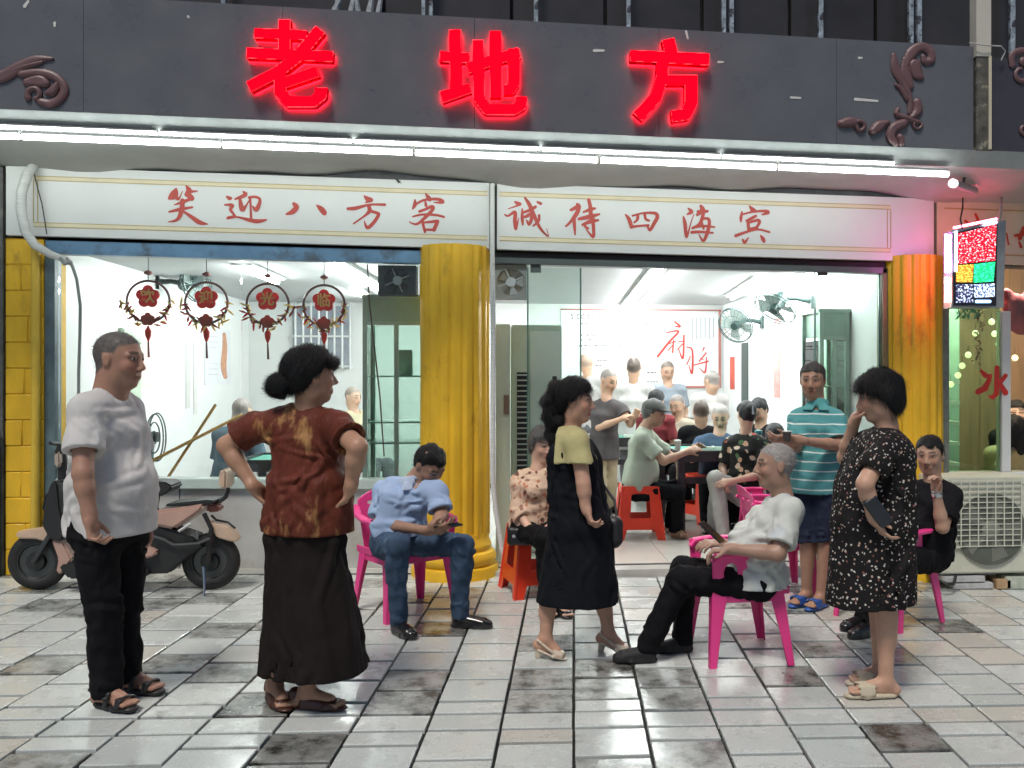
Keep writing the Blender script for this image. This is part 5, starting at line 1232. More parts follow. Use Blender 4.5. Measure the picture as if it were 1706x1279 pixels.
# table by the left window with a pole pair and a floor fan
lt = mj_table('dark table inside the left window before the man in the blue shirt', -1.85, 8.35, 0.8, 0.0, 0.74)
def pole(label, a, b, r, mat):
    a, b = Vector(a), Vector(b); t = thing('bamboo_pole', label, 'pole', a[:], group='crossed poles in the left window')
    n = 9; pts = []; rs = []
    for i in range(n):
        for (dt, k) in ((0, 1.0), (0.85, .96), (0.93, 1.12)):
            q = min((i + dt) / n, 1); pts.append(a + (b - a) * q); rs.append(r * k)
    mb = MB(); mb.tube(pts, rs, 9); mb.build('cane', mat, t, smooth=True, origin=a[:]); return t
bam = M('bamboo_yellow', (0.52, 0.30, 0.09), 0.4, var=0.15, vs=9)
pole('yellow pole rising to the right across the left window', onY(252, 768, 7.25), onY(405, 690, 7.7), 0.013, bam)
pole('yellow pole with a grey upper end crossing the other pole', onY(280, 795, 7.35), onY(360, 673, 7.6), 0.012, bam)
# electric floor fan behind the man in the white shirt
ff = thing('floor_fan', 'pale round floor fan inside the left window behind the scooter', 'fan', onY(262, 800, 7.5)[:]); O = ff.location[:]
fc = onY(262, 728, 7.5); 
for (rr, off) in ((0.19, 0), (0.185, .05), (.12, .06), (.05, .065)):
    mb = MB(); mb.tube([fc + Vector((0.35 * rr * math.cos(k * math.pi / 18) , -off, rr * math.sin(k * math.pi / 18))) for k in range(37)], 0.006, 6, cap=False); mb.build('cage_ring', M('fan_ring_grey', (0.25, 0.30, 0.30), 0.3), ff, smooth=True, origin=O)
mb = MB(); mb.tube([fc + Vector((-.12, .02, 0)), fc + Vector((0, .02, 0))], [.05, .04], 12); mb.build('motor', M('fan_black'), ff, smooth=True, origin=O)
mb = MB(); mb.tube([fc + Vector((-.05, .02, 0)), fc + Vector((-.05, .02, -.5)), fc + Vector((-.05, .02, FLOORZ - fc.z))], .018, 8); mb.build('stand', M('fan_ring_grey'), ff, origin=O)
# --- hanging welcome ornaments
gold = M('ornament_gold', (0.90, 0.68, 0.20), 0.35, metal=0.0, var=0.2, vs=30); dred = M('ornament_red', (0.62, 0.02, 0.012), 0.45, var=0.15, vs=20); ringm = M('ornament_ring', (0.12, 0.03, 0.025), 0.4)
translucent(gold, .4, (1.0, 0.72, 0.2)); translucent(dred, .35, (0.75, 0.015, 0.01)); translucent(M('ornament_rust', (0.42, 0.06, 0.035), 0.45, var=0.2, vs=20), .4, (0.6, 0.06, 0.03))
def text_part(ch, size, mat, parent, loc):
    cu = bpy.data.curves.new('txt', 'FONT'); cu.body = ch; cu.size = size; cu.align_x = 'CENTER'; cu.align_y = 'CENTER'; cu.extrude = 0.002; cu.offset = size * 0.025
    o = bpy.data.objects.new('txt', cu); COL.objects.link(o); dg = bpy.context.evaluated_depsgraph_get(); me = bpy.data.meshes.new_from_object(o.evaluated_get(dg)); bpy.data.objects.remove(o)
    me.transform(Matrix.Rotation(math.pi / 2, 4, 'X')); me.materials.clear(); me.materials.append(mat)
    q = bpy.data.objects.new('gold_character', me); link(q, parent); q.location = loc; return q
HC = ['\u6b22', '\u8fce', '\u5149', '\u4e34']; HN = ['first', 'second', 'third', 'fourth']
for k, px in enumerate((247, 344, 446, 540)):
    Y = 7.12; c = onY(px, 502 + k * 2.2, Y); t = thing('welcome_ornament', '%s of four round red and gold hanging welcome ornaments from the left' % HN[k], 'ornament', c[:], group='welcome ornaments in the left window')
    R = 0.155; rg = random.Random(k + 20)
    mb = MB(); mb.tube([(R * math.cos(i * math.pi / 20), 0, R * math.sin(i * math.pi / 20)) for i in range(41)], 0.009, 8, cap=False); mb.build('ring', ringm, t, smooth=True)
    def flower(cx, cz, r, name, mat, y=-0.012):
        xs = np.linspace(cx - r * 1.3, cx + r * 1.3, 34); zs = np.linspace(cz - r * 1.3, cz + r * 1.3, 34); X, Z = np.meshgrid(xs, zs, indexing='ij'); D = np.hypot(X - cx, Z - cz) - r * .55
        for j in range(5):
            an = math.pi / 2 + j * 2 * math.pi / 5; D = np.minimum(D, np.hypot(X - cx - r * .55 * math.cos(an), Z - cz - r * .55 * math.sin(an)) - r * .44)
        v, f = plate(D, xs, zs, lambda x, z: (Vector((x, y, z)), Vector((x, y + .012, z)))); return mesh_obj(name, v, f, mat, t)
    fl = flower(0, .035, .088, 'flower_plaque', dred); text_part(HC[k], 0.105, gold, fl, (0, -0.016, .032))
    flower(0, -.135, .052, 'small_flower', M('ornament_rust', (0.30, 0.06, 0.035), 0.45, var=0.2, vs=20), -.016)
    for j in range(34):
        an = math.radians(180 + j * 5.4 + rg.uniform(-5, 5)); rk = R * rg.uniform(.88, 1.28); x, z = rk * math.cos(an), rk * math.sin(an); s = rg.uniform(.016, .040); d = rg.uniform(0, 3)
        v, f = plate(*(lambda D, a, b: (D, a, b))(*glyph_field([[(x * 1000 - 1000 * s * math.cos(d), z * 1000 - 1000 * s * math.sin(d), 6), (x * 1000, z * 1000, 16), (x * 1000 + 1000 * s * math.cos(d), z * 1000 + 1000 * s * math.sin(d), 5)]], 3.0, pad=6)), lambda a, b: (Vector((a / 1000, -.014, b / 1000)), Vector((a / 1000, -.004, b / 1000))))
        mesh_obj('leaf', v, f, gold if rg.random() < .35 else (dred if rg.random() < .4 else M('ornament_rust')), t)
    mb = MB(); mb.tube([(0, 0, R), (0, 0, .24), (0, 0, .37)], .003, 6); mb.build('cord', wk, t)
    mb = MB(); mb.lathe([(.004, -.02), (.03, -.008), (.03, .006), (.005, .02)], (0, 0, R + .06), 12); mb.build('knot', M('ornament_pink', (0.42, 0.12, 0.10), 0.5), t, smooth=True)
    mb = MB(); mb.lathe([(.004, -.30), (.02, -.26), (.024, -.22), (.012, -.20), (.004, -.18)], (0, 0, 0), 12); mb.build('tassel', dred, t, smooth=True)
    mb = MB(); mb.tube([(0, 0, -.30), (.004, 0, -.42)], [.006, .009], 6); mb.build('tassel_tail', ringm, t)
# neighbour window: red paper character, garland, lanterns
ice = thing('window_character', 'big red character stuck on the neighbouring shop window', 'window sticker', onY(1650, 650, FY + .03)[:]); O = ice.location[:]
st2 = [[(x / 4.26 + 1560, y / 4.26 + 500, w / 4.26) for (x, y, w) in s] for s in ([(318, 500, 20), (345, 530, 38)], [(295, 650, 40), (345, 625, 46), (372, 570, 34), (385, 535, 26), (350, 540, 24)], [(430, 478, 34), (428, 660, 38), (400, 690, 30), (375, 680, 14)], [(492, 535, 30), (448, 590, 34), (490, 655, 42)])]
D, gx, gy = glyph_field(st2, 0.7, pad=3); v, f = plate(D, gx, gy, lambda x, y: (onY(x, y, FY + .006), onY(x, y, FY + .009))); mesh_obj('paper_cut', v, f, M('sticker_red', (0.60, 0.03, 0.02), 0.5), ice, origin=O)
gar = thing('garland', 'dried leaf garland hanging in the neighbouring window below the light sign', 'garland', onY(1635, 515, FY + .02)[:]); O = gar.location[:]
rgg = random.Random(9)
for k in range(46):
    p = onY(1637 - k * .25 + rgg.uniform(-7, 7), 512 + k * 2.1, FY - .015 - rgg.uniform(0, .03)); r = rgg.uniform(.012, .022); a = rgg.uniform(0, 6.28); d = Vector((math.cos(a), rgg.uniform(-.4, .4), math.sin(a))); e = d.cross(Vector((0, 1, 0))).normalized() * r * .45
    mesh_obj('leaf', [p - d * r, p - e, p + d * r, p + e, p + Vector((0, -.006, 0))], [(0, 1, 4), (1, 2, 4), (2, 3, 4), (3, 0, 4)], M('leaf_dry', (0.30, 0.24, 0.12), 0.6, var=0.4, vs=30) if k % 3 else M('leaf_brown', (0.06, 0.045, 0.03), 0.6), gar, origin=O)
def blob(px, py, Y, r, mat, nm, lab, cat, grp, sy=1.0):
    c = onY(px, py, Y); t = thing(nm, lab, cat, c[:], group=grp); mb = MB(); mb.lathe([(r * .15, -r * sy), (r * .7, -r * .72 * sy), (r, 0), (r * .7, r * .72 * sy), (r * .15, r * sy)], (0, 0, 0), 14); mb.build('shade', mat, t, smooth=True)
    mb = MB(); mb.tube([(0, 0, r * sy), (0, 0, r * sy + .05)], .002, 5); mb.build('wire', wk, t)
fairy = emit_mat('fairy_glow', (0.95, 0.85, 0.35), 1.1)
for k, (px, py) in enumerate(((1652, 536), (1657, 556), (1664, 573), (1673, 589), (1613, 591), (1603, 609), (1596, 625), (1691, 596), (1584, 640), (1625, 555))):
    blob(px, py, FY + .16, 0.026, fairy, 'fairy_light', 'small yellow fairy light in the neighbouring window', 'fairy light', 'fairy lights in the neighbouring window')
pk = M('plush_pink', (0.20, 0.022, 0.045), 0.8, var=0.2, vs=20, bump=0.3, bs=120)
Vp = Vol((-.25, -.12, -.25), (.3, .12, .25), 0.012)
for (c_, r_) in (((0, 0, .05), .10), ((.09, 0, .02), .09), ((-.06, 0, -.08), .08), ((.06, 0, -.10), .10), ((.16, 0, -.12), .09), ((-.07, 0, .14), .05), ((.12, 0, .13), .05)): Vp.ell(c_, np.eye(3), (r_, r_ * .7, r_), .03)
pt = thing('hanging_plush', 'dusty pink plush decoration hanging at the right edge of the neighbouring window', 'plush', onY(1690, 518, FY + .3)[:]); v, qd = Vp.mesh(); np_mesh('body', v, qd, pk, pt)
gl = thing('green_garland', 'short green tinsel garland under the hanging light sign', 'garland', onY(1610, 518, FY - .02)[:]); O = gl.location[:]
for k in range(40):
    p = onY(rgg.uniform(1594, 1630), rgg.uniform(512, 530), FY - .01 - rgg.uniform(0, .04)); a = rgg.uniform(0, 6.28); d = Vector((math.cos(a), 0, math.sin(a))) * .03; e = Vector((-math.sin(a), 0, math.cos(a))) * .006
    mesh_obj('tinsel', [p - d, p + e, p + d, p - e + Vector((0, -.01, 0))], [(0, 1, 2), (0, 2, 3)], M('tinsel_green', (0.12, 0.42, 0.22), 0.4, var=0.3), gl, origin=O)
# shelving behind the green pane
for k in range(5):
    z = onY(1620, 637 + k * 34, FY + .66).z; s = thing('wall_shelf', '%s shelf from the top behind the green neighbouring pane' % ['topmost', 'second', 'third', 'fourth', 'lowest'][k], 'shelf', (3.76, FY + .72, z), group='shelves behind the green pane'); mb = MB(); mb.box((-.2, -.08, 0), (.2, .08, .018)); mb.build('board', M('shelf_pale', (0.62, 0.68, 0.63), 0.4), s)
    mb = MB(); mb.box((-.2, -.082, -.012), (.2, -.0805, .018)); mb.build('edge', M('shelf_pale'), s)
box_o('backing_panel', M('pane_backing', (0.40, 0.55, 0.48), 0.6, var=0.1), rb, (3.47, FY + .84, 0.0), (4.06, FY + .87, 2.35))
# ================================================================== chairs, stools, scooter, air conditioner
pinkm = M('pink_plastic', (0.72, 0.045, 0.24), 0.30, var=0.07, vs=3, spec=0.5, sss=0.0, bump=0.03, bs=90)
pinkh = M('pink_plastic_light', (0.75, 0.06, 0.30), 0.32, var=0.05, vs=3)
def rbox2(X, Y, cx, cy, hx, hy, r):
    qx = np.abs(X - cx) - hx + r; qy = np.abs(Y - cy) - hy + r
    return np.hypot(np.maximum(qx, 0), np.maximum(qy, 0)) + np.minimum(np.maximum(qx, qy), 0) - r
def make_chair(name='plastic_armchair', mat=None):
    """moulded armchair, faces +Y, origin at floor"""
    mat = mat or pinkm
    t = thing(name, 'chair', 'chair')
    # seat
    xs = np.linspace(-.27, .27, 30); ys = np.linspace(-.25, .25, 28); X, Y = np.meshgrid(xs, ys, indexing='ij')
    D = rbox2(X, Y, 0, 0, .235, .225, .06)
    def seat(x, y):
        z = .425 + .020 * (y / .22) + .10 * max(0, abs(x) - .19) - .022 * math.exp(-(x / .15) ** 2 - ((y + .05) / .16) ** 2) - (0.9 * max(0, y - .19)) ** 1.2
        return Vector((x, y, z)), Vector((x, y, z - .012))
    v, f = plate(D, xs, ys, lambda x, y: (seat(x, y)[0], seat(x, y)[1])); mesh_obj('seat', v, [q[::1] for q in f], mat, t, True)
    mb = MB()
    for sx in (-1, 1): mb.box((sx * .222, -.2, .36), (sx * .235, .2, .425))
    mb.box((-.2, .205, .365), (.2, .222, .415)); mb.box((-.2, -.222, .36), (.2, -.205, .415)); mb.build('seat_apron', mat, t, bevel=0.005)
    # back: bent plate with slots
    us = np.linspace(-.25, .25, 44); vs_ = np.linspace(-.02, .46, 44); U, Vv = np.meshgrid(us, vs_, indexing='ij')
    wtop = .215 + .02 * np.clip(Vv / .4, 0, 1); D = np.maximum(np.abs(U) - wtop, -Vv)
    D = np.maximum(D, Vv - (.43 - 1.4 * U ** 2)); D = np.maximum(D, -rbox2(U, Vv, 0, .33, .06, .014, .012))
    for cx in (-.14, -.07, 0, .07, .14): D = np.maximum(D, -rbox2(U, Vv, cx, .15, .014, .075 if abs(cx) < .1 else .065, .013))
    for cx in (-.12, .12): D = np.maximum(D, -rbox2(U, Vv, cx, .33, .035, .013, .012))
    def back(u, w):
        y = -.215 - .22 * w - .06 * w * w + .55 * u * u; z = .42 + w * .93
        return Vector((u, y, z)), Vector((u, y - .010, z + .002))
    v, f = plate(D, us, vs_, back); mesh_obj('backrest', v, f, mat, t, True)
    # arms: bent strip plus side panel with oval hole
    for sx in (-1, 1):
        pts = [(.235, -.285, .715), (.262, -.20, .665), (.272, -.06, .645), (.272, .10, .645), (.262, .20, .635), (.250, .235, .60)]
        v = []; f = []
        wd = [.02, .028, .032, .034, .034, .03]
        P = [Vector((sx * p[0], p[1], p[2])) for p in pts]
        for i, p in enumerate(P):
            tg = (P[min(i + 1, 5)] - P[max(i - 1, 0)]).normalized(); sd = Vector((1, 0, 0)); nn = tg.cross(sd).normalized()
            if nn.z < 0: nn = -nn
            for (a, b) in ((-1, 0.0), (-.7, .008), (.7, .008), (1, 0.0), (.9, -.016), (-.9, -.016)): v.append(p + sd * a * wd[i] + nn * b)
        for i in range(5):
            for k in range(6): f.append((i * 6 + k, i * 6 + (k + 1) % 6, (i + 1) * 6 + (k + 1) % 6, (i + 1) * 6 + k))
        f += [tuple(range(6))[::-1], tuple(30 + k for k in range(6))]
        mb = MB(); mb.add(v, f); arm = mb.build('armrest', mat, t, smooth=True)
        ys2 = np.linspace(-.26, .27, 42); zs2 = np.linspace(.39, .67, 32); Yq, Zq = np.meshgrid(ys2, zs2, indexing='ij')
        k = (Zq - .42) / .22
        D = np.maximum(Yq - (.225 + .012 * np.clip(k, 0, 1)), -(Yq + .02 + .03 * np.clip(1 - k, 0, 1))); D = np.maximum(D, np.abs(Zq - .525) - .116)
        D = np.minimum(D, np.maximum(np.maximum(np.abs(Yq + .15) - .125, Zq - .45), .405 - Zq))
        D = np.maximum(D, -(np.hypot((Yq - .115) / .045, (Zq - .53) / .062) - 1) * .045)
        v, f = plate(D, ys2, zs2, lambda y, z: (Vector((sx * (.243 + .10 * (z - .42)), y, z)), Vector((sx * (.233 + .10 * (z - .42)), y, z)))); mesh_obj('side_panel', v, f, mat, t, True)
    # legs: tapered angle sections
    for (sx, sy) in ((-1, 1), (1, 1), (-1, -1), (1, -1)):
        x0, y0 = sx * .238, (.225 if sy > 0 else -.225); x1, y1 = sx * .272, (.255 if sy > 0 else -.285)
        def L(x, y, w, d, th, z): return [(x, y, z), (x - sx * w, y, z), (x - sx * w, y - sy * th, z), (x - sx * th, y - sy * th, z), (x - sx * th, y - sy * d, z), (x, y - sy * d, z)]
        v = L(x0, y0, .085, .10, .012, .44) + L((x0 + x1) / 2, (y0 + y1) / 2, .060, .066, .012, .22) + L(x1, y1, .040, .046, .011, 0)
        f = [tuple(range(6))[::-1], tuple(12 + k for k in range(6))]
        for i in range(2):
            for k in range(6): f.append((i * 6 + k, i * 6 + (k + 1) % 6, (i + 1) * 6 + (k + 1) % 6, (i + 1) * 6 + k))
        mb = MB(); mb.add(v, f); mb.build('leg', mat, t, bevel=0.003, seg=1)
    return t
chair0 = make_chair()
def place_chair(first, px, py, yaw, label, dy=0.0, zoff=None, floor=None):
    """px,py: photo point under the seat centre; yaw as for people"""
    g_ = onG(px, py) if floor is None else onZ(px, py, floor)
    fdir = camdir(yaw); rz = math.atan2(fdir.y, fdir.x) - math.pi / 2
    loc = (g_.x, g_.y, g_.z)
    o = chair0 if first else copy_tree(chair0)
    o.location = loc; o.rotation_euler = (0, 0, rz); o.scale = (.93, .86, .93); o['label'] = label; o['group'] = 'pink plastic armchairs'
    return o
ch3 = place_chair(True, 676, 1018, 40, 'pink plastic armchair under the man reading his phone by the middle column')
ch6 = place_chair(False, 1226, 1088, -82, 'pink plastic armchair in front, under the white haired man facing left')
ch9 = place_chair(False, 1478, 1032, -55, 'pink plastic armchair under the man in black at the air conditioner')
ch17 = place_chair(False, 1272, 912, -95, 'pink plastic armchair in the doorway under the woman in white trousers', floor=FLOORZ)
ch17.scale = (.86, .80, .74)
ch7 = place_chair(False, 1296, 985, 95, 'pink plastic armchair behind the white haired man, mostly hidden')
# red stools
redst = M('red_plastic', (0.68, 0.045, 0.018), 0.28, var=0.06, vs=4, spec=0.5)
def make_stool():
    t = thing('plastic_stool', 'stool', 'stool')
    xs = np.linspace(-.18, .18, 30); X, Y = np.meshgrid(xs, xs, indexing='ij'); D = rbox2(X, Y, 0, 0, .160, .160, .03); D = np.maximum(D, .022 - np.hypot(X, Y))
    v, f = plate(D, xs, xs, lambda x, y: (Vector((x, y, .47)), Vector((x, y, .462)))); mesh_obj('seat', v, f, redst, t)
    us = np.linspace(-.25, .25, 44); zs = np.linspace(0, .468, 44); U, Z = np.meshgrid(us, zs, indexing='ij')
    hw = .160 + .052 * (1 - Z / .47); D = np.abs(U) - hw
    D = np.maximum(D, -rbox2(U, Z, 0, .33, .075, .075, .04)); D = np.maximum(D, -np.maximum(rbox2(U, Z, 0, .19, .115 , .065, .03), 0) * 0 - rbox2(U, Z, 0, .235, .10, .05, .03) * 0 - 1.0)
    hole = np.maximum(np.abs(U) - (.075 + .03 * (1 - Z / .47)), np.maximum(Z - .40, .19 - Z)); D = np.maximum(D, -hole)
    foot = np.maximum(np.abs(U) - (.12 + .03 * np.clip(1 - Z / .1, 0, 1)), Z - .09); D = np.maximum(D, -foot)
    for k in range(4):
        R = Matrix.Rotation(k * math.pi / 2, 3, 'Z')
        v, f = plate(D, us, zs, lambda u, z: (R @ Vector((u, -(.160 + .052 * (1 - z / .47)), z)), R @ Vector((u, -(.154 + .052 * (1 - z / .47)), z)))); mesh_obj('leg_panel', v, f, redst, t)
        mb = MB(); mb.tube([R @ Vector((.160, -.160, .465)), R @ Vector((.212, -.212, 0))], [.008, .009], 8); mb.build('corner_rib', redst, t, smooth=True)
    return t
st0 = make_stool(); st0['label'] = 'red plastic stool on the pavement under the woman in the floral blouse'; st0['group'] = 'red plastic stools'
p = onG(893, 985); st0.location = p; st0.rotation_euler = (0, 0, 0.25)
p = onZ(1064, 893, FLOORZ); copy_tree(st0, None, p, -0.05, 'red plastic stool under the man in the flat cap')
p = onZ(1172, 868, FLOORZ); copy_tree(st0, None, p, 0.5, 'red plastic stool half hidden behind the dark table leg')

# --- outdoor air conditioner on bricks
acm = M('ac_cream', (0.56, 0.57, 0.47), 0.42, var=0.06, vs=6, dirt=(0.30, 0.28, 0.20), dirt_s=4, dirt_lo=0.62, dirt_hi=0.8)
AY = 6.42
a = onY(1566, 797, AY); b = onY(1722, 954, AY); ax0, ax1, az1, az0 = a.x, b.x, a.z, b.z
ac = thing('outdoor_air_conditioner', 'cream outdoor air conditioner unit with round fan grille on loose bricks', 'air conditioner', ((ax0 + ax1) / 2, AY + .15, gz(ax0))); O = ac.location[:]
box_o('casing', acm, ac, (ax0, AY, az0), (ax1, AY + .34, az1), 0.014)
box_o('top_lid', acm, ac, (ax0 - .004, AY - .006, az1 - .055), (ax1 + .004, AY + .345, az1 + .004), 0.008)
fcx, fcz = onY(1649, 881, AY).x, onY(1649, 881, AY).z; fr = .265
gx0, gx1, gz0_, gz1_ = onY(1579, 0, AY).x, onY(1702, 0, AY).x, onY(0, 944, AY).z, onY(0, 815, AY).z
box_o('grille_panel', M('ac_cream2', (0.50, 0.51, 0.42), 0.45, var=0.06), ac, (gx0, AY - .012, gz0_), (gx1, AY - .0005, gz1_), 0.004)
mb = MB(); mb.lathe([(fr, 0), (fr, .006)], (fcx, AY - .019, fcz), 40, 'y'); mb.build('fan_recess', M('ac_recess', (0.10, 0.11, 0.09), 0.6, var=0.2), ac, origin=O)
mb = MB(); mb.lathe([(.07, 0), (.06, -.006)], (fcx, AY - .0195, fcz), 24, 'y'); mb.build('fan_hub', M('ac_hub', (0.22, 0.23, 0.19), 0.5), ac, smooth=True, origin=O)
for k in range(5):
    a_ = k * 1.2566; v = []
    for i in range(5):
        rr = .07 + .17 * i / 4; v += [(fcx + rr * math.cos(a_ - .28), AY - .0200, fcz + rr * math.sin(a_ - .28)), (fcx + rr * math.cos(a_ + .28), AY - .0235, fcz + rr * math.sin(a_ + .28))]
    mesh_obj('fan_blade', v, [(2 * i, 2 * i + 1, 2 * i + 3, 2 * i + 2) for i in range(4)], M('ac_blade', (0.17, 0.18, 0.15), 0.5), ac, True, O)
gm = M('ac_grille_wire', (0.60, 0.61, 0.52), 0.4)
nv = 9; nh = 13
for k in range(nv):
    x = gx0 + .02 + (gx1 - gx0 - .04) * k / (nv - 1); mb = MB(); mb.box((x - .0035, AY - .034, gz0_ + .015), (x + .0035, AY - .028, gz1_ - .01)); mb.build('grille_bar', gm, ac, origin=O)
for k in range(nh):
    z = gz0_ + .02 + (gz1_ - gz0_ - .035) * k / (nh - 1); mb = MB(); mb.box((gx0 + .015, AY - .0275, z - .003), (gx1 - .012, AY - .0225, z + .003)); mb.build('grille_bar', gm, ac, origin=O)
for i in range(7):
    for j in range(3):
        z = az0 + .08 + i * .075; y = AY + .05 + j * .09; mb = MB(); mb.box((ax0 - .003, y, z), (ax0 + .002, y + .07, z + .055)); mb.build('side_vent', blk, ac, origin=O)
for (px, w, h, m_, nm, lab) in ((1606, .16, .045, 'brick_grey', 'brick', 'upper grey brick under the left end of the air conditioner'), (1622, .15, .045, 'brick_grey', 'brick', 'lower grey brick under the air conditioner'), (1672, .055, .07, 'brick_tan', 'brick', 'tan half brick under the air conditioner'), (1702, .12, .09, 'brick_pale', 'brick', 'pale brick under the right end of the air conditioner')):
    x = onY(px, 960, AY).x; z = gz(x) + (.052 if 'upper' in lab else .002)
    t = thing(nm, lab, 'brick', (x, AY + .06, z)); mb = MB(); mb.box((-w, -.07, 0), (w, .10, h)); mb.build('block', M(m_, {'brick_grey': (0.42, 0.43, 0.43), 'brick_tan': (0.45, 0.30, 0.17), 'brick_pale': (0.46, 0.50, 0.42)}[m_], 0.7, var=0.2, vs=14, bump=0.4, bs=50), t, bevel=0.006)
hoop = thing('drain_hose', 'black curved hose beside the air conditioner base', 'hose', onG(1575, 965)[:]); O = hoop.location[:]
mb = MB(); mb.tube([onY(1560, 953, 6.3), onY(1566, 966, 6.25), onY(1578, 974, 6.22), onY(1589, 972, 6.25), onY(1592, 960, 6.35)], .012, 8); mb.build('tube', wk, hoop, smooth=True, origin=O)

# --- electric scooter
SYY = 6.46
S = lambda px, py, dy=0.0: onY(px, py, SYY + dy)
sco = thing('electric_scooter', 'copper brown electric scooter parked behind the man in the white shirt', 'scooter', S(205, 968)[:]); O = sco.location[:]
cop = M('scooter_copper', (0.46, 0.29, 0.23), 0.35, metal=0.05, var=0.08, vs=4, coat=0.4); tan = M('scooter_tan', (0.52, 0.38, 0.28), 0.35, var=0.12); rub = M('rubber_black', (0.014, 0.014, 0.014), 0.6, var=0.2, bump=0.2, bs=60)
bpl = M('black_plastic', (0.018, 0.018, 0.019), 0.38, var=0.1); alu = M('alloy_grey', (0.09, 0.095, 0.095), 0.35, metal=0.8, var=0.15)
def wheel(c, R, nm):
    c = Vector(c); n = 36; m_ = 10; r = R * .24; V = []; Fq = []
    for i in range(n):
        a = 2 * math.pi * i / n
        for j in range(m_):
            b = 2 * math.pi * j / m_; rr = (R - r) + r * math.cos(b); V.append((c.x + rr * math.cos(a), c.y + r * .85 * math.sin(b), c.z + rr * math.sin(a)))
    for i in range(n):
        for j in range(m_): Fq.append((i * m_ + j, i * m_ + (j + 1) % m_, ((i + 1) % n) * m_ + (j + 1) % m_, ((i + 1) % n) * m_ + j))
    w = mesh_obj('wheel', V, Fq, rub, sco, True, O)
    mb = MB(); mb.lathe([(R * .60, -.02), (R * .64, -.03), (R * .60, -.032), (R * .57, -.02), (R * .57, .02), (R * .64, .03)], c, 32, 'y'); mb.build('rim', alu, w, smooth=True, origin=O)
    mb = MB(); mb.lathe([(R * .30, -.045), (R * .33, -.03), (R * .33, .03), (R * .30, .045)], c, 20, 'y'); mb.build('hub', bpl, w, smooth=True, origin=O)
    for k in range(5):
        a = k * 1.2566 + .3; d = Vector((math.cos(a), 0, math.sin(a))); mb = MB(); mb.tube([c + d * R * .28, c + d * R * .60], [.022, .014], 6); mb.build('spoke', alu, w, smooth=True, origin=O)
    return w
fw = S(64, 917); rw = S(352, 913); fw.z = gz(fw.x) + .195; rw.z = gz(rw.x) + .195
wheel(fw, .195, 'front'); wheel(rw, .195, 'rear')
def sheet(name, mat, pts_px, y0, y1, bulge=0.02, parent=None, bevel=0.012):
    """solid panel whose outline is given in photo points, between two depths"""
    pts = [onY(px, py, SYY) for (px, py) in pts_px]; n = len(pts); cx = sum(p.x for p in pts) / n; cz = sum(p.z for p in pts) / n
    v = [(p.x, SYY + y0, p.z) for p in pts] + [(p.x, SYY + y1, p.z) for p in pts]
    f = [tuple(range(n)), tuple(range(2 * n - 1, n - 1, -1))] + [(i, i + n, (i + 1) % n + n, (i + 1) % n) for i in range(n)]
    mb = MB(); mb.add(v, f); return mb.build(name, mat, parent or sco, origin=O, bevel=bevel)
# front: mudguard, fork, leg shield, steering column, handlebar, mirror
sheet('front_mudguard', tan, [(32, 884), (36, 895), (66, 896), (86, 902), (98, 882), (90, 874), (62, 880)], -.06, .06)
mb = MB(); mb.tube([fw + Vector((0, -.07, 0)), S(84, 890, -.07), S(96, 860, -.02)], [.016, .02, .024], 8); mb.build('fork', alu, sco, smooth=True, origin=O)
mb = MB(); mb.tube([fw + Vector((0, .07, 0)), S(84, 890, .07), S(96, 860, .02)], [.016, .02, .024], 8); mb.build('fork', alu, sco, smooth=True, origin=O)
sheet('leg_shield', bpl, [(88, 870), (92, 830), (100, 806), (106, 795), (114, 800), (118, 840), (126, 880), (120, 896), (100, 892)], -.15, .15)
sheet('inner_shield', cop, [(100, 893), (120, 896), (135, 925), (118, 950), (108, 948), (112, 925)], -.13, .13)
mb = MB(); mb.tube([S(106, 800), S(104, 770), S(100, 750), S(103, 740)], [.035, .03, .03, .026], 10); mb.build('steering_column', bpl, sco, smooth=True, origin=O)
mb = MB(); mb.tube([S(84, 738, -.22), S(96, 739, -.16), S(103, 742, 0), S(96, 739, .16), S(84, 738, .22)], .013, 8); mb.build('handlebar', bpl, sco, smooth=True, origin=O)
sheet('headlamp', M('lamp_shell', (0.40, 0.33, 0.27), 0.2), [(96, 760), (99, 752), (106, 752), (108, 772), (102, 780), (97, 772)], -.06, .06)
mb = MB(); mb.tube([S(104, 800, -.08), S(76, 826, -.10), S(72, 846, -.10), S(84, 862, -.08)], .006, 6); mb.build('brake_cable', wk, sco, smooth=True, origin=O)
# deck and rear body
sheet('foot_deck', bpl, [(112, 938), (120, 930), (250, 936), (262, 946), (255, 955), (130, 957)], -.14, .14)
sheet('deck_side', cop, [(240, 915), (253, 901), (276, 912), (270, 920), (243, 926)], -.15, .15)
sheet('battery_box', bpl, [(228, 920), (230, 875), (262, 868), (300, 880), (330, 890), (345, 905), (318, 925), (290, 950), (240, 952)], -.10, .10)
sheet('rear_cowl', cop, [(254, 858), (268, 846), (330, 838), (351, 834), (346, 846), (318, 866), (300, 877), (262, 870)], -.13, .13, bevel=.02)
sheet('tail_piece', M('tail_red', (0.22, 0.06, 0.04), 0.3), [(346, 846), (352, 838), (368, 840), (370, 850), (350, 852)], -.06, .06)
sheet('front_saddle', bpl, [(252, 803), (256, 799), (285, 800), (296, 806), (294, 814), (278, 823), (254, 824)], -.11, .11, bevel=.018)
mb = MB(); mb.tube([S(260, 822), S(258, 845), S(262, 860)], [.03, .022, .03], 10); mb.build('seat_post', bpl, sco, smooth=True, origin=O)
sheet('rear_saddle', bpl, [(283, 840), (285, 836), (352, 829), (366, 831), (362, 836), (330, 839)], -.11, .11, bevel=.010)
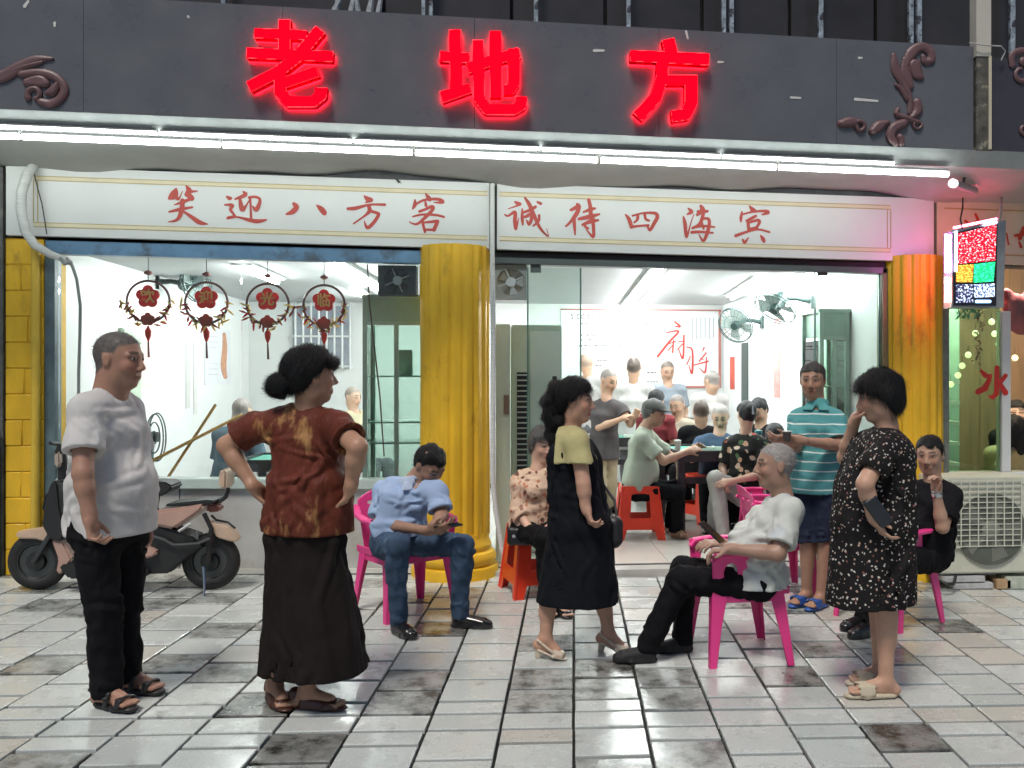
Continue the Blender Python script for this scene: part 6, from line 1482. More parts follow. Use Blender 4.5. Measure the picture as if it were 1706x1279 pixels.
mb = MB(); mb.tube([S(350, 836), S(368, 834), S(376, 828), S(380, 818), S(380, 812)], [.014, .015, .015, .013, .012], 10); mb.build('backrest_bar', bpl, sco, smooth=True, origin=O)
sheet('backrest_pad', tan, [(372, 811), (371, 786), (375, 779), (382, 779), (385, 786), (384, 812)], -.10, .10, bevel=.014)
sheet('rear_mudguard', tan, [(347, 868), (352, 868), (376, 873), (388, 880), (399, 900), (388, 899), (366, 893)], -.07, .07)
mb = MB(); mb.tube([S(352, 858), S(360, 866, 0), S(380, 870, 0), S(392, 880, 0)], .008, 8); mb.build('mudguard_stay', bpl, sco, smooth=True, origin=O)
mb = MB(); mb.tube([S(254, 893, -.13), S(272, 898, -.13), S(290, 908, -.13), S(330, 905, -.13), S(350, 897, -.12)], .012, 8); mb.build('crash_bar', alu, sco, smooth=True, origin=O)
mb = MB(); mb.tube([S(340, 855, -.08), S(352, 880, -.09), rw + Vector((0, -.08, 0))], [.016, .016, .02], 8); mb.build('shock_absorber', bpl, sco, smooth=True, origin=O)
mb = MB(); mb.tube([rw + Vector((-.02, -.10, -.02)), rw + Vector((.0, -.14, -.12)), rw + Vector((.01, -.18, -.21)), rw + Vector((.10, -.19, -.208))], .008, 6); mb.build('kick_stand', chrome, sco, smooth=True, origin=O)
mb = MB(); mb.tube([S(298, 885, -.14), S(318, 872, -.15)], .010, 6); mb.build('foot_peg', M('peg_white', (0.6, 0.6, 0.6), 0.4), sco, smooth=True, origin=O)
# ================================================================== people
SKIN = M('skin', (0.45, 0.27, 0.18), 0.48, var=0.07, vs=22, bump=0.05, bs=160, spec=0.4, attr='tone', sss=0.06)
def V3(v): return np.array(v, float)
def lerp(a, b, t): return a + (b - a) * t
HLX = [-.13, -.07, -.045, -.012, .012, .030, .070, .12]
HLU = {'short': [-.085, -.07, -.055, -.02, -.004, .048, .066, .080], 'bald': [-.075, -.055, -.05, -.01, .02, .20, .2, .2], 'bob': [-.078, -.078, -.070, -.045, -.012, .030, .052, .07], 'up': [-.085, -.07, -.055, .0, .018, .040, .064, .080], 'bob2': [-.095, -.095, -.09, -.02, -.01, .010, .040, .05]}
class Head:
    def __init__(s, c, yaw, pitch, S):
        s.c = V3(c); s.S = S; f = camdir(yaw, pitch); l = UP.cross(camdir(yaw)).normalized(); u = f.cross(l).normalized()
        if u.z < 0: u = -u
        s.f, s.l, s.u = V3(f), V3(l), V3(u); s.R = [s.f, s.l, s.u]
    def p(s, f, l, u): return s.c + (s.f * f + s.l * l + s.u * u) * s.S
    def local(s, P):
        q = (np.asarray(P) - s.c) / s.S; return q @ s.f, q @ s.l, q @ s.u
    def build(s, V, neck, nr, fem):
        S = s.S; e = lambda c, r, k, op='add': V.ell(s.p(*c), s.R, [q * S for q in r], k * S, op)
        e((-.012, 0, .032), (.097, .078, .088), .01); e((.022, 0, -.035), (.066, .060, .078), .035)
        e((.058, 0, -.095), (.024, .030, .020), .025)
        for q in (-1, 1):
            e((.062, q * .036, -.022), (.022, .024, .024), .02); e((-.005, q * .050, -.065), (.035, .016, .035), .03)
            V.cap(s.p(.083, q * .010, .030), s.p(.070, q * .048, .026), .010 * S, .009 * S, .012 * S)
            V.ell(s.p(.094, q * .031, .010), s.R, [.012 * S, .016 * S, .010 * S], .010 * S, 'sub')
            e((.079, q * .031, .010), (.011, .014, .010), .004)
            e((-.008, q * .079, -.002), (.018, .009, .030), .008); e((-.004, q * .088, .0), (.008, .005, .016), .004, 'sub')
            e((.093, q * .011, -.033), (.010, .009, .008), .006)
        V.cap(s.p(.088, 0, .016), s.p(.108, 0, -.026), .008 * S, .0115 * S, .010 * S)
        V.cap(s.p(.084, -.018, -.058), s.p(.084, .018, -.058), .008 * S, .008 * S, .008 * S); V.cap(s.p(.083, -.015, -.070), s.p(.083, .015, -.070), .009 * S, .009 * S, .008 * S)
        V.cap(s.p(.092, -.02, -.064), s.p(.092, .02, -.064), .0028 * S, .0028 * S, .003 * S, 'sub')
        V.cap(s.p(-.025, 0, -.055), neck, nr * (.92 if fem else 1.0), nr * 1.08, .03 * S)
        V.cap(s.p(.012, 0, -.075), neck, nr * .7, nr * .85, .03 * S)
    def tone(s, P, skin, style, haircol, brow=(.03, .025, .02), makeup=False):
        f, l, u = s.local(P); C = np.tile(np.array(skin, float), (len(P), 1))
        near = (np.abs(f) < .15) & (np.abs(l) < .12) & (np.abs(u) < .15)
        def mix(m, col, a):
            m = m & near; C[m] = C[m] * (1 - a) + np.array(col) * a
        mix((f > .04) & (np.abs(np.abs(l) - .04) < .022) & (np.abs(u + .02) < .022), (skin[0] * 1.12, skin[1] * .9, skin[2] * .85), .5)
        mix((f > .06) & (np.abs(l) < .026) & (np.abs(u + .064) < .0125), (.34, .08, .07) if makeup else (skin[0] * .86, skin[1] * .66, skin[2] * .62), .8)
        mix((f > .07) & (np.abs(l) < .021) & (np.abs(u + .064) < .0035), (.08, .03, .03), .9)
        al = np.abs(l)
        mix((f > .05) & (np.abs(al - .031) < .019) & (np.abs(u - .010) < .010), (skin[0] * .62, skin[1] * .55, skin[2] * .52), .7)
        mix((f > .05) & (np.abs(al - .031) < .014) & (np.abs(u - .010) < .0036), (.34, .31, .28), .8)
        mix((f > .05) & (np.abs(al - .031) < .0066) & (np.abs(u - .010) < .0042), (.015, .012, .01), 1)
        mix((f > .05) & (np.abs(al - .031) < .017) & (np.abs(u - .0165) < .0025), (.04, .03, .025), .9)
        mix((f > .05) & (al > .011) & (al < .050) & (np.abs(u - .036 + .12 * np.maximum(al - .035, 0)) < .0055), brow, .85)
        mix((f > .06) & (np.abs(al - .010) < .005) & (np.abs(u + .041) < .004), (.06, .03, .025), .8)
        if style in ('crop', 'bald'):
            H = np.interp(f, HLX, HLU['short' if style == 'crop' else 'bald']); m = (u > H) & (al < .085) & ~((f > -.03) & (f < .02) & (al > .074) & (u < .03))
            a = np.clip((u - H) / .02, 0, 1) * (.88 if style == 'crop' else .5); mm = m & near; C[mm] = C[mm] * (1 - a[mm][:, None]) + np.array(haircol) * a[mm][:, None]
        return C
    def hair(s, V, style, thick, extra=None):
        S = s.S; t = thick
        V.ell(s.p(-.014, 0, .036), s.R, [(.100 + t) * S, (.080 + t) * S, (.088 + t) * S], 0.004)
        if style in ('bob', 'bob2'):
            V.ell(s.p(-.030, 0, -.02), s.R, [(.078 + t) * S, (.082 + t) * S, (.085 + t) * S], .03 * S); V.ell(s.p(.045, 0, .055), s.R, [.055 * S, (.066 + t) * S, .045 * S], .03 * S)
        else:
            V.ell(s.p(-.045, 0, -.005), s.R, [(.060 + t) * S, (.070 + t) * S, (.075 + t) * S], .02 * S)
        X = V.ax[0][:, None, None] - s.c[0]; Y = V.ax[1][None, :, None] - s.c[1]; Z = V.ax[2][None, None, :] - s.c[2]
        f = (X * s.f[0] + Y * s.f[1] + Z * s.f[2]) / S; u = (X * s.u[0] + Y * s.u[1] + Z * s.u[2]) / S
        H = np.interp(f.ravel(), HLX, HLU[style]).reshape(f.shape); V.F = np.maximum(V.F, ((H - u) * S * .7).astype(np.float32))
        V.noise(.0035, 110, (1, 1, .5), 3)
def hand(V, w, d, pn, side, curl, S, thumb=0.5):
    """w wrist, d pointing direction, pn palm normal (palm side), side +-1 where the thumb sits along d x pn"""
    w = V3(w); d = V3(d); d /= np.linalg.norm(d); pn = V3(pn); pn = pn - d * (pn @ d); pn /= np.linalg.norm(pn); x = np.cross(d, pn)
    V.box(w + d * .047 * S + pn * .002, [d, x, pn], [.046 * S, .038 * S, .013 * S], .012 * S, .012 * S)
    V.cap(w - d * .02 * S, w + d * .02 * S, .026 * S, .027 * S, .02 * S)
    ln = [(.040, .036), (.046, .040), (.043, .037), (.033, .029)]
    for i in range(4):
        off = (1.5 - i) * .0195 * side; b = w + (d * (.088 - .004 * abs(i - 1.2)) + x * off) * S
        c1 = curl * (.8 + .12 * i); d1 = d * math.cos(c1) + pn * math.sin(c1); c2 = c1 + curl * 1.1; d2 = d * math.cos(c2) + pn * math.sin(c2)
        m = b + d1 * ln[i][0] * S; V.cap(b, m, .0092 * S, .0085 * S, .004); V.cap(m, m + d2 * ln[i][1] * S, .0085 * S, .0070 * S, .003)
    b = w + (d * .022 + x * .030 * side) * S; t1 = d * .70 + x * side * (.75 - .5 * thumb) + pn * (.2 + .5 * thumb); t1 /= np.linalg.norm(t1)
    m = b + t1 * .042 * S; t2 = t1 * .8 + d * .5 + pn * .25 * thumb; t2 /= np.linalg.norm(t2); V.cap(b, m, .0125 * S, .0105 * S, .008); V.cap(m, m + t2 * .032 * S, .0102 * S, .0085 * S, .003)
PEOPLE = []
def strands(name, V, Q, mat, t, O, n, L, flow, seed=1, lift=.004, w=.0011, wild=.25):
    """fine hair laid over a hair volume: thin ribbons that follow the surface"""
    rg = np.random.RandomState(seed); P = V[Q].mean(1); nr_ = np.cross(V[Q[:, 2]] - V[Q[:, 0]], V[Q[:, 3]] - V[Q[:, 1]]); nr_ /= np.linalg.norm(nr_, axis=1)[:, None] + 1e-12
    ii = rg.randint(0, len(Q), n); p = P[ii].copy(); nn = nr_[ii]; d = np.tile(np.array(flow, float), (n, 1)) + rg.normal(size=(n, 3)) * wild
    d -= nn * (d * nn).sum(1)[:, None]; d /= np.linalg.norm(d, axis=1)[:, None] + 1e-9; s_ = np.cross(d, nn); ln = L * (.5 + rg.rand(n)); fly = rg.rand(n) < .06
    p -= d * (ln * .4)[:, None]; rows = []
    for i in range(4):
        q = i / 3; hgt = lift * (np.sin(q * 3.14) * .8 + .15) + np.where(fly, .012 * q, 0); c = p + d * (ln * q)[:, None] + nn * (hgt - .0035 * q * q * (~fly))[:, None]; ww = w * (1.0 - .75 * q); rows.append((c - s_ * ww, c + s_ * ww))
    VV = np.stack([x for r in rows for x in r], 1).reshape(-1, 3); b = np.arange(n)[:, None] * 8; QQ = np.concatenate([np.concatenate([b + 2 * i, b + 2 * i + 1, b + 2 * i + 3, b + 2 * i + 2], 1) for i in range(3)])
    o = np_mesh(name, VV, QQ, mat, t, O); tag(o, kind='stuff'); return o
def person(label, d0, head, hyaw, hpitch, neck, pelvis, byaw, arms, legs=None, floor=None, S=1.0, fat=1.0, skin=(.45, .27, .18), hair='crop', haircol=(.03, .028, .027), hthick=.008,
           top=None, bottom=None, dress=None, shoes=None, h=.0075, fem=False, spine=None, chest=1.0, hairx=None, gh=None, makeup=False, headS=None, seat=False, nr=.052):
    Pt = lambda q: V3(onD(q[0], q[1], d0 + (q[2] if len(q) > 2 else 0)))
    gh = gh or h * (1.05 if h < .01 else 1.18)
    fwd = V3(camdir(byaw)); lat = np.cross(V3(UP), fwd); hS = (headS or S) * 1.04
    N = Pt(neck); PL = Pt(pelvis); hd = Head(Pt(head), hyaw, hpitch, hS)
    if spine: W1, C1 = [Pt(q) for q in spine]
    else: W1, C1 = lerp(PL, N, .36), lerp(PL, N, .72)
    A = {}
    for k, sg in (('L', 1), ('R', -1)):
        a = arms.get(k)
        if a is None:
            sh = N + lat * sg * .175 * S - V3(UP) * .055 * S; A[k] = [sh, sh + lat * sg * .04 - V3(UP) * .27 * S + fwd * .02, sh + lat * sg * .05 - V3(UP) * .50 * S + fwd * .10]
        else: A[k] = [Pt(q) for q in a[:3]]
    fz = (lambda x: gz(x)) if floor is None else (lambda x: floor)
    G = {}
    for k, sg in (('L', 1), ('R', -1)):
        l = (legs or {}).get(k); hip = PL + lat * sg * .085 * S - V3(UP) * .02
        if l is None:
            if seat: kn = hip + fwd * .40 * S + lat * sg * .03; an = V3((kn[0], kn[1], fz(kn[0]) + .075)); toe = an + fwd * .16
            else: kn = V3((hip[0], hip[1], (hip[2] + fz(hip[0])) / 2 + .03)) + fwd * .02; an = V3((hip[0], hip[1], fz(hip[0]) + .075)); toe = an + fwd * .16
            toe[2] = fz(toe[0]) + .02
        else:
            kn, an, toe = [Pt(q) for q in l[:3]]
        if l is not None or True:
            sk = (shoes or {}).get('kind', 'leather'); lf = (l[3] if (l and len(l) > 3) else 0)
            za, zt = {'sandal': (.084, .038), 'slide': (.084, .038), 'leather': (.074, .028), 'flat': (.072, .026), 'heel': (.122, .024)}[sk]
            an = V3((an[0], an[1], fz(an[0]) + za * S + lf)); toe = V3((toe[0], toe[1], fz(toe[0]) + zt * S))
        G[k] = [hip, kn, an, toe]
    allp = np.array([hd.c, N, PL] + A['L'] + A['R'] + G['L'] + G['R']); lo, hi = allp.min(0) - .16, allp.max(0) + .16
    base = V3(((G['L'][2] + G['R'][2]) / 2)); base[2] = fz(base[0]); lo[2] = min(lo[2], base[2] - .02); hi[2] = hd.c[2] + .17
    t = thing('person', label, 'person', tuple(base)); O = tuple(base)
    tf = fat
    def torso(V, g, k=.03, arms_=False):
        V.ecap(PL, W1, ((.155 * tf ** .5 * S + g), .112 * tf * S + g), ((.138 * tf * S + g), .100 * tf * S + g), lat, k); V.ecap(W1, C1, ((.138 * tf * S + g), .100 * tf * S + g), ((.158 * chest * S + g), .108 * chest * S + g), lat, k)
        sm = (A['L'][0] + A['R'][0]) / 2; sl = A['L'][0] - A['R'][0]; top_ = lerp(C1, N, .62)
        V.ecap(C1, top_, ((.158 * chest * S + g), .108 * chest * S + g), ((.130 * S + g), .070 * S + g), sl, k)
        V.cap(A['L'][0], A['R'][0], .052 * S + g, .052 * S + g, k)
        for q in 'LR': V.cap(lerp(N, A[q][0], .15) - V3(UP) * .012, A[q][0], .040 * S + g, .050 * S + g, k)
        if fat > 1.05: V.ell(lerp(PL, C1, .38) + fwd * .045 * fat * S, [fwd, lat, V3(UP)], [(.115 * fat) * S + g, .135 * fat * S + g, .17 * S + g], .05)
        if fem: 
            for sg in (1, -1): V.ell(lerp(W1, C1, .78) + fwd * (.075 * chest * S + g) + lat * sg * .065 * S, [fwd, lat, V3(UP)], [.062 * S, .062 * S, .062 * S], .04)
    def leg(V, k, g0, g1, frac=1.0, kk=.02, wide=0.0):
        hip, kn, an, toe = G[k]; r0, r1, r2 = .078 * S * fat ** .5, .054 * S, .036 * S
        a2 = lerp(kn, an, max(min((frac - .5) * 2, 1), 0)); k2 = lerp(hip, kn, min(frac * 2, 1))
        V.cap(hip, k2, r0 + g0, lerp(r0, r1, min(frac * 2, 1)) + g0, kk)
        if frac > .5:
            V.cap(kn, a2, r1 + lerp(g0, g1, .3), lerp(r1, r2, (frac - .5) * 2) + g1, kk)
            if g1 < .02:
                bk = V3(camdir(byaw)); cd = an - kn; cd /= np.linalg.norm(cd) + 1e-9; nb = -(bk - cd * (bk @ cd)); V.cap(lerp(kn, an, .12) + nb * .010 * S, lerp(kn, an, .42) + nb * .014 * S, .045 * S + g1, .038 * S + g1, .03)
    # ---- the body, one continuous surface
    B = Vol(lo, hi, h); torso(B, -.014); hd.build(B, lerp(N, C1, .08), nr * S, fem)
    handsp = {}
    for k in 'LR':
        sh, el, wr = A[k]; B.cap(sh, el, .046 * S * fat ** .3, .040 * S * fat ** .3, .03); B.cap(el, lerp(el, wr, .35), .038 * S * fat ** .3, .038 * S * fat ** .3, .015); B.cap(lerp(el, wr, .3), wr, .038 * S * fat ** .3, .026 * S, .015)
        a = arms.get(k); spec = a[3] if (a and len(a) > 3) else {}
        d = spec.get('dir'); d = V3(camdir(*d)) if d else (wr - el); pn = spec.get('palm'); pn = V3(camdir(*pn)) if pn else (V3(PL) - wr + fwd * .05)
        if abs(V3(d) @ V3(pn)) / (np.linalg.norm(d) * np.linalg.norm(pn) + 1e-9) > .97: pn = fwd
        hand(B, wr, d, pn, spec.get('side', 1 if k == 'L' else -1), spec.get('curl', .5), S * spec.get('hs', 1.0), spec.get('thumb', .5)); handsp[k] = wr
        leg(B, k, -.006, 0)
    for k in 'LR':
        hip, kn, an, toe = G[k]; fd = toe - an; fd[2] = 0; fd /= np.linalg.norm(fd) + 1e-9; heel = an - fd * .045 * S; heel[2] = min(heel[2], an[2]) - .045 * S; tp = toe.copy()
        cl = bool(shoes) and shoes['kind'] == 'leather'
        if cl: B.cap(an, lerp(an, heel, .7), .030 * S, .022 * S, .01); B.cap(an - V3(UP) * .02, lerp(heel, tp, .6), .026 * S, .014 * S, .01); continue
        B.cap(an, heel, .034 * S, .028 * S, .02); B.cap(an - V3(UP) * .01, lerp(heel, tp, .72) + V3(UP) * .016, .034 * S, .024 * S, .02); B.cap(heel, lerp(heel, tp, .7), .026 * S, .026 * S, .02)
        sd = np.cross(fd, V3(UP))
        for q in range(5): B.cap(lerp(heel, tp, .66) + sd * (q - 2) * .014 * S, lerp(heel, tp, .97 - .02 * abs(q - 1)) + sd * (q - 2) * .017 * S, .014 * S, .010 * S, .006)
    vb, qb = B.mesh()
    skin = tuple(c * 1.18 for c in skin); col = hd.tone(vb, skin, hair if isinstance(hair, str) else 'x', haircol, makeup=makeup)
    if hair in ('crop', 'bald') and h < .0095:
        f_, l_, u_ = hd.local(vb); Hh = np.interp(f_, HLX, HLU['short' if hair == 'crop' else 'bald']); mk = (u_ > Hh + .004) & (np.abs(l_) < .083) & (np.abs(f_) < .14) & (u_ < .15) & ~((f_ > -.03) & (f_ < .02) & (np.abs(l_) > .074) & (u_ < .03))
        qm = qb[mk[qb].all(1)]
        if len(qm) > 20: strands('hair', vb, qm, M('stubble_%.2f' % haircol[0], tuple(c * 1.15 for c in haircol), 0.7, var=0.4, vs=60), t, O, 5200 if hair == 'crop' else 2200, .013, -hd.u * .6 - hd.f * .4, lift=.0025, w=.0009, wild=.6)
    # ---- hair
    if hair in HLU and hair != 'bald':
        c = hd.c; V = Vol(c - .17 * hS, c + .17 * hS, .0065 if h < .01 else h); hd.hair(V, hair, hthick)
        v, q = V.mesh(); hm_ = np_mesh('hair', v, q, M('hair_%.2f_%.2f' % (haircol[0], haircol[2]), haircol, 0.58, var=0.5, vs=40, stretch=(5, 5, .6), bump=1.0, bs=34, spec=0.35), t, O)
        if h < .01: strands('hair_strands', v, q, hm_.data.materials[0], t, O, 4200 if hthick > .005 else 3000, .075 if hthick > .005 else .022, -hd.u * .9 - hd.f * .5 if hair != 'bob2' else -hd.u, lift=.003 if hthick > .005 else .002, wild=.22 if hthick > .005 else .5)
    if hairx: hairx(t, hd, O, M('hair_%.2f_%.2f' % (haircol[0], haircol[2]), haircol, 0.58, var=0.5, vs=40, stretch=(5, 5, .6), bump=1.0, bs=34, spec=0.35))
    # ---- clothes
    GV = []
    def garment(name, V, mat, rl=1):
        if name in ('shirt', 'blouse', 'polo_shirt', 'trousers', 'shorts', 'skirt', 'dress'): GV.append(V)
        v, q = V.mesh(); return np_mesh(name, v, q, mat, t, O, relax=rl)
    if top:
        V = Vol(lo, hi, gh); g = top.get('g', .012); torso(V, g)
        hem = top.get('hem')
        if hem is not None:
            hp = Pt(hem[0]); nrm = PL - C1; nrm /= np.linalg.norm(nrm)
            if len(hem) > 1: V.ecap(W1, hp, (.145 * tf * S + g, .108 * tf * S + g), (hem[1] * S, hem[2] * S), lat, .04)
            V.noise(top.get('fold', .0045) * .8, top.get('ff', 34), top.get('fs', (1, 1, .3)), top.get('seed', 1), 5); V.noise(top.get('fold', .0045) * .55, 30, (1, 1, .32), 21, 4, ridge=True)
            V.noise(.0009, 80, (1, 1, .5), 5)
            if h < .01:
                ca = top.get('ca', .0065); V.creases(hp, C1, .02, .95, 22, .55, .45, ca, .016, 31, lat); V.creases(PL, C1, .0, 1.0, 10, .16, 1.3, ca * .8, .013, 32, lat)
                for k in 'LR': V.creases(lerp(A[k][0], C1, .25), lerp(PL, C1, .3), .0, .8, 6, .5, .8, ca, .014, 33, lat)
            nh = V3((0, 0, -1)) if not top.get('tilt') else nrm
            V.cut(hp, nh)
        else:
            V.noise(top.get('fold', .0045) * .8, top.get('ff', 34), top.get('fs', (1, 1, .3)), top.get('seed', 1), 5); V.noise(top.get('fold', .0045) * .55, 30, (1, 1, .32), 21, 4, ridge=True); V.noise(.0009, 80, (1, 1, .5), 5)
        for k in 'LR':
            sh, el, wr = A[k]; fr = top.get('sleeve', .6); fl = top.get('flare', .016)
            if fr <= 0: continue
            r0 = .050 * S * fat ** .3 + g * .6; T = Vol(np.minimum(np.minimum(sh, el), wr) - .16, np.maximum(np.maximum(sh, el), wr) + .16, gh)
            # keep the sleeve grid on the torso grid
            off = np.round((T.lo - V.lo) / gh).astype(int); T.lo = V.lo + off * gh; T.ax = [(T.lo[i] + gh * np.arange(T.n[i])).astype(np.float32) for i in range(3)]
            a_, b_ = (sh, el) if fr <= 1 else (el, wr); qf = fr if fr <= 1 else fr - 1; dd = (b_ - a_) / np.linalg.norm(b_ - a_); e = lerp(a_, b_, qf)
            if fr <= 1: T.cap(sh, e + dd * .03, r0, r0 + fl, .03)
            else: T.cap(sh, el, r0, r0 * .95 + fl * .5, .03); T.cap(el, e + dd * .02, r0 * .95 + fl * .5, r0 * .85 + fl, .02)
            T.noise(top.get('fold', .0045) * .4, 40, (1, 1, .7), 11, ridge=True); (T.creases(a_, b_, .05, qf, 7, .35, 1.2, .006, .012, 34 + ord(k), lat) if h < .01 else None); T.cut(e, dd) if fr <= 1 or True else None
            T.cap(e - dd * .035, e + dd * .05, .041 * S * fat ** .3 + .004, .047 * S * fat ** .3 + .008, .002, 'sub')
            i0 = np.maximum(off, 0); i1 = np.minimum(off + T.n, V.n)
            if np.all(i1 > i0):
                sv = tuple(slice(a, b) for a, b in zip(i0, i1)); stt = tuple(slice(a - o, b - o) for a, b, o in zip(i0, i1, off)); V.comb(sv, T.F[stt], .022, 'add')
        nk = top.get('neck', .062); V.cap(N + V3(UP) * .012 + fwd * .012, hd.p(-.01, 0, -.04), nk * S, nk * S * 1.2, .004, 'sub')
        if top.get('vneck'): V.cap(N + fwd * .09 * S - V3(UP) * top['vneck'], N + fwd * .08 + V3(UP) * .03, .012, .05, .004, 'sub')
        o = garment(top.get('name', 'shirt'), V, top['mat'])
        if top.get('collar'):
            V = Vol(N - .16, N + .16, .006)
            V.cap(N + V3(UP) * .004, lerp(N, hd.p(-.02, 0, -.05), .55), .073 * S, .064 * S, .01); V.cap(N - V3(UP) * .03, hd.p(-.02, 0, -.03), .064 * S, .055 * S, .002, 'sub'); V.cut(N + V3(UP) * .045 * S, V3(UP) - fwd * .25); V.cut(N - V3(UP) * .02, -V3(UP) - fwd * .5)
            for sg in (1, -1): V.box(N + fwd * .070 * S + lat * sg * .045 * S - V3(UP) * .005, [lat * .8 + fwd * -.6 * sg, fwd * .7 + V3(UP) * .5, V3(UP) * .85 - fwd * .5], [.030, .005, .028], .004, .006)
            V.cap(N + fwd * .10 + V3(UP) * .03, N + fwd * .05 - V3(UP) * .06, .018, .012, .004, 'sub')
            garment('collar', V, top['collar'])
        if top.get('band'):
            hx = hd.p(-.02, 0, -.05); ax_ = (hx - N) / np.linalg.norm(hx - N); ax_ = ax_ - fwd * .35; ax_ /= np.linalg.norm(ax_); u_ = np.cross(ax_, lat); u_ /= np.linalg.norm(u_); w_ = np.cross(ax_, u_); c_ = N - V3(UP) * .004 + fwd * .008
            mb = MB(); rb__ = (nk - .004) * S; mb.tube([Vector(c_ + (u_ * math.cos(i * math.pi / 16) + w_ * math.sin(i * math.pi / 16)) * rb__) for i in range(33)], .0095, 8, cap=False); mb.build('neck_band', top['band'], t, smooth=True, origin=O)
    if bottom:
        kd = bottom.get('kind', 'trousers'); g0, g1 = bottom.get('g', (.014, .026)); fr = bottom.get('frac', 1.0)
        if kd in ('trousers', 'shorts'):
            hb = lo.copy(); V = Vol(lo, V3((hi[0], hi[1], max(PL[2], G['L'][1][2], G['R'][1][2]) + .22)), gh)
            V.ecap(PL, lerp(PL, W1, bottom.get('rise', .75)), (.165 * tf ** .5 * S + .006, .118 * tf * S + .006), (.142 * tf * S + .004, .104 * tf * S + .004), lat, .03); V.ell(PL - fwd * .03, [lat, fwd, V3(UP)], [.165 * S * tf ** .4, .12 * S * tf ** .4, .12 * S], .04)
            for k in 'LR':
                leg(V, k, g0, g1, fr, .03)
            V.noise(bottom.get('fold', .005), bottom.get('ff', 30), (1, 1, .6), 2); V.noise(.0035, 44, (1, 1, .7), 12, ridge=True); V.noise(.001, 80, (1, 1, .6), 6)
            for k in 'LR':
                hip, kn, an, toe = G[k]
                if h < .01:
                    V.creases(hip, kn, .0, .35, 7, .25, 1.0, .006, .013, 41 + ord(k), lat); V.creases(hip, kn, .72, 1.0, 6, .10, 1.6, .006, .012, 42 + ord(k), lat); V.creases(hip, kn, .2, .9, 4, .5, .4, .004, .014, 46 + ord(k), lat)
                    if fr > .6: V.creases(kn, an, .0, .25, 6, .10, 1.6, .006, .012, 43 + ord(k), lat); V.creases(kn, an, .2, .95, 5, .5, .4, .005, .014, 44 + ord(k), lat); V.creases(kn, an, .78, 1.0, 6, .08, 1.6, .006, .011, 45 + ord(k), lat)
                if fr < 1:
                    a_ = lerp(hip, kn, fr * 2) if fr <= .5 else lerp(kn, an, (fr - .5) * 2); dd = (kn - hip) if fr <= .5 else (an - kn); dd = dd / np.linalg.norm(dd)
                    r = .13; Bk = V.block(a_ - r, a_ + r, .01)
                    if Bk is not None:
                        sl, x, y, z = Bk; V.F[sl] = np.maximum(V.F[sl], (x - a_[0]) * dd[0] + (y - a_[1]) * dd[1] + (z - a_[2]) * dd[2])
                    rr = .06 * S; V.cap(a_ - dd * .06, a_ + dd * .06, rr + g1 * .15, rr + g1 * .3, .002, 'sub')
                else:
                    zc = an[2] - bottom.get('drop', .03); Bk = V.block(an - .12, an + .12, 0)
                    if Bk is not None:
                        sl, x, y, z = Bk; V.F[sl] = np.maximum(V.F[sl], zc - z + 0 * x + 0 * y)
            garment(kd, V, bottom['mat'])
        else:
            hp = Pt(bottom['hem'][0]); V = Vol(np.minimum(lo, hp - .34), V3((hi[0] + .1, hi[1] + .1, PL[2] + .25)), gh); tpp = lerp(PL, W1, .2)
            V.ecap(tpp, PL - V3(UP) * .05, (.13 * tf ** .5 * S, .10 * tf ** .5 * S), (.165 * tf ** .5 * S, .125 * tf ** .5 * S), lat, .03); V.ecap(PL - V3(UP) * .05, hp - V3(UP) * .03, (.165 * tf ** .5 * S, .125 * tf ** .5 * S), (bottom['hem'][1], bottom['hem'][2]), lat, .05); V.cut(PL + V3(UP) * .03, V3(UP))
            V.noise(bottom.get('fold', .010), 24, (1, 1, .10), 4); V.noise(.004, 30, (1, 1, .10), 14, ridge=True); V.noise(.0015, 70, (1, 1, .25), 7); V.creases(hp, PL, .0, .95, 26, .7, .25, .008, .018, 51, lat); V.cut(hp, -V3(UP) + V3(CR) * bottom.get('slant', 0)); V.ecap(hp + V3(UP) * .25, hp - V3(UP) * .1, (bottom['hem'][1] * .72, bottom['hem'][2] * .72), (bottom['hem'][1] - .008, bottom['hem'][2] - .008), lat, .002, 'sub')
            garment('skirt', V, bottom['mat'])
    if dress:
        hp = Pt(dress['hem'][0]); hw, hdp = dress['hem'][1:3]; V = Vol(np.minimum(lo, hp - .3), np.maximum(hi, hp + .3), gh); g = dress.get('g', .014); torso(V, g)
        for k in 'LR':
            sh, el, wr = A[k]; fr = dress.get('sleeve', .5)
            if fr > 0: r0 = .052 * S * fat ** .3 + g; V.cap(sh, lerp(sh, el, fr), r0, r0 + .022, .03)
        ct_ = lerp(C1, N, .2); V.ecap(ct_, PL, (.165 * tf ** .5 * S, .125 * tf * S), (.20 * tf ** .5 * S, .165 * tf * S), lat, .05); V.ecap(PL, hp - V3(UP) * .03, (.20 * tf ** .5 * S, .165 * tf * S), (hw, hdp), lat, .06)
        V.noise(dress.get('fold', .008), 26, (1, 1, .16), dress.get('seed', 8)); V.noise(.0045, 34, (1, 1, .2), 15, ridge=True); V.noise(.001, 80, (1, 1, .4), 9); V.creases(hp, C1, .0, .95, 30, .6, .3, .007, .017, 52, lat); V.creases(PL, C1, .1, 1.0, 10, .15, 1.2, .005, .013, 53, lat); V.cut(hp, -V3(UP) + V3(CR) * dress.get('slant', 0))
        V.ecap(hp + V3(UP) * .25, hp - V3(UP) * .1, (hw * .75, hdp * .75), (hw - .008, hdp - .008), lat, .002, 'sub')
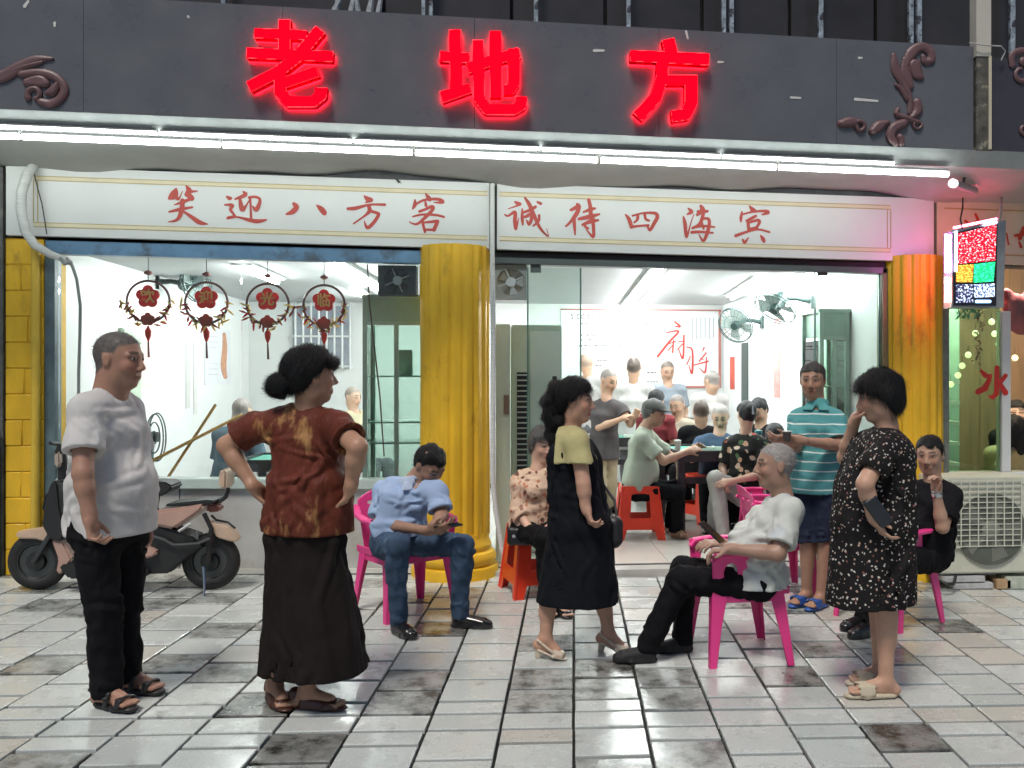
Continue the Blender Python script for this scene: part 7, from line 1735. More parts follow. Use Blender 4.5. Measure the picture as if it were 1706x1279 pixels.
        for k in 'LR':
            sh, el, wr = A[k]; fr = dress.get('sleeve', .5)
            if fr > 0: dd = (el - sh) / np.linalg.norm(el - sh); e = lerp(sh, el, fr); V.cap(e - dd * .02, e + dd * .07, .044 * S * fat ** .3, .055 * S * fat ** .3, .002, 'sub')
        V.cap(N + V3(UP) * .01 + fwd * .01, hd.p(-.01, 0, -.04), .064 * S, .08 * S, .004, 'sub')
        garment('dress', V, dress['mat'])
    # ---- footwear
    if shoes:
        for k in 'LR':
            hip, kn, an, toe = G[k]; kd = shoes['kind']; fd = toe - an; fd[2] = 0; fd /= np.linalg.norm(fd) + 1e-9; sd = np.cross(fd, V3(UP)); heel = an - fd * .055 * S; heel[2] = min(heel[2], an[2]) - .058 * S; tp = toe.copy() + fd * .012
            lift = shoes.get('lift', 0); tpz = tp - V3(UP) * .012; c = (heel + tp) / 2; V = Vol(np.minimum(heel, tp) - .08, np.maximum(np.maximum(heel, tp), an) + .08, .0060 if h < .01 else .012)
            ax = (tpz - heel); L = np.linalg.norm(ax); ax /= L; up2 = np.cross(sd, ax); up2 = up2 if up2[2] > 0 else -up2
            m = lerp(heel, tpz, .62)
            def sole(th, dz):
                V.ecap(heel + ax * .03 + up2 * dz, m + up2 * dz, (.034 * S, th), (.044 * S, th), sd, .01, endr=1.0); V.ecap(m + up2 * dz, tpz - ax * .035 + up2 * dz, (.044 * S, th), (.034 * S, th), sd, .01, endr=1.0)
                V.ell(heel + ax * .03 + up2 * dz, [ax, sd, up2], [.034, .034 * S, th], .004); V.ell(tpz - ax * .035 + up2 * dz, [ax, sd, up2], [.042, .036 * S, th], .004)
            if kd == 'leather':
                sole(.012, -.004); V.ecap(lerp(heel, tpz, .20) + up2 * .032, lerp(heel, tpz, .80) + up2 * .020, (.038 * S, .042), (.042 * S, .030), sd, .02); V.ell(tpz - ax * .045 + up2 * .014, [ax, sd, up2], [.05, .040, .028], .015); V.cap(an - V3(UP) * .015, lerp(heel, tpz, .2) + up2 * .03, .043 * S, .042 * S, .02); V.cut(an + V3(UP) * .012, V3(UP)); V.cap(an + V3(UP) * .05, an - V3(UP) * .01, .034 * S, .033 * S, .003, 'sub')
            elif kd == 'flat':
                sole(.010, -.004); V.ecap(lerp(heel, tpz, .18) + up2 * .02, lerp(heel, tpz, .82) + up2 * .012, (.040 * S, .030), (.041 * S, .020), sd, .02); V.cap(heel + up2 * .03, heel + up2 * .045, .034, .032, .01); V.ecap(an + V3(UP) * .02, lerp(heel, tpz, .70) + up2 * .055, (.036 * S, .035), (.034 * S, .022), sd, .006, 'sub')
            elif kd == 'heel':
                sole(.008, -.004); V.cap(heel + ax * .02, V3((heel[0], heel[1], fz(heel[0]) + .012)) + ax * .01, .022, .018, .006); V.ecap(lerp(heel, tpz, .60) + up2 * .012, lerp(heel, tpz, .85) + up2 * .010, (.043 * S, .026), (.040 * S, .020), sd, .01); V.cap(heel + up2 * .05 + sd * .03, heel + up2 * .05 - sd * .03, .008, .008, .004); V.cap(heel + up2 * .05 + sd * .035, lerp(heel, tpz, .55) + sd * .04 + up2 * .02, .007, .008, .004); V.cap(heel + up2 * .05 - sd * .035, lerp(heel, tpz, .55) - sd * .04 + up2 * .02, .007, .008, .004)
            elif kd in ('sandal', 'slide'):
                sole(.016, -.010)
                def strap(q0, q1, hgt, w):
                    a_, b_ = lerp(heel, tpz, q0), lerp(heel, tpz, q1); pts = [a_ + sd * .046 * S, lerp(a_, b_, .3) + sd * .036 * S + up2 * hgt * .8, lerp(a_, b_, .5) + up2 * hgt, lerp(a_, b_, .7) - sd * .036 * S + up2 * hgt * .8, b_ - sd * .046 * S]
                    for i in range(4): V.ecap(pts[i], pts[i + 1], (w, .006), (w, .006), ax, .006)
                if kd == 'slide': strap(.62, .62, .050, .042)
                else:
                    strap(.74, .74, .040, .018); strap(.45, .45, .066, .016); V.cap(heel + up2 * .055 + sd * .03, heel + up2 * .055 - sd * .03, .010, .010, .006); V.cap(heel + up2 * .055 + sd * .034, lerp(heel, tpz, .45) + sd * .046 + up2 * .03, .009, .009, .004); V.cap(heel + up2 * .055 - sd * .034, lerp(heel, tpz, .45) - sd * .046 + up2 * .03, .009, .009, .004)
            garment('shoe', V, shoes['mat'], 0)
    # skin that lies well under the clothes is never seen: leave it out of the body surface
    cov = np.zeros(len(vb), bool)
    for Vg in GV:
        ins_ = np.all((vb > Vg.lo + Vg.h) & (vb < Vg.lo + (Vg.n - 2) * Vg.h), axis=1); cov |= ins_ & (Vg.sample(vb) < -.016)
    fn_ = np.cross(vb[qb[:, 2]] - vb[qb[:, 0]], vb[qb[:, 3]] - vb[qb[:, 1]]); fn_ /= np.linalg.norm(fn_, axis=1)[:, None] + 1e-12
    keep = ~cov[qb].all(1) | (np.abs(fn_ @ lat) > .80); q2_ = qb[keep]; used = np.unique(q2_); rm_ = np.full(len(vb), -1); rm_[used] = np.arange(len(used))
    np_mesh('body', vb[used], rm_[q2_], SKIN, t, O, col[used], relax=1)
    PEOPLE.append(t)
    t['_j'] = 0; del t['_j']
    return t, dict(hd=hd, N=N, A=A, G=G, PL=PL, O=O, Pt=Pt, fwd=fwd, lat=lat, base=base)

# ---- fabrics
def cloth(name, col=(.1, .1, .1), rough=.85, var=.08, vs=10, bump=.12, bs=320, wr=.15, **kw): return M(name, col, rough, var=var, vs=vs, bump=bump, bs=bs, spec=.12, wr=wr, **kw)
def pattern(name, base, spots, scale, thr, rough=.8, warp=.0, kind='F1', soft=.02):
    """fabric with printed voronoi motifs; spots = list of (colour, weight)"""
    m = M(name, base, rough, var=0, bump=.12, bs=320, spec=.25, wr=.15); N, L, b = nodes(m)
    tc = N.new('ShaderNodeTexCoord'); vo = N.new('ShaderNodeTexVoronoi'); vo.inputs['Scale'].default_value = scale; vo.feature = 'F1'
    nz = N.new('ShaderNodeTexNoise'); nz.inputs['Scale'].default_value = scale * .8; nz.inputs['Detail'].default_value = 3
    ad = N.new('ShaderNodeVectorMath'); ad.operation = 'MULTIPLY_ADD'; ad.inputs[1].default_value = (warp, warp, warp)
    L.new(tc.outputs['Object'], nz.inputs['Vector']); L.new(nz.outputs['Color'], ad.inputs[0]); L.new(tc.outputs['Object'], ad.inputs[2]); L.new(ad.outputs[0], vo.inputs['Vector'])
    r = N.new('ShaderNodeMapRange'); r.inputs[1].default_value = thr + soft; r.inputs[2].default_value = thr; L.new(vo.outputs['Distance'], r.inputs[0])
    cr = N.new('ShaderNodeValToRGB'); cr.color_ramp.interpolation = 'CONSTANT'; el = cr.color_ramp.elements
    tot = 0
    for i, (c, w) in enumerate(spots):
        e = el[i] if i < 2 else el.new(tot)
        e.position = tot; e.color = (*c, 1); tot += w
    sp = N.new('ShaderNodeSeparateColor'); L.new(vo.outputs['Color'], sp.inputs[0]); L.new(sp.outputs[0], cr.inputs[0])
    mx = N.new('ShaderNodeMix'); mx.data_type = 'RGBA'; mx.inputs[6].default_value = (*base, 1); L.new(r.outputs[0], mx.inputs[0]); L.new(cr.outputs[0], mx.inputs[7]); L.new(mx.outputs[2], b.inputs['Base Color'])
    return m
def stripes(name, base, line, period, width):
    m = M(name, base, .8, var=0, bump=.12, bs=320, spec=.25, wr=.15); N, L, b = nodes(m); tc = N.new('ShaderNodeTexCoord'); sx = N.new('ShaderNodeSeparateXYZ'); L.new(tc.outputs['Object'], sx.inputs[0])
    nz = N.new('ShaderNodeTexNoise'); nz.inputs['Scale'].default_value = 5; L.new(tc.outputs['Object'], nz.inputs['Vector'])
    a = N.new('ShaderNodeMath'); a.operation = 'MULTIPLY_ADD'; a.inputs[1].default_value = .03; L.new(nz.outputs[0], a.inputs[0]); L.new(sx.outputs[2], a.inputs[2])
    d = N.new('ShaderNodeMath'); d.operation = 'DIVIDE'; d.inputs[1].default_value = period; L.new(a.outputs[0], d.inputs[0]); fr = N.new('ShaderNodeMath'); fr.operation = 'FRACT'; L.new(d.outputs[0], fr.inputs[0])
    lt = N.new('ShaderNodeMath'); lt.operation = 'LESS_THAN'; lt.inputs[1].default_value = width; L.new(fr.outputs[0], lt.inputs[0])
    mx = N.new('ShaderNodeMix'); mx.data_type = 'RGBA'; mx.inputs[6].default_value = (*base, 1); mx.inputs[7].default_value = (*line, 1); L.new(lt.outputs[0], mx.inputs[0]); L.new(mx.outputs[2], b.inputs['Base Color']); return m
blackt = cloth('cloth_black', (.007, .007, .008)); blackt2 = cloth('cloth_black_trouser', (.007, .007, .0085), var=.15)
sandalm = M('sandal_black', (.014, .014, .014), .5, var=.1)
leath = M('leather_black', (.012, .012, .013), .22, var=.1, coat=.3)
# ---- the man in the white shirt
person('bald man in a white T-shirt and black trousers standing at the far left', 4.15, (199, 600), 84, 4, (183, 653), (186, 880), 72,
  {'R': [(143, 684, -.17), (138, 788, -.27), (150, 862, -.27), dict(curl=1.0, palm=(90, 0))], 'L': [(212, 684, .14), (232, 785, .20), (240, 868, .16)]},
  {'R': [(173, 1018, -.10), (176, 1138, -.10), (222, 1163, -.16)], 'L': [(206, 1010, .10), (212, 1126, .10), (268, 1142, .06)]},
  S=1.03, fat=1.10, skin=(.30, .165, .115), hair='crop', haircol=(.105, .10, .095), h=.007, nr=.066, headS=1.04,
  top=dict(mat=cloth('tee_white', (.54, .53, .52), var=.02), sleeve=.66, hem=((186, 887), .178, .172), g=.018, fold=.005, ff=20, fs=(1, 1, .16), flare=.028, ca=.007, neck=.066),
  bottom=dict(mat=blackt2, g=(.016, .034), drop=.035, fold=.006), shoes=dict(kind='sandal', mat=sandalm))
# ---- the woman with the bun
def bun(t, hd, O, m):
    V = Vol(hd.c - .22, hd.c + .22, .0065); V.ell(hd.p(-.140, .012, -.040), hd.R, [.050, .056, .056], .004); V.ell(hd.p(-.02, 0, .06), hd.R, [.09, .088, .07], .02); V.ell(hd.p(.065, 0, .055), hd.R, [.045, .072, .038], .03); V.ell(hd.p(-.06, .0, .01), hd.R, [.055, .075, .065], .02); V.noise(.003, 100, (1, 1, .5), 2)
    v, q = V.mesh(); np_mesh('hair_bun', v, q, m, t, O); strands('bun_strands', v, q, m, t, O, 5000, .06, -hd.f - hd.u * .2, wild=.3)
rust = M('blouse_rust', (.105, .026, .016), .6, var=.35, vs=9, stretch=(1, 1, .35), bump=.12, bs=200, spec=.15, wr=.25, dirt=(.34, .18, .07), dirt_s=7.5, dirt_lo=.54, dirt_hi=.64)
person('woman with a black hair bun, rust brown blouse and long black skirt, hands on hips', 4.16, (519, 627), 122, 0, (512, 680), (508, 872), 152,
  {'L': [(425, 712, .03), (377, 742, .02), (424, 812, .0), dict(curl=.6, palm=(90, 0), dir=(150, 35))], 'R': [(560, 712, -.08), (596, 744, -.22), (584, 812, -.16), dict(curl=.6, palm=(-90, 0), dir=(-150, 35))]},
  {'L': [(465, 1010, .02), (458, 1132, .02), (478, 1152, -.12)], 'R': [(520, 1010, -.05), (511, 1140, -.06), (572, 1166, -.08)]},
  S=1.0, fat=1.22, skin=(.34, .19, .125), hair='up', haircol=(.006, .006, .007), hthick=.014, h=.007, fem=True, hairx=bun,
  top=dict(name='blouse', mat=rust, sleeve=.62, hem=((510, 885), .215, .165), g=.016, fold=.008, ff=24, fs=(1, 1, .25), flare=.022, neck=.07),
  bottom=dict(kind='skirt', mat=cloth('skirt_black_brown', (.014, .0105, .010), var=.2), hem=((521, 1113), .27, .23), slant=.02), shoes=dict(kind='flat', mat=M('shoe_brown', (.06, .022, .015), .35, var=.15)))
# ---- the man with the phone
t3, i3 = person('seated man in a light blue shirt and jeans looking down at his phone', 5.58, (716, 775), 48, 42, (682, 806), (664, 900), 38,
  {'R': [(640, 818, .06), (632, 872, -.05), (712, 884, -.26), dict(curl=.7, palm=(180, -60))], 'L': [(728, 822, -.08), (736, 858, -.15), (724, 876, -.30), dict(curl=.7, palm=(180, -60), dir=(60, 0))]},
  {'R': [(662, 908, -.38), (664, 1018, -.30), (688, 1044, -.42)], 'L': [(772, 908, -.22), (766, 1014, -.14), (816, 1033, -.16)]},
  S=.98, skin=(.26, .15, .105), hair='short', haircol=(.008, .008, .008), hthick=.0025, h=.0078, spine=((664, 868, -.02), (672, 830, .0)), headS=1.0,
  top=dict(mat=cloth('shirt_light_blue', (.30, .40, .58), var=.06), sleeve=.80, hem=((668, 890), .165, .14), g=.016, ca=.010, fold=.007, ff=30, fs=(1, 1, .4), flare=.022, collar=cloth('collar_blue', (.42, .50, .64)), vneck=.02),
  bottom=dict(mat=cloth('jeans_blue', (.045, .075, .125), var=.22, vs=6, dirt=(.16, .24, .36), dirt_s=5, dirt_lo=.58, dirt_hi=.78), g=(.012, .016), rise=.5, drop=.02), shoes=dict(kind='leather', mat=leath))
def phone(label, c, d, n, w=.075, l=.155):
    d = Vector(d).normalized(); n = (Vector(n) - d * Vector(n).dot(d)).normalized(); s = d.cross(n); R = Matrix((s, d, n)).transposed(); t = thing('phone', label, 'phone', tuple(c))
    mb = MB(); mb.obox((0, 0, 0), (w / 2, l / 2, .0045), R); mb.build('case', M('phone_black', (.01, .01, .011), .3), t, bevel=.003); mb = MB(); mb.obox(n * .0050, (w / 2 - .005, l / 2 - .005, .0004), R); mb.build('screen', M('phone_glass', (.012, .012, .014), .08), t)
phone('dark phone held low by the man in the light blue shirt', i3['Pt']((747, 876, -.33)), camdir(75, -12), camdir(180, -70))
# ---- the woman in the black dress
def ponytail(t, hd, O, m):
    V = Vol(hd.c + V3((-.30, -.25, -.42)), hd.c + V3((.25, .25, .2)), .0075); b = hd.p(-.10, 0, .03)
    pts = [b + hd.f * .02, b - hd.f * .010 + V3((0, 0, .02)), b - hd.f * .022 + V3((0, 0, -.05)), b - hd.f * .015 + V3((0, 0, -.14)), b + hd.f * .005 + V3((0, 0, -.24)), b + hd.f * .01 + V3((0, 0, -.34))]
    rr = [.035, .045, .055, .058, .05, .025]
    for i in range(5): V.cap(pts[i], pts[i + 1], rr[i], rr[i + 1], .02)
    V.noise(.012, 85, (1, 1, .8), 2); V.noise(.006, 150, (1, 1, 1), 4); v, q = V.mesh(); np_mesh('ponytail', v, q, m, t, O); strands('ponytail_strands', v, q, m, t, O, 6000, .06, -hd.u, wild=.8, lift=.008)
t4, i4 = person('woman with a black ponytail in a black dress walking right past the column', 4.93, (958, 669), 80, 2, (948, 716), (968, 872), 78,
  {'R': [(962, 738, -.15), (972, 806, -.20), (976, 846, -.20), dict(curl=.9, palm=(100, 10), dir=(60, 70))], 'L': [(966, 742, .14), (990, 812, .20), (1012, 868, .16)]},
  {'R': [(916, 990, -.06), (909, 1062, -.06), (940, 1086, -.08)], 'L': [(1005, 985, .08), (1013, 1050, .08), (1046, 1072, .04)]},
  S=.93, fat=1.04, skin=(.42, .24, .17), hair='up', haircol=(.006, .006, .007), hthick=.012, h=.0075, fem=True, hairx=ponytail, makeup=True,
  dress=dict(mat=cloth('dress_black', (.007, .008, .011), var=.15), sleeve=0, hem=((962, 1000), .225, .232), g=.010, fold=.007), shoes=dict(kind='heel', mat=M('heel_cream', (.55, .46, .36), .35, var=.1)))
V = Vol(i4['N'] - .35, i4['N'] + .35, .0078); A_ = i4['A']; N_ = i4['N']
for k in 'LR':
    sh, el, wr = A_[k]; V.cap(lerp(N_, sh, .3), sh, .055, .070, .03); V.cap(sh, lerp(sh, el, .62), .068, .078, .02)
V.ecap(N_ - V3(UP) * .03, N_ - V3(UP) * .16, (.14, .095), (.168, .145), i4['lat'], .03)
for k in 'LR':
    sh, el, wr = A_[k]; dd = (el - sh) / np.linalg.norm(el - sh); e = lerp(sh, el, .60)
    if k == 'R': V.cap(e - dd * .02, e + dd * .08, .050, .062, .002, 'sub')
V.cut(N_ - V3(UP) * .165, -V3(UP)); V.cut(N_ - i4['fwd'] * .040, -i4['fwd']); V.noise(.003, 30, (1, 1, .4), 6); V.cap(N_, i4['hd'].p(-.01, 0, -.04), .06, .07, .003, 'sub'); V.noise(.005, 34, (1, 1, .4), 3)
v, q = V.mesh(); np_mesh('yoke_blouse', v, q, cloth('yoke_olive_yellow', (.44, .40, .20), var=.10), t4, i4['O'], relax=1)
hb = thing('handbag', 'soft black handbag hanging at the front of the woman in the black dress', 'handbag', tuple(i4['Pt']((1008, 888, .02)))); O = hb.location[:]
V = Vol(V3(O) - .18, V3(O) + .22, .008); V.box(V3(O) + .01, [V3(CR), V3(CF), V3(UP)], [.085, .05, .085], .048); V.noise(.009, 30, (1, 1, 1), 3); v, q = V.mesh(); np_mesh('bag_body', v, q, M('bag_black', (.012, .012, .014), .45, var=.1), hb, O)
mb = MB(); pA = Vector(i4['Pt']((1000, 800, .13))); pB = Vector(i4['Pt']((1030, 875, .02))); mb.tube([pA, (pA + pB) / 2 + Vector((.03, 0, .01)), pB], .008, 6); mb.build('bag_strap', M('bag_black'), hb, smooth=True, origin=O)
# ---- the woman in the floral blouse on the stool
flor = pattern('blouse_peach_print', (.62, .44, .32), [((.16, .07, .05), .25), ((.48, .20, .12), .3), ((.30, .16, .12), .25), ((.60, .40, .26), .3)], 24, .36, warp=.05)
t5, i5 = person('grey haired woman in a peach print blouse on a red stool outside', 6.12, (904, 742), 30, 8, (896, 782), (888, 878), 30,
  {'R': [(868, 806, .0), (866, 852, -.06), (882, 882, -.2)], 'L': [(930, 806, -.05), (936, 850, -.1), (915, 880, -.24)]}, {'R': [(908, 898, -.36), (912, 985, -.33), (920, 1000, -.45)], 'L': [(930, 900, -.36), (936, 985, -.34), (948, 1000, -.45)]},
  S=.92, skin=(.52, .33, .24), hair='short', haircol=(.16, .155, .15), hthick=.010, h=.0085, fem=True,
  top=dict(name='blouse', mat=flor, sleeve=1.45, hem=((890, 890), .175, .155), g=.016, fold=.006, flare=.02), bottom=dict(mat=blackt2, g=(.014, .02)), shoes=dict(kind='flat', mat=leath))
sb = thing('shoulder_bag', 'small black bag beside the woman on the red stool', 'handbag', tuple(i5['Pt']((864, 892, -.12)))); O = sb.location[:]
V = Vol(V3(O) - .14, V3(O) + .14, .008); V.box(V3(O), [V3(CR), V3(CF), V3(UP)], [.075, .04, .062], .03); V.noise(.005, 30, (1, 1, 1), 3); v, q = V.mesh(); np_mesh('bag_body', v, q, M('bag_black'), sb, O)
mb = MB(); mb.lathe([(.012, -.004), (.012, .004)], Vector(i5['Pt']((856, 893, -.17))), 10, 'y'); mb.build('clasp', chrome, sb, origin=O)
# ---- the white haired man in front
t6, i6 = person('white haired man in a pale T-shirt and black trousers seated facing left in front', 4.95, (1291, 776), -84, 0, (1306, 826), (1254, 960), -80,
  {'L': [(1316, 852, -.16), (1296, 922, -.26), (1216, 914, -.24), dict(curl=.8, palm=(-90, 60), dir=(-95, 5))], 'R': [(1290, 850, .17), (1258, 912, .22), (1200, 906, .10), dict(curl=.6, palm=(-90, 60))]},
  {'L': [(1134, 966, -.10), (1078, 1076, -.10), (1026, 1100, -.12)], 'R': [(1140, 950, .12), (1138, 1070, .10), (1098, 1086, .06)]},
  S=1.0, fat=1.06, skin=(.30, .185, .135), hair='crop', haircol=(.30, .29, .28), h=.0072, spine=((1264, 922), (1288, 872)),
  top=dict(mat=cloth('tee_pale_green', (.52, .55, .52), var=.06, dirt=(.36, .42, .52), dirt_s=4, dirt_lo=.55, dirt_hi=.75), sleeve=.80, hem=((1260, 972), .205, .185), g=.018, ca=.010, fold=.008, ff=28, fs=(1, 1, .5), flare=.026),
  bottom=dict(mat=blackt2, g=(.014, .024), rise=.4, drop=.035), shoes=dict(kind='leather', mat=M('cloth_shoe_black', (.013, .013, .014), .7)))
phone('black phone held up by the white haired man facing left', i6['Pt']((1186, 886, -.22)), camdir(-120, -38), camdir(60, -45))
# ---- the man in the striped polo
t7, i7 = person('man in a teal striped polo, navy shorts and blue slippers standing in the doorway', 6.14, (1354, 634), -22, 6, (1364, 676), (1357, 808), -28,
  {'R': [(1330, 700, .04), (1326, 744, -.10), (1310, 732, -.30), dict(curl=.8, palm=(180, -30), dir=(-60, 0))], 'L': [(1394, 702, -.06), (1400, 742, -.16), (1336, 734, -.34), dict(curl=.8, palm=(180, -30), dir=(-95, -5))]},
  {'R': [(1345, 905, -.03), (1344, 982, .02), (1318, 998, -.10)], 'L': [(1375, 906, -.08), (1368, 990, -.06), (1346, 1008, -.18)]},
  S=.98, fat=1.05, skin=(.30, .175, .12), hair='short', haircol=(.05, .048, .046), hthick=.002, h=.008,
  top=dict(name='polo_shirt', mat=stripes('polo_teal_stripe', (.075, .26, .27), (.55, .62, .60), .062, .13), sleeve=.78, hem=((1357, 820), .185, .155), g=.016, fold=.005, flare=.024, collar=cloth('collar_teal', (.09, .30, .30)), vneck=.03),
  bottom=dict(kind='shorts', mat=cloth('shorts_navy', (.018, .024, .045), var=.15), frac=.50, g=(.024, .034), drop=0), shoes=dict(kind='slide', mat=M('slipper_blue', (.025, .09, .32), .4)))
cup = thing('paper_cup', 'small dark object held in both hands by the man in the striped polo', 'cup', tuple(i7['Pt']((1311, 727, -.38)))); mb = MB(); mb.lathe([(.022, -.03), (.028, .03), (.025, .03), (.020, -.02)], (0, 0, 0), 14); mb.build('body', M('cup_dark', (.05, .045, .045), .4), cup, smooth=True); mb = MB(); mb.lathe([(.029, .0305), (.029, .035)], (0, 0, 0), 14); mb.build('rim', M('cup_rim', (.5, .5, .48), .4), cup)
# ---- the woman in the dotted black dress
prt = pattern('dress_black_print', (.008, .007, .0075), [((.55, .52, .48), .35), ((.42, .30, .24), .25), ((.5, .47, .42), .25), ((.25, .10, .09), .15)], 50, .25, warp=.02)
t8, i8 = person('woman with a black bob in a black flower print dress shading her eyes', 4.46, (1464, 661), -98, 12, (1479, 712), (1455, 870), -92,
  {'L': [(1470, 752, -.17), (1441, 806, -.26), (1455, 862, -.20), dict(curl=.6, palm=(90, 0), dir=(60, 60))], 'R': [(1450, 748, .16), (1408, 762, .20), (1424, 700, .06), dict(curl=.35, palm=(60, 0), dir=(40, -60))]},
  {'L': [(1476, 1015, -.08), (1476, 1112, -.08), (1412, 1142, -.10)], 'R': [(1464, 1012, .10), (1466, 1102, .10), (1414, 1128, .08)]},
  S=.95, fat=1.22, skin=(.42, .25, .175), hair='bob2', haircol=(.006, .006, .006), hthick=.014, h=.0074, fem=True,
  dress=dict(mat=prt, sleeve=.42, hem=((1448, 1000), .235, .215), g=.014, fold=.008, slant=.06), shoes=dict(kind='slide', mat=M('slipper_cream', (.50, .44, .33), .4, var=.15)))
pch = thing('clutch_bag', 'dark clutch held under the arm of the woman in the flower print dress', 'handbag', tuple(i8['Pt']((1462, 852, -.26)))); O = pch.location[:]
V = Vol(V3(O) - .12, V3(O) + .12, .0065); V.box(V3(O), [V3(CR) * .8 + V3(UP) * .6, V3(CF), -V3(CR) * .6 + V3(UP) * .8], [.035, .022, .075], .012); V.noise(.003, 40, (1, 1, 1), 2); v, q = V.mesh(); np_mesh('bag_body', v, q, M('bag_navy', (.018, .022, .028), .35), pch, O)
# ---- the man in black
t9, i9 = person('man in a black T-shirt seated at the right with a hand at his ear', 5.82, (1549, 758), -32, 8, (1555, 800), (1536, 922), -42,
  {'L': [(1586, 826, -.08), (1570, 878, -.24), (1560, 818, -.26), dict(curl=1.0, palm=(-60, 0), dir=(-20, -75))], 'R': [(1524, 824, .06), (1516, 880, .0), (1490, 905, -.2)]},
  {'L': [(1490, 935, -.40), (1462, 1020, -.34), (1418, 1046, -.46)], 'R': [(1460, 925, -.22), (1440, 1010, -.2), (1405, 1030, -.3)]},
  S=.97, fat=1.12, skin=(.36, .22, .155), hair='short', haircol=(.013, .012, .012), hthick=.003, h=.008,
  top=dict(mat=cloth('tee_black', (.008, .008, .010), var=.15), sleeve=.80, hem=((1540, 930), .18, .16), g=.016, fold=.005, flare=.022), bottom=dict(mat=blackt2, g=(.014, .024)), shoes=dict(kind='leather', mat=leath))
wt = thing('wrist_watch', 'steel wrist watch on the man in black', 'watch', tuple(i9['A']['L'][2])); V = Vol((-.06,) * 3, (.06,) * 3, .004); el, wr = i9['A']['L'][1:3]; dd = (wr - el) / np.linalg.norm(wr - el); V.cap(-dd * .022, -dd * .010, .034, .034, .001); V.cap(-dd * .06, dd * .03, .0275, .0275, .001, 'sub'); v, q = V.mesh(); np_mesh('band', v, q, chrome, wt)

# ================================================================== people inside the shop
ih = .0112
def cap_hat(t, hd, O, m):
    V = Vol(hd.c - .2, hd.c + .2, .009); V.ell(hd.p(-.01, 0, .055), hd.R, [.112, .095, .068], .01); V.ell(hd.p(.09, 0, .045), hd.R, [.07, .08, .012], .02); V.cut(hd.p(0, 0, .028), -hd.u); v, q = V.mesh(); np_mesh('flat_cap', v, q, cloth('cap_grey', (.10, .10, .095), var=.1), t, O)
person('man in a flat cap and grey green T-shirt on a red stool at the table', 8.28, (1090, 688), 72, 12, (1074, 712), (1062, 812), 78,
  {'R': [(1070, 732, -.14), (1106, 768, -.2), (1146, 752, -.14)], 'L': [(1082, 730, .14), (1120, 762, .16), (1152, 748, .1)]}, {'R': [(1128, 820, -.12), (1126, 892, -.12), (1142, 902, -.2)], 'L': [(1126, 812, .12), (1118, 884, .14), (1136, 894, .1)]}, floor=FLOORZ,
  S=.97, fat=1.08, skin=(.36, .22, .15), hair='short', haircol=(.09, .09, .088), h=ih, hairx=cap_hat, top=dict(mat=cloth('tee_grey_green', (.36, .40, .33), var=.05), sleeve=.75, hem=((1062, 818), .18, .16), g=.016, fold=.007), bottom=dict(mat=blackt2), shoes=dict(kind='slide', mat=M('slipper_brown', (.2, .12, .07), .5)))
person('grey haired man in a dark vest reaching towards the table behind the black dress woman', 9.6, (1014, 634), 42, 22, (1010, 664), (1006, 762), 45,
  {'R': [(988, 682, .05), (998, 712, -.1), (1040, 696, -.25)], 'L': [(1036, 682, -.08), (1050, 706, -.2), (1058, 692, -.3)]}, floor=FLOORZ, skin=(.42, .26, .18), haircol=(.18, .18, .175), h=ih,
  top=dict(mat=cloth('vest_dark', (.075, .068, .070), var=.1), sleeve=.45, hem=((1006, 765), .18, .15), g=.014), bottom=dict(mat=cloth('trouser_khaki', (.36, .30, .20))), shoes=dict(kind='leather', mat=leath))
person('man in a white T-shirt seen from behind before the poster', 10.7, (1056, 612), 172, 0, (1055, 640), (1056, 738), 175, {}, floor=FLOORZ, skin=(.40, .25, .17), hair='crop', haircol=(.05, .05, .05), h=ih,
  top=dict(mat=cloth('tee_white2', (.46, .45, .44)), sleeve=.7, hem=((1056, 748), .19, .16), g=.018), bottom=dict(mat=cloth('trouser_grey', (.10, .10, .11))), shoes=dict(kind='leather', mat=leath))
person('man in a pale shirt standing far back at the left end of the poster', 11.6, (977, 605), 160, 0, (980, 628), (982, 715), 160, {}, floor=FLOORZ, skin=(.50, .32, .22), hair='bald', haircol=(.3, .28, .26), h=ih,
  top=dict(mat=cloth('shirt_pale', (.42, .42, .41)), sleeve=.7, hem=((982, 725), .18, .15)), bottom=dict(mat=cloth('trouser_grey')), shoes=dict(kind='leather', mat=leath))
person('stooping man in a white shirt at the right end of the poster', 10.6, (1186, 636), 215, 20, (1182, 658), (1176, 740), 205, {}, floor=FLOORZ, skin=(.36, .23, .16), hair='crop', haircol=(.15, .15, .148), h=ih,
  top=dict(mat=cloth('shirt_white3', (.44, .43, .42)), sleeve=.8, hem=((1178, 748), .20, .17), g=.022), bottom=dict(mat=cloth('trouser_grey')), shoes=dict(kind='leather', mat=leath))
person('dark haired man in black with his back turned beyond the table', 9.45, (1168, 686), 178, 8, (1168, 712), (1166, 795), 178, {}, floor=FLOORZ, seat=True, skin=(.34, .21, .145), hair='crop', haircol=(.012, .012, .012), h=ih,
  top=dict(mat=blackt, sleeve=.7, hem=((1166, 800), .18, .16)), bottom=dict(mat=blackt2), shoes=dict(kind='leather', mat=leath))
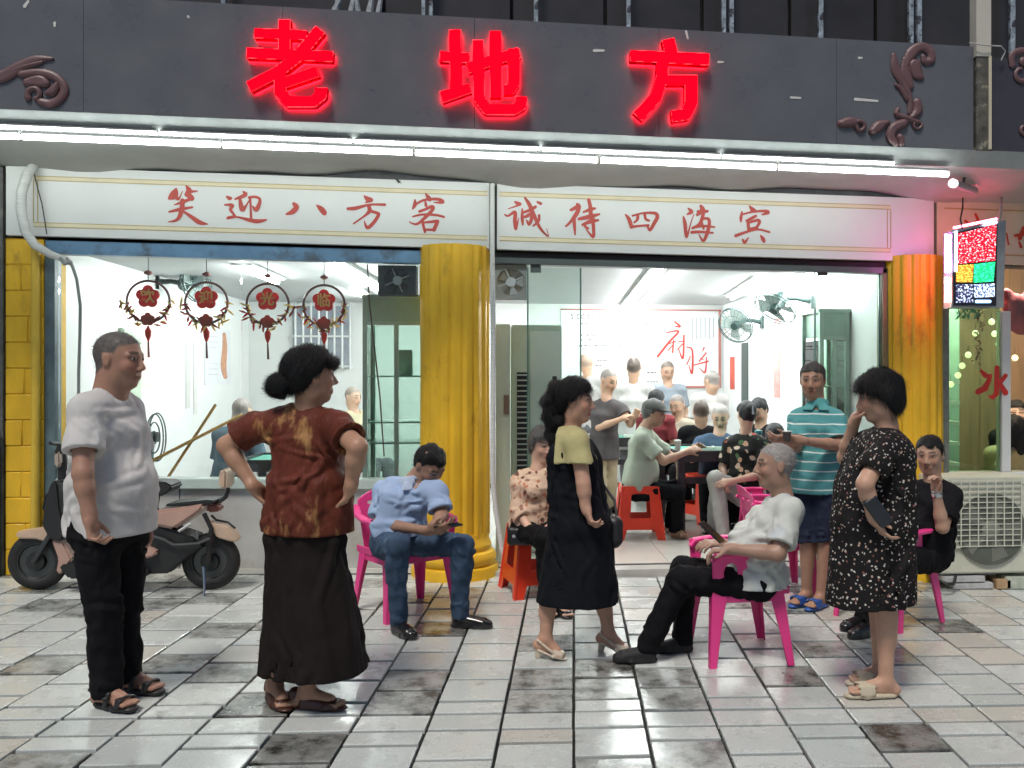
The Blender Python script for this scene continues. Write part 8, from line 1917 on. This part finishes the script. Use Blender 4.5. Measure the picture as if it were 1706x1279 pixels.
person('white haired man in a slate blue T-shirt with white collar playing at the table', 9.15, (1200, 694), -10, 26, (1198, 722), (1192, 800), -5, {'R': [(1166, 738, .0), (1152, 764, -.14), (1172, 752, -.36)], 'L': [(1228, 738, 0), (1226, 768, -.12), (1196, 756, -.36)]}, floor=FLOORZ, seat=True, skin=(.44, .29, .21), hair='crop', haircol=(.24, .24, .235), h=ih,
  top=dict(mat=cloth('tee_slate_blue', (.05, .08, .13)), sleeve=.75, hem=((1192, 806), .18, .16)), bottom=dict(mat=blackt2), shoes=dict(kind='leather', mat=leath))
fl2 = pattern('blouse_dark_floral', (.016, .018, .016), [((.55, .36, .24), .25), ((.42, .06, .04), .15), ((.10, .20, .09), .3), ((.60, .50, .38), .3)], 15, .40, warp=.06)
def clip(t, hd, O, m):
    V = Vol(hd.c - .2, hd.c + .2, .009); V.ell(hd.p(-.11, 0, .03), hd.R, [.04, .05, .06], .01); V.noise(.004, 80, (1, 1, 1), 2); v, q = V.mesh(); np_mesh('hair_bun', v, q, m, t, O); mb = MB(); a = Vector(hd.p(-.155, 0, .07)); b = Vector(hd.p(-.155, 0, -.01)); mb.tube([a, b], [.008, .012], 8); mb.build('hair_clip', M('clip_grey', (.25, .27, .29), .3), t, origin=O)
t17, i17 = person('woman in a dark floral top and white trousers in the doorway, seen from behind', 8.25, (1243, 690), 195, 6, (1242, 722), (1246, 822), 215,
  {'L': [(1216, 740, .02), (1204, 778, .05), (1206, 800, -.1)], 'R': [(1268, 740, -.06), (1272, 790, -.16), (1216, 802, -.22)]}, {'L': [(1196, 806, .06), (1188, 896, .1), (1172, 908, .12)], 'R': [(1192, 798, -.12), (1206, 862, -.22), (1192, 892, -.26)]}, floor=FLOORZ,
  S=.93, fat=1.1, skin=(.52, .34, .25), hair='up', haircol=(.016, .016, .018), h=.0105, fem=True, hairx=clip, top=dict(name='blouse', mat=fl2, sleeve=.8, hem=((1246, 808), .18, .16), g=.016), bottom=dict(mat=cloth('trouser_white', (.46, .46, .43)), g=(.018, .03), drop=.03), shoes=dict(kind='flat', mat=leath))
person('man in a black shirt leaning at the right side of the table', 9.3, (1264, 684), -40, 30, (1268, 710), (1276, 795), -40, {}, floor=FLOORZ, seat=True, skin=(.40, .25, .17), hair='short', haircol=(.018, .018, .018), hthick=.005, h=ih,
  top=dict(mat=cloth('shirt_black2', (.02, .02, .022)), sleeve=.8, hem=((1276, 800), .18, .16)), bottom=dict(mat=blackt2), shoes=dict(kind='leather', mat=leath))
person('dark haired person in grey, mostly hidden behind the white haired man in front', 8.75, (1291, 728), 170, 10, (1291, 758), (1292, 838), 175, {}, floor=FLOORZ, seat=True, skin=(.40, .25, .17), hair='short', haircol=(.02, .018, .018), hthick=.01, h=ih,
  top=dict(mat=cloth('shirt_grey4', (.16, .16, .165)), sleeve=.8, hem=((1292, 842), .18, .16)), bottom=dict(mat=blackt2), shoes=dict(kind='leather', mat=leath))
person('bald man in a slate T-shirt with his back turned inside the left window', 8.55, (403, 686), 168, 22, (396, 716), (382, 812), 168, {}, floor=FLOORZ, seat=True, S=1.03, skin=(.44, .29, .21), hair='crop', haircol=(.16, .155, .15), h=ih,
  top=dict(mat=cloth('tee_slate', (.10, .14, .175)), sleeve=.8, hem=((382, 818), .20, .17), g=.02), bottom=dict(mat=blackt2), shoes=dict(kind='leather', mat=leath))
person('person in a pale yellow shirt far back left of the glass cabinet', 10.6, (588, 662), 60, 10, (590, 686), (592, 770), 60, {}, floor=FLOORZ, seat=True, skin=(.50, .33, .24), hair='crop', haircol=(.2, .18, .16), h=.014,
  top=dict(mat=cloth('shirt_yellow_pale', (.55, .50, .34)), sleeve=.8, hem=((592, 775), .18, .16)), bottom=dict(mat=cloth('trouser_grey')), shoes=dict(kind='leather', mat=leath))
def longhair(t, hd, O, m):
    V = Vol(hd.c - .32, hd.c + .22, .010); V.ell(hd.p(-.04, 0, -.02), hd.R, [.085, .098, .13], .02); V.cap(hd.p(-.07, .05, -.08), hd.p(-.06, .07, -.24), .05, .035, .03); V.cap(hd.p(-.07, -.05, -.08), hd.p(-.06, -.07, -.24), .05, .035, .03); V.noise(.005, 60, (1, 1, .4), 3); v, q = V.mesh(); np_mesh('long_hair', v, q, m, t, O)
person('laughing dark haired woman in black behind the neighbouring window', 8.15, (1694, 690), -20, -4, (1696, 720), (1702, 826), -20, {}, floor=-.05, seat=True, S=.95, skin=(.62, .42, .33), hair='up', haircol=(.012, .011, .011), hthick=.012, h=.011, fem=True, hairx=longhair, makeup=True,
  top=dict(mat=cloth('coat_black5', (.02, .02, .02)), sleeve=1.6, hem=((1700, 840), .18, .16), g=.02), bottom=dict(mat=blackt2), shoes=dict(kind='leather', mat=leath))
person('woman in a cream jumper with dark hair turned away behind the neighbouring window', 7.75, (1690, 716), 150, 0, (1688, 748), (1686, 856), 140, {}, floor=-.05, seat=True, S=.95, skin=(.55, .38, .29), hair='up', haircol=(.012, .011, .011), hthick=.012, h=.012, fem=True, hairx=longhair,
  top=dict(mat=cloth('jumper_cream', (.52, .44, .26)), sleeve=1.6, hem=((1686, 860), .19, .17), g=.022), bottom=dict(mat=blackt2), shoes=dict(kind='leather', mat=leath))
person('grey haired man in a beige shirt seated beyond the cap man, at the farther table', 10.1, (1128, 676), -30, 15, (1130, 700), (1134, 775), -30, {}, floor=FLOORZ, seat=True, skin=(.36, .23, .16), hair='crop', haircol=(.10, .10, .10), h=.0115,
  top=dict(mat=cloth('shirt_beige6', (.36, .32, .25)), sleeve=.8, hem=((1134, 780), .18, .16)), bottom=dict(mat=blackt2), shoes=dict(kind='leather', mat=leath))
person('man in a blue grey shirt standing beyond the farther table between two white shirts', 11.3, (1112, 618), 10, 20, (1113, 642), (1114, 728), 10, {}, floor=FLOORZ, skin=(.38, .24, .17), hair='crop', haircol=(.04, .04, .04), h=.0115,
  top=dict(mat=cloth('shirt_blue_grey7', (.22, .25, .29)), sleeve=.8, hem=((1114, 738), .19, .16)), bottom=dict(mat=cloth('trouser_grey')), shoes=dict(kind='leather', mat=leath))
person('woman in a maroon top seated sideways at the far left of the doorway table', 9.9, (1094, 668), 150, 10, (1092, 692), (1090, 770), 150, {}, floor=FLOORZ, seat=True, S=.94, skin=(.46, .30, .22), hair='up', haircol=(.02, .018, .018), hthick=.008, h=.0115, fem=True,
  top=dict(name='blouse', mat=cloth('blouse_maroon8', (.16, .03, .035)), sleeve=.8, hem=((1090, 775), .18, .16)), bottom=dict(mat=blackt2), shoes=dict(kind='leather', mat=leath))
